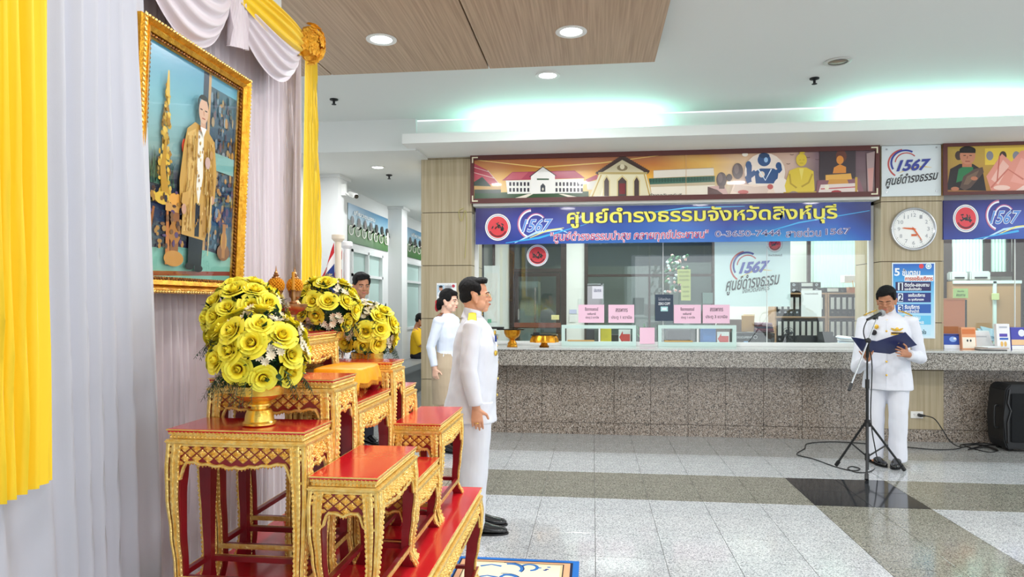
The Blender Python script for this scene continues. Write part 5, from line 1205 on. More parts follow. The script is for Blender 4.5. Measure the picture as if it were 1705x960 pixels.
# --- long painted banner in a maroon frame
Y1_ = 7.90; z0, z1 = 2.69, 3.232; X0 = WY(785, 300, Y1_).x; X1 = WY(1462, 300, Y1_).x
def fit(px0, py0L, py0R, py1L, py1R, px1, X0, X1, z0, z1, Y, off=0):
    """photo pixels on the board -> point on the board plane (bilinear)"""
    def f(px, py):
        P_ = WY(px, 400, Y).x; u = (P_ - X0) / (X1 - X0); w_ = (px - px0) / (px1 - px0); t0 = py0L + (py0R - py0L) * w_; t1 = py1L + (py1R - py1L) * w_
        return V((X0 + (X1 - X0) * u, Y - off, z1 + (z0 - z1) * (py - t0) / (t1 - t0)))
    return f
t = board('building_banner', X0, X1, z0, z1, Y1_, .05, None, 'long banner of buildings and seated statues in a maroon frame above the windows', 'banner', '#e8c070')
f = fit(785, 256, 236, 343, 328, 1462, X0, X1, z0, z1, Y1_)
b = new(); FW = .045
for r_ in ((X0 - .01, X1 + .01, z1 - FW, z1 + .01), (X0 - .01, X1 + .01, z0 - .01, z0 + FW)): box(b, r_[0], r_[1], Y1_ - .022, Y1_, r_[2], r_[3])
for r_ in ((X0 - .01, X0 + FW * .7), (X1 - FW * .7, X1 + .01)): box(b, r_[0], r_[1], Y1_ - .022, Y1_, z0 + FW, z1 - FW)
fin('frame', b, mat('maroon_frame', '#5c2a26', .45, bump=.1, bscale=80), t)
b = new()
for (x, sx) in ((X0 + .01, 1), (X1 - .01, -1)):
    for (z, sz) in ((z0 + .01, 1), (z1 - .01, -1)): b = new(); ext(b, [(x, z), (x + sx * .07, z), (x + sx * .07, z + sz * .014), (x + sx * .014, z + sz * .014), (x + sx * .014, z + sz * .07), (x, z + sz * .07)], 'xz', Y1_ - .025, Y1_ - .022); fin('corner_mark', b, mat('cream_mark', '#efe8c8', .5), t)
def g(px, py, f=f): return f(px, py)
a = lambda x: 256 + (236 - 256) * (x - 785) / 677      # top edge of the photo board at pixel x
c_ = lambda x: 343 + (328 - 343) * (x - 785) / 677
def strip(x0, x1, cols):  # sky gradient column, cols at fractions
    out = []
    n = len(cols) - 1
    for i in range(n):
        A = lambda x, q: a(x) + (c_(x) - a(x)) * q
        out.append(([cols[i], cols[i], cols[i + 1], cols[i + 1]], [(x0, A(x0, i / n)), (x1, A(x1, i / n)), (x1, A(x1, (i + 1) / n)), (x0, A(x0, (i + 1) / n))]))
    return out
P = []
skyc = [(785, ['#9c5a34', '#c88238', '#e0a63c', '#d8b05c', '#8a8a52']), (860, ['#a8603a', '#c87a38', '#e8b450', '#ecc878', '#8a9a58']), (960, ['#7a4a44', '#c8783a', '#f0b848', '#eec870', '#6f8e50']), (1090, ['#8a5a48', '#d08040', '#f0b040', '#f4cc70', '#e8e0c8']), (1180, ['#a86a40', '#f0c060', '#f2c860', '#e8d8a0', '#e8dcc0']), (1240, ['#c89a78', '#eac8a0', '#d8b8a0', '#c8a8a0', '#c8a8a8']), (1320, ['#c8a08c', '#d8b8a8', '#d8b8a8', '#d0b0a0', '#c0a090']), (1360, ['#7a6068', '#8a7078', '#7a6468', '#8a7070', '#8a6868']), (1462, ['#5a4048', '#6a5058', '#6a5058', '#745c60', '#6a4a4a'])]
for (xa, ca), (xb, cb) in zip(skyc, skyc[1:]):
    n = len(ca) - 1; A = lambda x, q: a(x) + (c_(x) - a(x)) * q
    for i in range(n): P.append(([ca[i], cb[i], cb[i + 1], ca[i + 1]], [(xa, A(xa, i / n)), (xb, A(xb, i / n)), (xb, A(xb, (i + 1) / n)), (xa, A(xa, (i + 1) / n))]))
P.append(('#f4d078', line([(790, 262), (900, 276), (1000, 268), (1110, 252)], [1, 2.5, 2, .6])))
# left temple roof
P += [('#28502c', [(790, 324), (980, 321), (980, 336), (790, 339)]), ('#e9e4d0', [(845, 338), (880, 326), (888, 326), (868, 338)]), ('#e9e4d0', [(930, 326), (938, 326), (972, 334), (955, 335)])]
P += [('#b8384a', [(788, 268), (812, 282), (834, 311), (790, 304)]), ('#e8c8c0', line([(789, 276), (815, 285)], 1)), ('#e8c8c0', line([(789, 286), (824, 297)], 1)), ('#e8c8c0', line([(812, 282), (834, 311)], 1)), ('#c8a05c', [(789, 308), (820, 312), (834, 312), (834, 318), (789, 320)]), ('#20382c', [(789, 304), (803, 294), (818, 312), (789, 311)]), ('#3a4a40', rect(790, 318, 834, 325))]
# white assembly hall
P += [('#b04058', [(836, 301), (853, 285), (957, 282), (974, 296)]), ('#c65a68', [(853, 286), (880, 285), (868, 298), (842, 299)]), ('#f0efe8', [(842, 301), (972, 297), (970, 324), (845, 326)])]
for x in list(range(848, 884, 6)) + list(range(925, 968, 6)): P.append(('#2e2c38', rect(x, 304, x + 3.4, 311))); P.append(('#2e2c38', rect(x, 315, x + 3.4, 322)))
P += [('#f4f2ec', [(884, 326), (884, 293), (904, 276), (924, 291), (924, 325)]), ('#3a2a30', line([(882, 294), (904, 275), (926, 292)], 1.6)), ('#3c5a40', rect(894, 297, 914, 300)), ('#3a4048', [(900, 322), (900, 311), (904, 306), (908, 311), (908, 322)]), ('#d8d4c4', circ(904, 317, 1.6, 3, 8))]
# annex and pointed shrine
P += [('#b04a5c', [(975, 299), (995, 289), (995, 298), (976, 305)]), ('#d8d4c8', [(976, 304), (995, 300), (995, 318), (978, 318)])]
P += [('#e4dcb8', [(979, 337), (999, 285), (1074, 282), (1086, 333)]), ('#c0a050', line([(985, 334), (1001, 290)], 2)), ('#c0a050', line([(1082, 331), (1072, 286)], 2)), ('#f3eed8', line([(1000, 334), (1010, 292)], 2)), ('#f3eed8', line([(1066, 333), (1060, 290)], 2))]
for x, w_ in ((1010, 4), (1036, 7), (1060, 4)): P += [('#d8c890', [(x - w_ - 2, 333), (x - w_ - 2, 300), (x, 290), (x + w_ + 2, 300), (x + w_ + 2, 333)]), ('#4a3a38', [(x - w_, 330), (x - w_, 302), (x, 294), (x + w_, 302), (x + w_, 330)])]
P += [('#7a2028', rect(1031, 306, 1041, 326)), ('#3e2a24', [(991, 287), (1036, 253), (1082, 283), (1078, 289), (1036, 262), (996, 290)]), ('#cfc4a0', [(1002, 286), (1036, 262), (1072, 284)]), ('#8a7a5a', circ(1036, 277, 9, 6, 12)), ('#e8e0c0', circ(1036, 275, 4, 5, 10)), ('#b8a468', rect(996, 285, 1078, 289)), ('#ece8dc', rect(990, 330, 1086, 336))]
for k in range(14): P.append(('#4a302a', circ(994 + k * 3.2, 286 - k * 2.4, 1.6, 2.2, 6))); P.append(('#4a302a', circ(1080 - k * 3.2, 283 - k * 2.1, 1.6, 2.2, 6)))
# long wall with hedge and pool
P += [('#e8e0d0', [(1088, 282), (1188, 277), (1189, 291), (1088, 296)]), ('#b8a090', line([(1088, 282), (1188, 277)], 1)), ('#3c6a58', [(1080, 297), (1190, 292), (1190, 303), (1082, 308)]), ('#c8b898', [(1082, 308), (1190, 303), (1190, 310), (1083, 314)]), ('#efe6d2', [(1083, 313), (1190, 309), (1188, 333), (1086, 337)])]
for k in range(22): P.append(('#2c5244', circ(1083 + k * 4.9, 301 - k * .2, 2.2, 4, 8)))
# stone heads on a brick plinth
P += [('#d0a8a0', [(1178, 312), (1205, 309), (1215, 332), (1178, 333)]), ('#5a3834', [(1178, 312), (1194, 318), (1212, 333), (1178, 333)]), ('#5c4c4c', circ(1201, 299, 8.5, 14)), ('#7c6a68', circ(1199, 296, 4, 9)), ('#5c4c4c', circ(1228, 283, 9, 15)), ('#7c6a68', circ(1226, 279, 4, 9)), ('#6a5650', rect(1197, 310, 1206, 316)), ('#4a3c3c', circ(1214, 295, 5, 7, 10))]
# dark blue glazed seated figure
P += [('#f3e4d6', circ(1273, 285, 34, 36)), ('#f3dcc8', [(1215, 326), (1222, 306), (1250, 308), (1290, 312), (1330, 300), (1340, 318), (1300, 333), (1230, 332)])]
B_ = '#1d4e86'; Bd = '#123a66'
P += [(B_, circ(1272, 262, 11, 12)), (Bd, circ(1272, 254, 9, 5, 12)), ('#9cc4e8', circ(1275, 262, 3.4, 5, 10)), (B_, [(1256, 284), (1266, 278), (1288, 278), (1296, 284), (1293, 306), (1258, 306)]), (B_, line([(1258, 284), (1244, 296), (1248, 304)], 9)), (B_, line([(1246, 302), (1247, 288), (1247, 272)], [9, 8, 9])), (B_, line([(1294, 284), (1298, 280), (1296, 272)], [9, 8, 9])), (B_, circ(1246, 272, 5, 8, 10)), (B_, circ(1296, 273, 5, 7, 10)), ('#e8d8c8', circ(1268, 289, 5, 6, 10)), ('#dcebf6', line([(1262, 279), (1274, 300), (1284, 279)], 2)), ('#e0c8b8', [(1220, 320), (1224, 308), (1256, 312), (1282, 310), (1276, 326), (1240, 330)]), ('#c25a54', circ(1237, 322, 9, 4, 12)), ('#c25a54', circ(1282, 312, 5, 5, 10)), ('#f4e8dc', circ(1300, 312, 13, 17))]
# golden seated figures
G_ = '#e2c63c'; Gd = '#b89a28'
P += [(G_, [(1330, 250), (1335, 238), (1340, 250)]), (G_, circ(1334, 262, 9, 12)), (Gd, line([(1330, 262), (1333, 262)], 1)), (Gd, line([(1336, 262), (1339, 262)], 1)), (Gd, line([(1331, 268), (1337, 268)], 1)), (G_, [(1314, 282), (1328, 276), (1342, 276), (1354, 283), (1356, 318), (1346, 330), (1310, 330), (1306, 310)]), (Gd, line([(1352, 288), (1346, 304), (1334, 312)], 3)), (Gd, line([(1314, 288), (1316, 306), (1326, 314)], 3)), ('#f0dc6a', [(1330, 278), (1338, 278), (1334, 300)]), ('#c8a83a', [(1304, 322), (1360, 320), (1362, 330), (1304, 332)]), ('#a08878', circ(1321, 325, 8, 5, 10))]
O_ = '#e0903a'
P += [('#3e3238', rect(1364, 242, 1424, 300)), ('#8a5a64', [(1360, 300), (1430, 296), (1440, 329), (1358, 331)]), ('#6a3a30', circ(1400, 255, 9, 12)), (O_, circ(1398, 262, 6, 8)), (O_, [(1388, 276), (1398, 270), (1408, 275), (1408, 286), (1386, 287)]), ('#e8b050', [(1374, 290), (1416, 287), (1418, 298), (1374, 300)]), ('#d89a40', [(1380, 298), (1410, 298), (1414, 312), (1376, 313)]), ('#e8d8d0', [(1366, 308), (1424, 305), (1430, 328), (1360, 330)]), ('#c04a50', line([(1366, 316), (1426, 312)], 2)), ('#b03038', circ(1392, 322, 9, 4, 10)), ('#c8a040', rect(1423, 294, 1427, 322)), ('#f0e8d0', circ(1376, 313, 4, 5, 8)), ('#a89090', [(1442, 250), (1456, 246), (1452, 322), (1444, 322)]), ('#c89088', [(1444, 278), (1454, 276), (1452, 320), (1446, 320)])]
P.append(('#f8f0e0', circ(1240, 252, 5, 4, 10)))
for (x, y) in ((1318, 253), (1345, 258), (1312, 270), (1360, 262)): P.append(('#5a4038', line([(x - 3, y - 1), (x, y), (x + 3, y - 1)], .9)))
printed('printed_picture', P, f, NF, t, PRINTG, eps=.00006, base=.0006)
text(t, 'อำเภออินทร์บุรี', (1080, 325, 1135, 332), '#2a2a2a', f, NF, .016, .006, .3)
b = new(); xq = WY(1142, 400, Y1_).x; box(b, xq - .002, xq + .002, Y1_ - .012, Y1_ - .0105, z0 + FW, z1 - FW); fin('panel_seam', b, mat('seam_tone', '#d8b080', .4), t)
# --- white ledge under it and blue banner
b = new(); box(b, -1.40, 3.13, 7.93, 8.14, 2.655, 2.688); fin('trim_4', b, WHITE, kind='structure')
def blue(name, pxa, pxb, yl0, yr0, yl1, yr1, Y, lab, zA, zB, txt=True):
    X0, X1 = WY(pxa, 400, Y).x, WY(pxb, 400, Y).x
    t = board(name, X0, X1, zA, zB, Y, .02, None, lab, 'banner', '#1e2f86'); f = fit(pxa, yl0, yr0, yl1, yr1, pxb, X0, X1, zA, zB, Y)
    T_ = lambda x: yl0 + (yr0 - yl0) * (x - pxa) / (pxb - pxa); Bt = lambda x: yl1 + (yr1 - yl1) * (x - pxa) / (pxb - pxa)
    P = []; cols = [(pxa, ['#241a58', '#2a2468', '#2c3c94']), (pxa + 95, ['#2b2a78', '#4a58b8', '#2a4aa8']), (pxa + 210, ['#1c2a70', '#2a4aa0', '#2e6ab8']), (pxa + 330, ['#1e3a86', '#3f6fc0', '#3a78c8']), (pxa + 420, ['#1b2a74', '#2a3f98', '#2a70c8']), (pxa + 520, ['#1d2c78', '#2f58b0', '#38a0e0']), (pxa + 600, ['#1e3a8c', '#2a5ab8', '#2f8ad8']), (pxa + 657, ['#1a2a6a', '#1c2c70', '#2a58b0'])]
    cols = [c for c in cols if c[0] <= pxb] ; 
    if cols[-1][0] < pxb: cols.append((pxb, cols[-1][1]))
    for (xa, ca), (xb, cb) in zip(cols, cols[1:]):
        for i in range(2):
            A = lambda x, q: T_(x) + (Bt(x) - T_(x)) * q
            P.append(([ca[i], cb[i], cb[i + 1], ca[i + 1]], [(xa, A(xa, i / 2)), (xb, A(xb, i / 2)), (xb, A(xb, (i + 1) / 2)), (xa, A(xa, (i + 1) / 2))]))
    seal(P, pxa + 37, 379 if txt else 360, 22)
    x0 = pxa + 95
    P.append(('#f4f6ff', arcband(x0 + 4 - 5, 374 - (0 if txt else 19), 20, 22.5, 110, 265, 20))); P.append(('#d07a98', arcband(x0 + 4 - 5, 374 - (0 if txt else 19), 22.5, 24.5, 110, 265, 20))); P.append(('#f4f6ff', arcband(x0 + 6, 374 - (0 if txt else 19), 14, 16, 180, 320, 16))); P.append(('#c06a9a', arcband(x0 + 6, 374 - (0 if txt else 19), 16, 17.5, 170, 322, 16)))
    yb = 404 if txt else 392; P.append(('#bfe4ff', line([(x0 - 30, yb), (x0 + 5, yb - 16), (x0 + 45, yb - 22), (x0 + 58, yb - 16)], [1, 3.5, 3.5, 1]))); P.append(('#f2e88a', line([(x0 - 5, yb - 8), (x0 + 25, yb - 20), (x0 + 52, yb - 24)], [1, 2.5, 1])))
    P.append(('#3fb0ee', line([(x0 - 45, yb), (x0 + 10, yb - 8), (x0 + 90, yb - 30)] if txt else [(x0 - 45, yb), (x0 + 30, yb - 14)], [1, 3.5, .6])))
    if txt: P.append(('#5cc0f4', line([(1080, 356), (1140, 348), (1240, 345)], [.8, 2.4, .8]))); P.append(('#46b4ee', line([(1260, 392), (1330, 372), (1448, 352)], [.8, 2.4, .8])))
    printed('printed_ground', P, f, NF, t, PRINTG, eps=.00006, base=.0006)
    dy = 0 if txt else -19; dx = x0 - 887
    text(t, '1567', (868 + dx, 366 + dy, 921 + dx, 388 + dy), '#f2f6ff', f, NF, .0065, .045, .35, tilt=-1.5); text(t, '1567', (868.6 + dx, 367 + dy, 920 + dx, 387 + dy), '#5f93dc', f, NF, .0075, .012, .35, tilt=-1.5)
    return t, f
t, f = blue('blue_title_banner', 792, 1450, 349, 337, 406, 402, 7.93, 'long blue banner with yellow Thai heading and a red round seal under the picture banner', 2.205, 2.63)
s1 = 'ศูนย์ดำรงธรรมจังหวัดสิงห์บุรี'
text(t, s1, (944, 349, 1394, 381), '#1a2038', f, NF, .0062, .05, tilt=-8); text(t, s1, (944, 349, 1394, 381), '#f2ea62', f, NF, .0072, .022, tilt=-8)
s2 = '"ศูนย์ดำรงธรรมนำสุข คลายทุกข์ประชาชน"'
text(t, s2, (916, 386, 1180, 406), '#f6e6ee', f, NF, .0062, .05, .1, tilt=-4); text(t, s2, (916.4, 386.4, 1179.6, 405.6), '#c23a6a', f, NF, .0072, .004, .1, tilt=-4)
for s3, bx in (('0-3650-7444', (1190, 385, 1300, 396)), ('สายด่วน', (1308, 382, 1367, 397)), ('1567', (1374, 382, 1416, 393))):
    text(t, s3, bx, '#e8e4ee', f, NF, .0062, .035, tilt=-1.6); text(t, s3, (bx[0] + .5, bx[1] + .5, bx[2] - .5, bx[3] - .5), '#4a4a8a', f, NF, .0072, -.002, tilt=-1.6)
t, f = blue('blue_side_banner', 1571, 1800, 333, 326, 393, 388, 7.93, 'blue banner with red round seal right of the wall clock', 2.205, 2.63, False)
# --- right picture banner (boy holding a fish)
X0, X1 = WY(1571, 300, 7.90).x, WY(1860, 300, 7.90).x
t = board('fish_banner', X0, X1, 2.69, 3.232, 7.90, .05, None, 'banner of a boy holding a large fish in a maroon frame at the right', 'banner', '#e0b058')
f = fit(1571, 229, 218, 325, 320, 1860, X0, X1, 2.69, 3.232, 7.90)
b = new()
for r_ in ((X0 - .01, X1, 3.232 - FW * .6, 3.242), (X0 - .01, X1, 2.68, 2.69 + FW * .6)): box(b, r_[0], r_[1], 7.878, 7.90, r_[2], r_[3])
box(b, X0 - .01, X0 + FW * .7, 7.878, 7.90, 2.69 + FW * .6, 3.232 - FW * .6); fin('frame', b, MT['maroon_frame'], t)
P = [(['#b9a04a', '#e8b838', '#e0a040', '#a06a3a'], [(1572, 230), (1860, 220), (1860, 320), (1572, 325)]), ('#e8c848', [(1640, 236), (1860, 226), (1860, 262), (1640, 268)])]
for k in range(7): P.append((('#4a3a34', '#8a8a94')[k % 2], circ(1596 + k * 22 + (30 if k > 0 else 0), 250, 6, 9, 14)))
P += [('#2a2224', [(1576, 316), (1582, 276), (1598, 266), (1620, 266), (1636, 278), (1642, 318)]), ('#2f7a4a', [(1592, 302), (1596, 276), (1606, 270), (1620, 272), (1622, 292)]), ('#c07a5a', rect(1602, 258, 1618, 272)), ('#c98868', circ(1611, 250, 13, 17)), ('#1d1816', circ(1611, 240, 13.5, 8, 16, 180, 360) + [(1624, 245), (1598, 245)]), ('#2a1a18', line([(1604, 250), (1608, 249.5)], 1.4)), ('#2a1a18', line([(1614, 249.5), (1618, 250)], 1.4)), ('#9a5a44', line([(1611, 251), (1610, 256)], 1.2)), ('#8a3c34', line([(1607, 261), (1615, 261)], 1.4))]
P += [('#5e4a40', [(1598, 312), (1604, 290), (1622, 276), (1636, 272), (1638, 282), (1628, 296), (1616, 312), (1606, 317)]), ('#7a6250', [(1604, 306), (1610, 290), (1630, 278), (1626, 288), (1612, 306)]), ('#c07a5a', circ(1622, 294, 6, 4, 10)), ('#c07a5a', circ(1590, 314, 7, 4, 10))]
P += [('#e89a88', [(1642, 290), (1668, 246), (1684, 262), (1700, 240), (1860, 232), (1860, 316), (1650, 318)]), ('#f4c0b0', [(1650, 296), (1670, 258), (1680, 270), (1662, 306)]), ('#f0a898', [(1682, 300), (1700, 254), (1716, 262), (1706, 306)]), ('#d07868', line([(1650, 312), (1678, 276), (1704, 296)], 3)), ('#f8d0c0', circ(1668, 312, 14, 5, 14)), ('#f8d8cc', [(1690, 318), (1720, 296), (1740, 318)]), ('#c86858', line([(1664, 250), (1660, 300)], 2))]
printed('printed_picture', P, f, NF, t, PRINTG, eps=.00006, base=.0006)
# --- small white square sign
X0, X1 = WY(1468, 300, 7.92).x, WY(1567, 300, 7.92).x
za, zb = WY(1518, 326, 7.92).z, 3.235
t = board('pillar_sign', X0, X1, za, zb, 7.92, .03, None, 'white square sign 1567 on the pillar above the wall clock', 'sign', '#dde6e8')
f = fit(1468, 233, 231, 327, 325, 1567, X0, X1, za, zb, 7.92); P = []; logo(P, 1510, 262, 42)
printed('emblem', P, f, NF, t, PRINT, base=.001)
text(t, '1567', (1492, 259, 1550, 281), '#33409a', f, NF, .006, .04, .35, tilt=-3); text(t, 'ศูนย์ดำรงธรรม', (1474, 289, 1562, 313), '#14161c', f, NF, .006, .012, .35, tilt=-12)
b = new()
for (px, py) in ((1476, 239), (1559, 236), (1476, 318), (1559, 317)): q = f(px, py); box(b, q.x - .008, q.x + .008, 7.914, 7.92, q.z - .008, q.z + .008)
fin('fixing', b, STEEL, t)
# --- wall clock
q = WY(1521, 381, 7.93); cx, cz = q.x, q.z; R = 36 / F * (7.93 / 1.0575)
t = thing('wall_clock', (cx, 7.95, cz - R), 'round silver rimmed wall clock with orange hands on the right pillar', 'clock')
M = Matrix.Translation((cx, 7.949, cz)) @ Matrix.Rotation(pi / 2, 4, 'X')
b = new(); lathe(b, [(R, 0), (R * 1.0, .02), (R * .97, .034), (R * .93, .036), (R * .89, .024), (R * .87, .020)], M=M, n=48, cap=False); fin('rim', b, mat('silver_rim', '#c9ccd0', .25, .8), t, smooth=True)
b = new(); lathe(b, [(R * .9, .0), (R * .9, .02), (.001, .02)], M=M, n=48); fin('dial', b, mat('clock_dial', '#f3f4f1', .5), t)
cf = lambda x, y: V((cx + x * R, 7.929, cz - y * R))
P = []
for k in range(60):
    aa = k * pi / 30; l = .80 if k % 5 else .78; P.append(('#8a8d92' if k % 5 else '#4a4d52', line([(sin(aa) * l, -cos(aa) * l), (sin(aa) * .84, -cos(aa) * .84)], .010 if k % 5 else .018)))
P += [('#ece9e2', rect(-.14, .22, .16, .36)), ('#d8622a', rect(-.10, .235, .14, .33))]
printed('dial_marks', P, cf, NF, t, base=.0008, eps=.00002)
for k in range(1, 13):
    aa = k * pi / 6; x, y = sin(aa) * .64, -cos(aa) * .64; w_ = .055 if k < 10 else .10; text(t, str(k), (x - w_, y - .085, x + w_, y + .085), '#a3a7ad', cf, NF, .003, .0)
for (aa, L, w0, nm) in ((radians(276), .52, .045, 'hour_hand'), (radians(147), .66, .032, 'minute_hand')):
    P_ = [(-.12, 0), (0, w0), (L * .8, w0 * .6), (L, 0), (L * .8, -w0 * .6), (0, -w0)]; b = new(); pts = [(sin(aa) * u - cos(aa) * -v_, -cos(aa) * u + sin(aa) * v_) for u, v_ in P_]
    lo = .0045 if nm[0] == 'h' else .0075; loft(b, [[cf(*p) + V((0, -lo, 0)) for p in pts], [cf(*p) + V((0, -lo - .002, 0)) for p in pts]]); fin(nm, b, mat('orange_hand', '#e0682c', .4), t)
b = new(); lathe(b, [(.008, .02), (.008, .032), (.001, .032)], M=M, n=12); fin('hub', b, MT['orange_hand'], t)
# --- steps poster
X0, X1 = WY(1485, 500, 7.944).x, WY(1557, 500, 7.944).x; za, zb = WY(1521, 563, 7.944).z, WY(1521, 437, 7.944).z
t = board('steps_poster', X0, X1, za, zb, 7.942, .006, None, 'pale blue five steps service poster on the pillar behind the reading man', 'poster', '#dcebf4')
f = fit(1485, 437, 437, 563, 563, 1557, X0, X1, za, zb, 7.942)
P = gradrows(1487, 1555, [(439, '#2a62c0'), (462, '#3f9fe0'), (500, '#8fd0f0'), (561, '#d4eef8')])
P += [('#f6fbff', rect(1506, 458, 1554, 468))]
for (y0_, h_, c0_) in ((469, 15, '#2a2358'), (487, 16, '#22307c'), (506, 15, '#2a62b4'), (525, 15, '#66c4ea'), (545, 13, '#c4e6f6')): P += [(c0_, rect(1491, y0_, 1550, y0_ + h_)), ('#e8f2fb' if y0_ < 520 else '#8fd4ee', rect(1495, y0_ + 1, 1503.5, y0_ + h_ - 1))]
P += [('#e2404a', circ(1534, 443, 4)), ('#e9f4f8', circ(1546, 443, 5)), ('#4fb0d0', circ(1546, 443, 3.4)), ('#e9f4f8', circ(1546, 443, 2.4))]
printed('poster_ground', P, f, NF, t, base=.0006, eps=.00004)
for s_, bx, cc in (('5', (1489, 446, 1498, 459), '#f4f8fc'), ('ขั้นตอน', (1502, 447, 1532, 459), '#f4f8fc'), ('การขอรับบริการ', (1507, 459.5, 1553, 467), '#d0582c'), ('1', (1497.6, 471, 1501.4, 483), '#1d1a3c'), ('2', (1496, 489, 1503, 501), '#1d2a5c'), ('3', (1496, 508, 1503, 519), '#1d4a8c'), ('ติดต่อ-สอบถาม', (1506, 470, 1547, 477), '#f4f8fc'), ('และยื่นบัตรคิว', (1506, 478, 1534, 483), '#f4f8fc'), ('ขอรับบริการ', (1512, 488, 1540, 494), '#f4f8fc'), ('ณ จุดคัดกรอง', (1512, 496, 1538, 501.5), '#f4f8fc'), ('รับบริการ', (1506, 507, 1531, 514), '#f4f8fc'), ('พบเจ้าหน้าที่', (1506, 514.5, 1530, 520.5), '#f4f8fc'), ('ตรวจสอบ', (1506, 526, 1532, 532), '#eafaff'), ('ประเมินผล', (1506, 533, 1538, 539), '#eafaff'), ('ร่วมแสดงใจ', (1512, 548, 1542, 556), '#4a6a78')):
    text(t, s_, bx, cc, f, NF, .0028, .03)
# small poster behind the woman, on the left pillar
X0, X1 = WY(727, 490, 7.944).x, WY(760, 490, 7.944).x; za, zb = WY(740, 510, 7.944).z, WY(740, 471, 7.944).z
t = board('small_notice', X0, X1, za, zb, 7.943, .005, None, 'small white notice with portrait photo on the left pillar behind the woman', 'poster', '#f0f2f2'); f = fit(727, 471, 471, 510, 510, 760, X0, X1, za, zb, 7.943)
P = [('#b8cfe0', rect(728, 474, 740, 492)), ('#c98f70', circ(734, 480, 3, 4)), ('#1a1a1e', circ(734, 477, 3.2, 2)), ('#f4f4f4', circ(734, 489, 5, 4)), ('#c03848', circ(755, 476, 2.6)), ('#c8c8cc', rect(742, 484, 758, 486)), ('#c8c8cc', rect(742, 489, 756, 491))]
printed('notice_print', P, f, NF, t); text(t, 'ประกาศรับสมัคร', (741, 473, 752, 480), '#2a3050', f, NF, .005)

# ================================================================== BEHIND THE GLASS
# white 1567 sign on the glass
Y_ = 8.24; X0, X1 = oX(1190, Y_), oX(1316, Y_); za, zb = oZ(1250, 510, Y_), oZ(1250, 400, Y_)
t = board('window_sign', X0, X1, za, zb, Y_, .01, None, 'large white 1567 sign standing behind the office glass', 'sign', '#dff0f2'); f = fit(1190, 400, 400, 510, 510, 1316, X0, X1, za, zb, Y_); P = []
logo(P, 1246, 440, 40); q_ = []; seal(q_, 1290, 407, 13); P += q_
printed('emblem', P, f, NF, t, base=.001, eps=.00005); text(t, '1567', (1230, 436, 1282, 456), '#4a52b0', f, NF, .008, .045, .35, tilt=-3); text(t, 'ศูนย์ดำรงธรรม', (1208, 462, 1298, 492), '#14161c', f, NF, .008, .012, .3, tilt=-12); text(t, 'จังหวัดสิงห์บุรี', (1236, 479, 1282, 491), '#2a2c34', f, NF, .008, .0, .3, tilt=-6); text(t, 'จังหวัดสิงห์บุรี', (1279, 423, 1302, 428), '#3a3c44', f, NF, .008)
# round seal sticker on the door transom glass
Y_ = 8.165; q = WY(895, 425, Y_); t = thing('seal_sticker', (q.x, Y_, q.z - .13), 'round red seal sticker on the left office pane', 'sticker')
P = []; seal(P, 895, 425, 18.5); b = new(); M = Matrix.Translation((q.x, Y_, q.z)) @ Matrix.Rotation(pi / 2, 4, 'X'); lathe(b, [(.134, 0), (.134, .002), (.001, .002)], M=M, n=32); fin('sticker', b, mat('sticker_white', '#f2f2f2', .4), t); printed('seal_print', P, mpx(Y_ - .002), NF, t, base=.0005, eps=.00004)
# notices
def notice(pa, pb, ya_, yb_, Y, lab, lines, col='#f2c8dc', group='pink paper notices on the office glass', th=.002):
    X0, X1 = oX(pa, Y), oX(pb, Y); m_ = (pa + pb) / 2; t = board('paper_notice', X0, X1, oZ(m_, yb_, Y), oZ(m_, ya_, Y), Y, th, None, lab, 'notice', col, group); f = fit(pa, ya_, ya_, yb_, yb_, pb, X0, X1, oZ(m_, yb_, Y), oZ(m_, ya_, Y), Y)
    for s_, bx, cc in lines: text(t, s_, bx, cc, f, NF, .002, .01)
    return t
tk = '#4a3a44'
notice(963, 1006, 507, 537, 8.13, 'pink notice left of its pair above the left sliding hatch', [('ซื้ออากรแสตมป์', (974, 511, 996, 517), tk), ('ขอคืนภาษี', (978, 520, 992, 524), tk), ('ประตู 2 ขวามือ', (975, 526, 997, 531), tk)])
notice(1013, 1056, 507, 537, 8.13, 'pink notice right of its pair above the left sliding hatch', [('สรรพากร', (1025, 513, 1045, 519), tk), ('ประตู 1 ขวามือ', (1018, 525, 1052, 532), tk)])
notice(1122, 1167, 507, 538, 8.13, 'pink notice left of its pair above the right sliding hatch', [('ซื้ออากรแสตมป์', (1133, 511, 1156, 517), tk), ('ขอคืนภาษี', (1137, 520, 1151, 524), tk), ('ประตู 1 ขวามือ', (1134, 526, 1157, 531), tk)])
notice(1170, 1215, 507, 538, 8.13, 'pink notice right of its pair above the right sliding hatch', [('สรรพากร', (1182, 512, 1204, 518), tk), ('ประตู 3 ขวามือ', (1175, 524, 1211, 531), tk)])
notice(1065, 1090, 545, 572, 8.13, 'small blank pink notice between the two sliding hatches', [])
notice(986, 1004, 476, 497, 8.14, 'small white paper with blue print at the left of the dark window', [('ประกาศ', (989, 480, 1001, 486), '#2a3a6a')], '#dcdce4', 'white papers on the office glass')
notice(1334, 1368, 483, 527, 8.23, 'white sheet taped over the binder shelves behind the glass', [('คะแนนความพึงพอใจ', (1340, 487, 1362, 490), '#3a3c44')], '#f2f3f4', 'white papers on the office glass')
notice(948, 960, 515, 522, OB - .01, 'tiny white label with blue edge above the light switch on the white wall', [], '#c8cce8', 'white papers on the office glass')
notice(1587, 1612, 480, 496, 8.6, 'pale green note standing on the orange cabinet', [('ติดต่อ', (1594, 483, 1605, 486), '#3a5a30'), ('สอบถาม', (1592, 489, 1607, 493), '#3a5a30')], '#b8d88c', 'green notes')
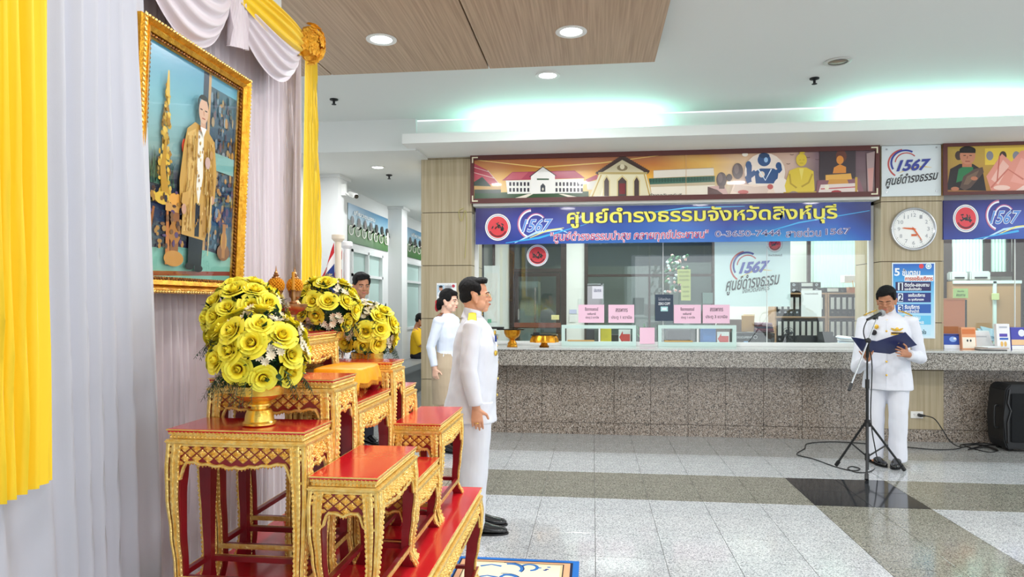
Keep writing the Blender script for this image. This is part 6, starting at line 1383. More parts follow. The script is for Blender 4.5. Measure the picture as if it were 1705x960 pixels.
# dark payment tablet sign
Y_ = 8.13; X0, X1 = oX(1091, Y_), oX(1121, Y_); t = board('payment_sign', X0, X1, oZ(1106, 534, Y_), oZ(1106, 490, Y_), Y_, .012, None, 'dark rounded ZERO COPY sign fixed to the glass', 'sign', '#2c3c50'); f = fit(1091, 490, 490, 534, 534, 1121, X0, X1, oZ(1106, 534, Y_), oZ(1106, 490, Y_), Y_)
printed('sign_print', [('#a8d8d8', rect(1100, 510, 1112, 518)), ('#e8f0f4', rect(1102, 512, 1110, 516))], f, NF, t); text(t, 'ZERO COPY', (1096, 503, 1116, 507.5), '#e8ecf0', f, NF, .004, .02); text(t, 'ไม่เรียกสำเนา', (1096, 495, 1116, 500), '#c8ccd4', f, NF, .004)
# whiteboard seen at the left
Y_ = 9.6; bq = lambda pa, pb, ya_, yb_, Y=9.6: (oX(pa, Y), oX(pb, Y), oZ((pa + pb) / 2, yb_, Y), oZ((pa + pb) / 2, ya_, Y))
x0, x1, za, zb = bq(808, 832, 442, 556); x0, x1, za, zb = bq(806, 832, 442, 556, OB - .07); t = board('whiteboard', x0, x1, za, zb, OB - .07, .03, None, 'tall white notice board hanging behind the left pane near the head of the standing man', 'board', '#eef2f0')
b = new(); x0, x1, za, zb = bq(810, 829, 454, 535, OB - .08); box(b, x0, x1, OB - .078, OB - .0705, za, zb); fin('paper_sheet', b, PAP, t); b = new(); x0, x1, za, zb = bq(812, 818, 531, 537, OB - .08); box(b, x0, x1, OB - .084, OB - .078, za, zb); fin('green_label', b, mat('green_label', '#6cc09a', .5), t)
# tall cabinet / cooler behind the door
x0, x1, za, zb = bq(866, 896, 468, 690, 10.9); t = board('tall_cabinet', x0, x1, 0, zb, 10.9, .5, None, 'tall pale grey cabinet standing behind the brown framed office door', 'cabinet', '#8fa6a2'); b = new(); box(b, x1 - .06, x1 - .03, 10.885, 10.9, .3, zb - .1); fin('handle', b, STEEL, t)
b = new(); x0, x1, za, zb = bq(948, 958, 524, 536, OB); box(b, x0, x1, OB - .012, OB, za, zb); fin('light_switch', b, WHITE, label='white light switch plate on the narrow white wall beside the office door', cat='switch')
b = new(); x0, x1, za, zb = bq(963, 968, 497, 508, OB); box(b, x0, x1, OB - .015, OB, za, zb); fin('thermostat', b, mat('pale_plastic', '#dfe3e0', .5), label='small pale thermostat on the narrow white wall above the switch', cat='thermostat')
# white door-sized panel behind the dark window and an artificial flower spray
x0, x1, za, zb = bq(978, 1003, 474, 530, OB - .07)
t = board('grey_notice_panel', x0, x1, za, zb, OB - .07, .03, None, 'grey framed panel just inside the dark window at its left', 'board', '#a9a3ac'); b = new(); box(b, x1 - .02, x1 + .02, OB - .09, OB - .07, za, zb + .02); box(b, x0, x1, OB - .09, OB - .07, zb, zb + .02); fin('frame', b, STEEL, t)
q = WY(1130, 480, 9.3); t = thing('flower_spray', (q.x, 9.3, 1.35), 'pale artificial flower spray with yellow paper slips behind the dark window', 'flowers'); r = random.Random(9)
b = new(); lathe(b, [(.05, 0), (.07, .1), (.05, .2), (.001, .2)], (q.x, 9.3, 1.15), 16); fin('vase', b, mat('green_vase', '#3a5a50', .4), t, smooth=True)
for nm, col, n in (('blossom', '#e8b8b4', 26), ('pale_blossom', '#cfe4e4', 22), ('leaves', '#4a7a5a', 30)):
    b = new()
    for k in range(n): p = WY(1118 + r.uniform(-8, 26), 0, 9.3).x; pz = oZ(1130, r.uniform(425, 488), 9.3); ell(b, (p + (pz - 2) * .06, 9.3 + r.uniform(-.1, .1), pz), (.022, .02, .02 + .02 * (nm == 'leaves')), rot=(r.random(), r.random(), r.random()), sub=1)
    fin(nm, b, mat(col, col, .6), t, kind='stuff')
b = new(); tube(b, [(q.x, 9.3, .02), (q.x, 9.3, 1.3), (q.x + .02, 9.3, oZ(1130, 430, 9.3))], .008, 6); lathe(b, [(.14, 0), (.14, .02), (.02, .04), (.001, .04)], (q.x, 9.3, 0), 20); fin('stem', b, mat('green_vase', '#3a5a50', .4), t)
for i, (pa, ya_, pb, yb_) in enumerate(((1128, 448, 1150, 472), (1134, 472, 1150, 500))):
    x0, x1, za, zb = bq(pa, pb, ya_, yb_, 9.15); b = new(); box(b, x0, x1, 9.15, 9.152, za, zb); o = fin('paper_slip', b, mat('yellow_slip', '#c8cf88', .6), t); f = lambda x, y: V((x, 9.149, y))
    for k in range(3): zz = zb - (k + .7) * (zb - za) / 3.6; text(t, 'ขอบคุณครับ', (x0 + .02, zz + .02, x1 - .02, zz - .02), '#5a6a40', f, NF, .001)
for (pa, pb, ya_, yb_, Y, nm, lab, col, c_) in ((1170, 1187, 487, 505, OB - .07, 'display_screen', 'small grey screen at the right end of the dark window', '#5f7470', 'screen'),):
    x0, x1, za, zb = bq(pa, pb, ya_, yb_, Y); t = board(nm, x0, x1, za, zb, Y, .03, None, lab, c_, col)
# office desk inside under the glass, and things on it
dk = new(); box(dk, -.9, 3.0, 8.47, 8.96, .72, .76); tdk = thing('office_desk', (1.0, 8.85, 0), 'long pale office desk behind the glass, seen through the hatches', 'desk'); fin('desk_top', dk, mat('pale_desk', '#d9d6cb', .5), tdk)
for x in (-.85, 1.0, 2.95): b = new(); box(b, x - .03, x + .03, 8.5, 8.92, 0, .72); fin('panel_leg', b, mat('pale_desk', '#d9d6cb', .5), tdk)
def carton(pa, pb, ya_, yb_, Y, dep, nm, lab, cat_, col, parts=None, grp=None, z=None):
    x0, x1, za, zb = bq(pa, pb, ya_, yb_, Y)
    if z is not None: za = z
    t = thing(nm, ((x0 + x1) / 2, Y + dep / 2, za), lab, cat_, grp); b = new(); box(b, x0, x1, Y, Y + dep, za, zb); bmesh.ops.bevel(b, geom=b.edges[:], offset=.004, segments=1, affect='EDGES'); fin('body', b, mat('c_' + col.strip('#'), col, .5), t); return t, (x0, x1, za, zb)
t, q = carton(1224, 1290, 554, 574, 8.46, .3, 'black_storage_box', 'long black box with pale lettering on the inner sill under the office sign', 'box', '#1b1d20'); f = lambda x, y: V((x, 8.46, y)); text(t, 'DOCUMENT', (q[0] + .02, q[3] - .04, q[0] + .2, q[3] - .065), '#c8ccd0', f, NF, .001)
b = new(); P_ = arcband(q[0] + .235, q[3] - .05, .018, .023, 0, 360, 20); 
tube(b, [(q[0] + .235 + .02 * cos(a_), 8.458, q[3] - .05 + .02 * sin(a_)) for a_ in [2 * pi * k / 20 for k in range(21)]], .002, 5); fin('ring_mark', b, mat('pale_mark', '#c8ccd0', .5), t)
b = new(); box(b, q[0] + .1, q[0] + .15, 8.457, 8.46, q[2] + .01, q[2] + .045); fin('blue_label', b, mat('blue_label', '#6f9ac8', .5), t)
t, q = carton(1236, 1256, 525, 552, 8.62, .05, 'brown_envelope_folder', 'brown paper folder standing upright on the black box', 'folder', '#b98a4c')
t, q = carton(1238, 1257, 522, 530, 8.675, .02, 'paper_sheaf', 'cream sheaf sticking up behind the brown folder', 'papers', '#e4dcc4')
for k in range(5): carton(1259 + k * .5, 1289 - k * .8, 550 - k * 3.2, 553 - k * 3.2, 8.5, .22, 'magazine', 'magazine in the pile right of the brown folder, ' + ('bottom one', 'second from bottom', 'middle one', 'second from top', 'topmost')[k], 'magazine', ('#4a2a3c', '#6a2c44', '#2c2c4c', '#5c2434', '#8a6a7a')[k], grp='magazines piled on the black box')
# office chair back left of the folder
q = WY(1225, 545, 8.95); t = thing('office_chair', (q.x, 8.95 + .3, 0), 'brown mesh office chair behind the glass left of the brown folder', 'chair')
b = new(); R_ = []
for k in range(9):
    v = k / 8; w_ = .21 * (1 - abs(2 * v - 1) ** 3 * .35); z = .82 + .48 * v; R_.append([(q.x + w_ * cos(a_), 9.25 + .04 * sin(a_) + .03 * v, z) for a_ in [2 * pi * j / 16 for j in range(16)]])
loft(b, R_); fin('backrest', b, mat('brown_mesh', '#5a4a42', .7, bump=.2, bscale=200), t, smooth=True)
b = new(); ell(b, (q.x, 9.5, .47), (.24, .23, .05), sub=2); fin('seat', b, MT['brown_mesh'], t, smooth=True); b = new(); tube(b, [(q.x, 9.5, .08), (q.x, 9.5, .45)], .025, 10); tube(b, [(q.x, 9.34, .47), (q.x, 9.29, .85)], .015, 8); fin('column', b, BLACK, t)
for k in range(5): a_ = k * 2 * pi / 5; b = new(); tube(b, [(q.x, 9.5, .09), (q.x + .27 * cos(a_), 9.5 + .27 * sin(a_), .05)], [.02, .014], 6); ell(b, (q.x + .27 * cos(a_), 9.5 + .27 * sin(a_), .03), (.028, .028, .028), sub=1); fin('foot', b, BLACK, t)
# bookcases with binders
WD_ = mat('light_oak_shelf', '#c9a27c', .5, var='#b88f6a', vscale=1, stretch=(4, 4, 50))
SY = 9.0
def bookcase(pa, pb, lab):
    x0, x1 = oX(pa, SY), oX(pb, SY); zt = oZ(1340, 487, SY); zm = oZ(1340, 527.5, SY); zb_ = oZ(1340, 573, SY); t = thing('bookcase', ((x0 + x1) / 2, SY + .16, 0), lab, 'bookcase', 'light oak bookcases of binders'); T_ = .02
    for (nm, r_) in (('side_panel', (x0, x0 + T_, 0, zt)), ('side_panel', (x1 - T_, x1, 0, zt)), ('top_panel', (x0 + T_, x1 - T_, zt - T_, zt)), ('shelf', (x0 + T_, x1 - T_, zm - T_ / 2, zm + T_ / 2)), ('shelf', (x0 + T_, x1 - T_, zb_ - T_, zb_)), ('shelf', (x0 + T_, x1 - T_, .08, .1))):
        b = new(); box(b, r_[0], r_[1], SY, SY + .33, r_[2], r_[3]); fin(nm, b, WD_, t)
    b = new(); box(b, x0 + T_, x1 - T_, SY + .31, SY + .33, .1, zt - T_); fin('back_panel', b, WD_, t)
    return x0 + T_, x1 - T_, zt, zm, zb_
proto = None
def binder(x, z, w_, h_, lab):
    global proto
    if proto is None:
        t = thing('ring_binder', (0, 0, 0), lab, 'binder', 'black lever arch binders on the shelves'); b = new(); box(b, 0, 1, 0, .26, 0, 1); fin('cover', b, BLACK, t, local=True)
        b = new(); box(b, .2, .85, -.003, 0, .36, .96); fin('spine_label', b, mat('binder_label', '#e8eae8', .6), t, local=True)
        b = new(); lathe(b, [(.18, 0), (.18, .003), (.10, .003), (.10, 0)], M=Matrix.Translation((.5, 0, .2)) @ Matrix.Rotation(pi / 2, 4, 'X') @ Matrix.Diagonal((1, .25, 1, 1)), n=12, cap=False); fin('finger_ring', b, STEEL, t, local=True); proto = t
    else: t = dup(proto, label=lab)
    t.location = (x, SY + .02, z); t.scale = (w_, 1, h_); return t
W1 = bookcase(1290, 1377, 'light oak bookcase of black binders left of its twin behind the glass'); W2 = bookcase(1378, 1455, 'light oak bookcase of black binders right of its twin behind the glass')
ordn = ['first', 'second', 'third', 'fourth', 'fifth', 'sixth', 'seventh', 'eighth', 'ninth', 'tenth']
for (bk, nm) in ((W1, 'left bookcase'), (W2, 'right bookcase')):
    for (z_, h_, rw) in ((bk[3] + .0105, bk[2] - bk[3] - .06, 'upper shelf'), (bk[4] + .001, bk[3] - bk[4] - .045, 'lower shelf')):
        n = 8 if bk is W1 else 7; w_ = (bk[1] - bk[0] - .02) / n
        for i in range(n):
            binder(bk[0] + .01 + i * w_, z_, w_ * .92, h_, 'black binder, %s from left on the %s of the %s' % (ordn[i], rw, nm))
for i, (pa, k) in enumerate(((1293, 0), (1331, 0), (1293, 1), (1331, 1), (1374, 0))):   # binders lying on top
    x0, x1 = oX(pa, SY), oX(pa + 37, SY); z = W1[2] + .001 + k * .068
    t = thing('ring_binder', ((x0 + x1) / 2, SY + .1, z), 'black binder lying flat on top of the bookcases, ' + ('lower left one of the pile', 'lower right one of the pile', 'upper left one of the pile', 'upper right one of the pile', 'alone at the right')[i], 'binder', 'black lever arch binders on the shelves')
    b = new(); box(b, x0, x1 - .004, SY + .02, SY + .28, z, z + .064); fin('cover', b, BLACK, t); b = new(); box(b, x0 + .03, x0 + (x1 - x0) * .62, SY + .016, SY + .02, z + .012, z + .054); fin('spine_label', b, MT['binder_label'], t)
    b = new(); M = Matrix.Translation((x0 + (x1 - x0) * .8, SY + .02, z + .032)) @ Matrix.Rotation(pi / 2, 4, 'X'); lathe(b, [(.016, 0), (.016, .003), (.009, .003), (.009, 0)], M=M, n=12, cap=False); fin('finger_ring', b, STEEL, t)
x0, x1 = oX(1416, SY), oX(1440, SY); t = thing('wooden_tray', ((x0 + x1) / 2, SY + .15, W2[2] + .001), 'small orange wooden tray holding pens on top of the right bookcase', 'tray'); b = new(); box(b, x0, x1, SY + .05, SY + .25, W2[2] + .001, W2[2] + .07); fin('box', b, mat('orange_wood', '#b87a50', .5), t)
for k in range(3): b = new(); tube(b, [(x0 + .05 + k * .03, SY + .04, W2[2] + .06), (x0 + .04 + k * .04, SY + .04, W2[2] + .15)], .005, 6); fin('pen', b, mat('pen_%d' % k, ('#d8a850', '#3a5a9a', '#c8c8c8')[k], .4), t)
t, q = carton(1406, 1424, 458, 470, 9.2, .15, 'white_device', 'small white appliance on top of the right bookcase in front of the blind', 'appliance', '#dde4e2'); 
# desk fan, monitors, bag of papers
q = WY(1312, 556, 8.62); t = thing('desk_fan', (q.x, 8.62, .76), 'small dark desk fan in front of the left bookcase', 'fan'); b = new()
cz = q.z; 
for rr in (.03, .055, .08): tube(b, [(q.x + rr * cos(a_), 8.60, cz + rr * sin(a_)) for a_ in [2 * pi * k / 24 for k in range(25)]], .0022, 4)
for k in range(16): a_ = 2 * pi * k / 16; tube(b, [(q.x, 8.585, cz), (q.x + .08 * cos(a_), 8.60, cz + .08 * sin(a_))], .0015, 4)
fin('guard', b, BLACK, t); b = new()
for k in range(4): a_ = 2 * pi * k / 4 + .4; ell(b, (q.x + .035 * cos(a_), 8.61, cz + .035 * sin(a_)), (.03, .004, .02), rot=(0, -a_, 0), sub=1)
fin('blade', b, mat('grey_blade', '#4a4e54', .4), t); b = new(); tube(b, [(q.x, 8.64, .78), (q.x, 8.64, cz)], .012, 8); lathe(b, [(.07, .76), (.07, .775), (.03, .79), (.001, .79)], (q.x, 8.63, 0), 20); fin('stand', b, BLACK, t)
for i, (pa, pb, ya_, yb_, Y, lab) in enumerate(((1326, 1362, 558, 572, 8.7, 'low dark grey monitor top left of the other, behind the counter'), (1362, 1388, 552, 574, 8.55, 'dark monitor back standing in front of the right bookcase'))):
    x0, x1, za, zb = bq(pa, pb, ya_, yb_, Y); t = thing('monitor', ((x0 + x1) / 2, Y, .76), lab, 'monitor'); b = new(); box(b, x0, x1, Y, Y + .03, max(.85, za - .1), zb); bmesh.ops.bevel(b, geom=b.edges[:], offset=.006, segments=2, affect='EDGES'); fin('screen_shell', b, BLACK, t)
    b = new(); box(b, (x0 + x1) / 2 - .02, (x0 + x1) / 2 + .02, Y + .01, Y + .03, .77, .9); box(b, (x0 + x1) / 2 - .09, (x0 + x1) / 2 + .09, Y - .05, Y + .1, .7605, .77); fin('stand', b, BLACK, t)
r = random.Random(6); t = thing('paper_pile', (oX(1412, 8.4), 8.4, 1.02), 'loose heap of white papers and plastic sleeves by the right end of the left window', 'papers')
for k in range(9):
    b = new(); M = Matrix.Translation((oX(1412, 8.33) + r.uniform(-.06, .06), 8.33 + r.uniform(-.02, .04), 1.016 + k * .012)) @ Euler((r.uniform(-.06, .06), r.uniform(-.1, .1), r.uniform(-.5, .5))).to_matrix().to_4x4(); box(b, -.13, .13, -.08, .08, 0, .008, M=M); fin('sheet_bundle', b, mat('bluish_paper' if k % 2 else 'white_paper', '#c4d4e6' if k % 2 else '#f2f1ec', .6), t)
# orange sliding cabinet in the right bay
t, q = carton(1571, 1607, 497, 660, 8.6, .4, 'orange_cabinet', 'orange wood grained sliding cabinet behind the right window', 'cabinet', '#c8744a', z=0)
b = new(); box(b, q[1] - .07, q[1] - .045, 8.592, 8.6, (q[2] + q[3]) / 2 - .08, (q[2] + q[3]) / 2 - .02); fin('recessed_pull', b, mat('pale_plastic', '#dfe3e0', .5), t)
b = new(); box(b, q[0], q[1] + .005, 8.585, 9.0, q[3] - .012, q[3] + .006); fin('cabinet_top', b, mat('orange_wood', '#b87a50', .5), t)
b = new(); box(b, q[1], q[1] + .03, 8.62, 9.0, .0, q[3] - .012); fin('side_edge', b, BLACK, t)
t, q = carton(1586, 1700, 468, 600, 9.75, .45, 'brown_office_partition', 'tall brown faced office partition behind the orange cabinet', 'partition', '#a8865e', z=0)
b = new(); box(b, q[0], q[1], 9.73, 9.75, q[3] - .03, q[3] + .01); x_ = oX(1656, 9.74); box(b, x_ - .02, x_ + .02, 9.73, 9.75, q[2], q[3]); fin('mint_rail', b, MINT, t)
for (pa, pb, ya_, yb_, lab) in ((1583, 1612, 452, 467, 'grey printer at the left on top of the brown partition'), (1616, 1650, 451, 467, 'pale wide printer right of the grey one on the brown partition')):
    x0, x1, za, zb = bq(pa, pb, ya_, yb_, 9.8); za = q[3] + .011; t = thing('printer', ((x0 + x1) / 2, 9.95, za), lab, 'printer'); b = new(); box(b, x0, x1, 9.8, 10.1, za, zb); bmesh.ops.bevel(b, geom=b.edges[:], offset=.015, segments=2, affect='EDGES'); fin('body', b, mat('printer_grey', '#b9c2c0', .5), t)
    b = new(); box(b, x0 + .05, x1 - .05, 9.785, 9.8, za + .03, za + .05); fin('paper_slot', b, BLACK, t)
carton(1652, 1664, 488, 499, 9.70, .02, 'green_note', 'narrow pale green note on the brown partition', 'note', '#b8c88c')
# brochures along the right counter
def brochure(pa, pb, ya_, yb_, Y, dep, lab, col, marks, lean=.1):
    x0, x1, za, zb = bq(pa, pb, ya_, yb_, Y); za = 1.0125; t = thing('brochure_stack', ((x0 + x1) / 2, Y, za), lab, 'brochures', 'brochures standing on the counter'); h = zb - za
    q = lambda x, z: V((x, Y + lean * (z - za), z)); b = new(); loft(b, [[q(x0, za), q(x1, za), q(x1, zb), q(x0, zb)], [q(x0, za) + V((0, dep, 0)), q(x1, za) + V((0, dep, 0)), q(x1, zb) + V((0, dep, 0)), q(x0, zb) + V((0, dep, 0))]]); fin('booklets', b, mat('c_' + col.strip('#'), col, .5), t)
    f = lambda u, v: q(x0 + (x1 - x0) * u, zb + (za - zb) * v); printed('cover_print', marks, f, NF, t, base=.0015, eps=.0003); return t, f
brochure(1572, 1603, 556, 579, 8.0, .1, 'blue and white leaflets at the left end of the right counter', '#2a4fb0', [('#e8ecf6', rect(0, .72, 1, 1)), ('#8fb4f0', circ(.5, .35, .2, .18)), ('#f4f8ff', circ(.6, .3, .08)), ('#1a2a78', rect(0, 0, 1, .12))])
brochure(1602, 1626, 545, 580, 7.95, .06, 'orange and white brochure box next to the blue leaflets', '#e8a070', [('#f4ead8', rect(.05, .45, .95, .95)), ('#d8783c', rect(.05, .08, .95, .3)), ('#2a2c30', circ(.4, .6, .06)), ('#2a2c30', circ(.62, .6, .06))])
brochure(1622, 1655, 551, 575, 8.08, .08, 'stack of plain white sheets behind the orange brochures', '#eceef0', [('#c8ccd4', rect(.1, .3, .8, .36))], .5)
t, f = brochure(1661, 1683, 539, 579, 7.95, .05, 'white booklet with purple lettering standing on the counter', '#f0f0f2', [('#5a4ab0', rect(.2, .38, .8, .5)), ('#3a6ac0', rect(.2, .54, .85, .62)), ('#e8b860', circ(.35, .78, .1)), ('#e8b860', circ(.62, .78, .1)), ('#b8bcc8', rect(.2, .1, .8, .16))])
brochure(1685, 1720, 545, 579, 7.98, .08, 'purple and orange leaflets at the far right of the counter', '#4a4cb0', [('#f0c898', rect(0, .55, 1, .8)), ('#e8ecf6', circ(.5, .25, .16)), ('#f4f4f4', rect(0, .82, 1, 1))])
x0, x1 = oX(1628, 7.9), oX(1666, 7.9); t = thing('booklet_pile', ((x0 + x1) / 2, 7.88, 1.0125), 'low pile of thin booklets lying flat before the white booklet', 'brochures')
for k in range(4): b = new(); M = Matrix.Translation(((x0 + x1) / 2 + k * .008, 7.88, 1.0125 + k * .009)) @ Matrix.Rotation(.15 * k - .2, 4, 'Z'); box(b, -.13, .13, -.08, .08, 0, .008, M=M); fin('booklet', b, mat('book_%d' % k, ('#3a3a3c', '#e8e4e0', '#b8a090', '#e8ecf0')[k], .5), t)
t = thing('plastic_pouch', (oX(1648, 8.25), 8.25, 1.06), 'pale blue folded plastic pouch behind the white sheets', 'pouch'); b = new(); M = Matrix.Translation((oX(1646, 8.3), 8.3, 1.15)) @ Euler((.9, .2, .3)).to_matrix().to_4x4(); box(b, -.12, .12, -.07, .07, -.006, .006, M=M); box(b, -.08, .13, -.02, .1, .008, .02, M=M); fin('sleeves', b, mat('blue_clear_plastic', '#a8c8d8', .2), t)
# ================================================================== ON THE COUNTER (left)
def phan(px, y_, top, lab, w_, scallop, Y=7.82):
    q = WY(px, 560, Y); z0 = 1.0125; zt = WY(px, top, Y).z; h = zt - z0; k = w_ / 2 / F * 7.7; t = thing('pedestal_tray', (q.x, Y, z0), lab, 'tray', 'golden pedestal trays with dark boards on the counter')
    if not scallop: pr = [(k * .62, 0), (k * .66, .01), (k * .55, h * .12), (k * .6, h * .2), (k * .45, h * .3), (k * .3, h * .4), (k * .42, h * .48), (k * .8, h * .6), (k * 1.0, h * .8), (k * 1.05, h), (k * .9, h), (.001, h * .9)]; fl_ = (.03, 14)
    else: pr = [(k * .32, 0), (k * .36, .01), (k * .26, h * .15), (k * .2, h * .4), (k * .3, h * .5), (k * .85, h * .45), (k * 1.02, h * .42), (k * .98, h * .7), (k * .85, h), (.001, h)]; fl_ = (.07, 9)
    b = new(); lathe(b, pr, (q.x, Y, z0), 54, flute=fl_); fin('tray', b, mat('amber_gold', '#e0a02c', .28, .75, bump=.2, bscale=60, var='#c07e18', vscale=30), t, smooth=True)
    return q.x, zt, k
x, zt, k = phan(853, 0, 549, 'ribbed golden pedestal tray nearest the standing man on the counter', 27, False); 
t = thing('dark_folder', (x, 7.82, zt + .001), 'dark lacquer board lying on the ribbed pedestal tray', 'board'); b = new(); box(b, x - .17, x + .14, 7.74, 7.9, zt + .001, zt + .012); fin('board', b, BLACKG, t); b = new(); box(b, x - .26, x - .10, 7.75, 7.86, zt + .0125, zt + .035); fin('case', b, BLACK, t)
x, zt, k = phan(906, 0, 558, 'scalloped golden pedestal tray right of the ribbed one on the counter', 46, True)
t = thing('dark_folder', (x, 7.82, zt + .001), 'dark lacquer board lying on the scalloped pedestal tray', 'board'); b = new(); box(b, x - .15, x + .15, 7.74, 7.9, zt + .001, zt + .012); fin('board', b, BLACKG, t); b = new(); box(b, x - .12, x - .05, 7.75, 7.84, zt + .0125, zt + .035); fin('case', b, BLACK, t)
t, q = carton(1000, 1018, 545, 575.5, 8.3, .08, 'yellow_bottle_box', 'small yellow sanitizer box in the left sliding hatch', 'box', '#d8c83a')
for i, (pa, ya_, yb_, lab) in enumerate(((1030, 548, 561, 'red and white arrow sign inside the left sliding hatch'), (1194, 552, 562, 'red and white arrow sign inside the right sliding hatch'))):
    x0, x1, za, zb = bq(pa, pa + 20, ya_, yb_, 8.26); za = 1.0125; t = board('arrow_sign', x0, x1, za, zb, 8.26, .005, None, lab, 'sign', '#f0f0f0'); f = lambda u, v, x0=x0, x1=x1, za=za, zb=zb: V((x0 + (x1 - x0) * u, 8.26, zb + (za - zb) * v)); printed('arrow', [('#d03a34', [(.05, .5), (.35, .1), (.35, .3), (.95, .3), (.95, .75), (.35, .75), (.35, .9)])], f, NF, t)
for k in range(4): carton(1170, 1192, 545 + k * 7.5, 552.2 + k * 7.5, 8.22, .2, 'letter_tray', 'blue letter tray in the right sliding hatch, ' + ('topmost', 'second from top', 'third from top', 'lowest')[k], 'letter tray', '#4a78b8', grp='stacked blue letter trays', z=1.0125 + (3 - k) * .052)
carton(1006, 1052, 557, 587, 8.5, .2, 'black_desk_device', 'low black device on the desk inside the left sliding hatch', 'device', '#16181c', z=.7605); carton(976, 990, 548, 587, 8.5, .1, 'dark_desk_device', 'small dark telephone inside the left sliding hatch', 'telephone', '#2a2e3c', z=.7605)
carton(1112, 1150, 548, 585, 8.7, .2, 'dark_monitor_back', 'dark low screen inside the right sliding hatch', 'monitor', '#26302e', z=.7605)
# potted plant near the glass
q = WY(1075, 540, 8.6); t = thing('potted_plant', (q.x, 8.6, .76), 'small leafy green plant between the two sliding hatches', 'plant'); b = new(); lathe(b, [(.05, 0), (.07, .12), (.001, .12)], (q.x, 8.6, .7605), 16); fin('pot', b, WHITE, t); b = new(); r = random.Random(3)
for k in range(46):
    a_ = r.uniform(0, 6.28); l = r.uniform(.1, .22); p0 = V((q.x, 8.6, .95)); d = V((cos(a_), sin(a_) * .6, r.uniform(.5, 1.8))).normalized(); p1 = p0 + V((0, 0, r.uniform(0, .14))) + d * l * .6; s_ = d.cross(V((0, 0, 1))).normalized() * .014; face(b, [b.verts.new(v) for v in (p1, p1 + d * .04 + s_, p1 + d * .09, p1 + d * .04 - s_)])
    tube(b, [p0 - V((0, 0, .08)), p1], .002, 3)
fin('foliage', b, mat('plant_green', '#4a8a5a', .5), t, kind='stuff')
# ================================================================== MICROPHONE STAND
q = WZ(1443, 797, 0.0); sx, sy = q.x, q.y; t = thing('microphone_stand', (sx, sy + .06, 0), 'black tripod microphone stand with silver boom in front of the reading man', 'microphone stand')
ax, ay = sx, sy + .22
top = WD(1453, 566, 6.0); hub = V((ax, ay, WY(1443, 704, ay).z)); ttop = V((ax, ay, WY(1446, 590, ay).z))
ax_ = WY(1444, 700, ay).x; hub.x = ax_; ttop.x = ax_
b = new(); tube(b, [(ax_, ay, .03), (ax_, ay, ttop.z - .25)], .013, 12); fin('lower_tube', b, BLACK, t, smooth=True)
b = new(); tube(b, [(ax_, ay, ttop.z - .26), (ax_, ay, ttop.z)], .008, 12); fin('upper_tube', b, BLACK, t, smooth=True)
b = new(); tube(b, [(ax_, ay, ttop.z - .30), (ax_, ay, ttop.z - .22)], .018, 12); tube(b, [(ax_, ay, hub.z - .03), (ax_, ay, hub.z + .03)], .024, 12); fin('clutch', b, BLACK, t, smooth=True)
feet = [WZ(1392, 774, .012), WZ(1443, 798, .012), WZ(1506, 782, .012)]
for i, fp in enumerate(feet):
    b = new(); h0 = V((ax_, ay, hub.z)); d = (fp - h0); st_ = h0 + d * .03; ho = V((d.x, d.y, 0)).normalized() * .02; tube(b, [h0 + ho, fp], .010, 8); lg = fin('leg', b, BLACK, t, smooth=True)
    b = new(); tube(b, [fp - d.normalized() * .05, fp], .017, 10); fin('rubber_foot', b, BLACK, lg, smooth=True)
    m_ = h0.lerp(fp, .48); b = new(); tube(b, [m_, V((ax_, ay, hub.z - .30))], .007, 6); fin('brace', b, BLACK, lg)
b = new(); tube(b, [(ax_, ay, hub.z - .33), (ax_, ay, hub.z - .27)], .02, 12); fin('brace_collar', b, BLACK, t, smooth=True)
pm_ = WD(1461, 527, 6.02); pe = WD(1414, 648, 5.75); pj = V((ax_, ay - .02, ttop.z + .0)); jj = pm_.lerp(pe, .34)
b = new(); tube(b, [pm_, pe], .0065, 10); fin('boom', b, mat('chrome_tube', '#d8dadd', .2, .8), t, smooth=True)
b = new(); d = (pe - pm_).normalized(); tube(b, [pe - d * .06, pe + d * .01], .013, 10); fin('boom_grip', b, BLACK, t, smooth=True)
b = new(); tube(b, [ttop - V((0, 0, .02)), jj], .014, 10); ell(b, jj, (.025, .025, .025), sub=2); fin('boom_joint', b, BLACK, t, smooth=True)
t = thing('microphone', pm_, 'black microphone with silver ball grille clipped to the boom', 'microphone'); mh = WD(1466, 522, 6.08); mt_ = WD(1444, 532, 5.98)
b = new(); tube(b, [mt_, mh], [.011, .017], 14); fin('handle', b, BLACK, t, smooth=True); b = new(); ell(b, mh + (mh - mt_).normalized() * .022, (.031, .031, .031), sub=3); fin('grille', b, mat('silver_mesh', '#b9bcc0', .35, .8, bump=.8, bscale=500), t, smooth=True)
b = new(); tube(b, [mt_.lerp(mh, .45) + V((0, 0, -.004)), pm_ + V((0, 0, -.012))], .019, 10); fin('clip', b, BLACK, t, smooth=True)
def smooth_path(P, n=8):
    out = []; P = [V(p) for p in P]; P = [P[0]] + P + [P[-1]]
    for i in range(1, len(P) - 2):
        for k in range(n):
            u = k / n; a_, b_, c_, d_ = P[i - 1], P[i], P[i + 1], P[i + 2]; out.append(.5 * ((2 * b_) + (c_ - a_) * u + (2 * a_ - 5 * b_ + 4 * c_ - d_) * u * u + (3 * b_ - a_ - 3 * c_ + d_) * u ** 3))
    return out + [P[-1]]
C0 = .0055
fl_ = lambda *pts: [WZ(x, y, C0) for x, y in pts]
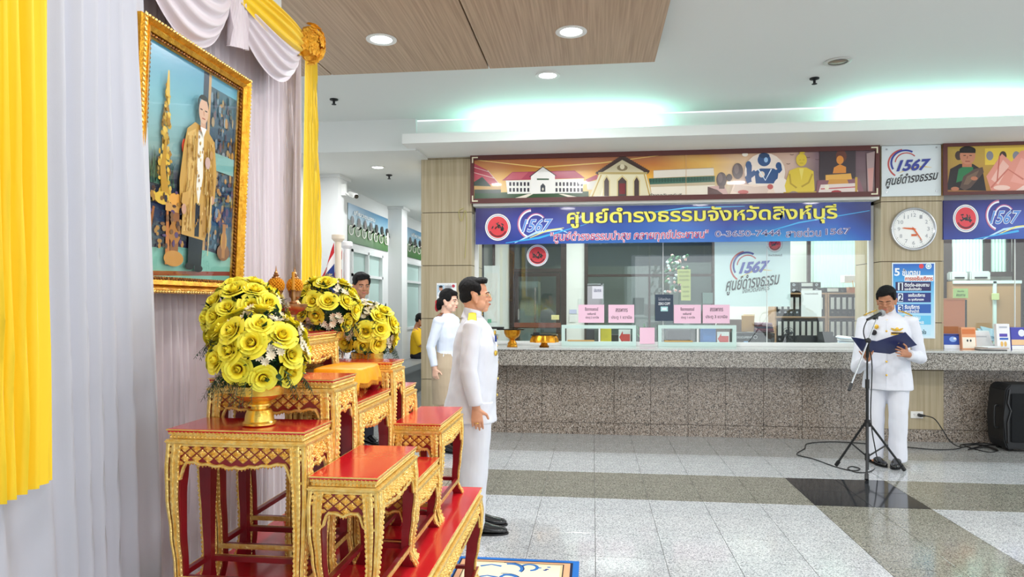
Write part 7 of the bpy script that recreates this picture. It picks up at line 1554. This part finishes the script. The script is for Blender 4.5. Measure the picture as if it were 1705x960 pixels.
path = [mt_, mt_ + V((-.03, .0, -.12)), V((ax_ + .03, ay - .02, 1.0)), V((ax_ + .022, ay - .02, .5)), V((ax_ + .06, ay - .03, .2))] + fl_((1462, 772), (1450, 784), (1428, 786), (1412, 780), (1418, 776), (1432, 780), (1420, 783), (1392, 777), (1356, 764), (1327, 756), (1340, 746), (1345, 738), (1384, 735), (1444, 738), (1500, 743), (1560, 748), (1598, 746), (1600, 740), (1630, 739), (1660, 748), (1645, 752), (1606, 741), (1636, 737), (1668, 742))
b = new(); tube(b, smooth_path(path), .005, 6); fin('microphone_cable', b, BLACK, smooth=True, label='long black cable looping from the microphone stand across the floor to the loudspeaker', cat='cable')
# socket and plug
q = WY(1526, 690, 7.95); t = thing('wall_socket', (q.x, 7.945, q.z - .04), 'white double wall socket low on the beige pillar cladding', 'socket'); b = new(); box(b, q.x - .065, q.x + .065, 7.938, 7.9495, q.z - .038, q.z + .038); bmesh.ops.bevel(b, geom=b.edges[:], offset=.003, segments=1, affect='EDGES'); fin('plate', b, mat('socket_white', '#ecebe6', .4), t)
b = new()
for dx in (-.028, .03):
    for (ddx, dz) in ((-.006, .006), (.006, .006), (0, -.008)): box(b, q.x + dx + ddx - .0015, q.x + dx + ddx + .0015, 7.9365, 7.938, q.z + dz - .004, q.z + dz + .004)
fin('slot', b, BLACK, t)
t = thing('power_cord', (q.x + .04, 7.92, q.z), 'black power cord plugged into the wall socket and running to the loudspeaker', 'cord'); b = new(); tube(b, [(q.x + .02, 7.94, q.z), (q.x + .02, 7.90, q.z), (q.x + .06, 7.885, q.z)], [.018, .018, .010], 12); fin('plug', b, BLACK, t, smooth=True)
cp = [V((q.x + .06, 7.885, q.z)), WY(1556, 697, 7.80), WY(1570, 716, 7.72), WY(1582, 734, 7.66)] + [WZ(x, y, .014) for x, y in ((1600, 744), (1622, 740), (1648, 744), (1662, 750), (1640, 744), (1612, 748), (1640, 741), (1670, 741))]
b = new(); tube(b, smooth_path(cp), .0055, 6); fin('cable', b, BLACK, t, smooth=True)
# loudspeaker at the right edge
q = WZ(1672, 752, 0); bx, by = q.x, q.y; t = thing('loudspeaker', (bx + .2, by + .16, 0), 'black portable loudspeaker standing on the floor at the right edge', 'loudspeaker')
zt = WY(1690, 640, by).z; b = new(); prof_ = [(bx + .03, .03), (bx + .44, .03), (bx + .47, .1), (bx + .46, zt - .04), (bx + .42, zt), (bx + .06, zt), (bx + .015, zt - .05), (bx - .005, .35), (bx + .0, .12)]
ext(b, prof_, 'xz', by, by + .30); bmesh.ops.bevel(b, geom=b.edges[:], offset=.012, segments=2, affect='EDGES'); fin('cabinet', b, mat('speaker_black', '#15171a', .5, bump=.2, bscale=300), t)
b = new(); box(b, bx + .06, bx + .40, by - .010, by + .0, .10, zt - .09); bmesh.ops.bevel(b, geom=b.edges[:], offset=.008, segments=2, affect='EDGES'); fin('grille', b, mat('perforated_grille', '#1d1f22', .4, .5, bump=1, bscale=600), t)
b = new(); tube(b, [(bx + .035, by - .006, .09), (bx + .03, by - .006, .3), (bx + .06, by - .006, .42), (bx + .03, by - .006, .5), (bx + .05, by - .006, zt - .05)], .008, 8); fin('ridge', b, BLACKG, t, smooth=True)
b = new(); tube(b, smooth_path([(bx + .0, by + .1, .46), (bx - .035, by + .1, .455), (bx - .04, by + .1, .36), (bx - .035, by + .1, .24), (bx + .0, by + .1, .235)], 4), .012, 8); fin('side_handle', b, BLACK, t, smooth=True)
for x_ in (bx + .08, bx + .4): b = new(); tube(b, [(x_ - .02, by + .06, .03), (x_ + .02, by + .06, .03)], .03, 14); tube(b, [(x_ - .02, by + .24, .03), (x_ + .02, by + .24, .03)], .03, 14); fin('wheel', b, BLACK, t, smooth=True)
# cable hanging at the left pillar corner
b = new(); tube(b, smooth_path([WY(772, 346, 7.93), WY(764, 352, 7.93), WY(768, 368, 7.93), WY(775, 350, 7.93), WY(777, 380, 7.93), WY(774, 430, 7.93)], 6), .004, 6); fin('loose_wire', b, mat('yellow_green_wire', '#b8b06a', .5), label='loose yellow-green wire dangling down the left pillar beside the banners', cat='wire')
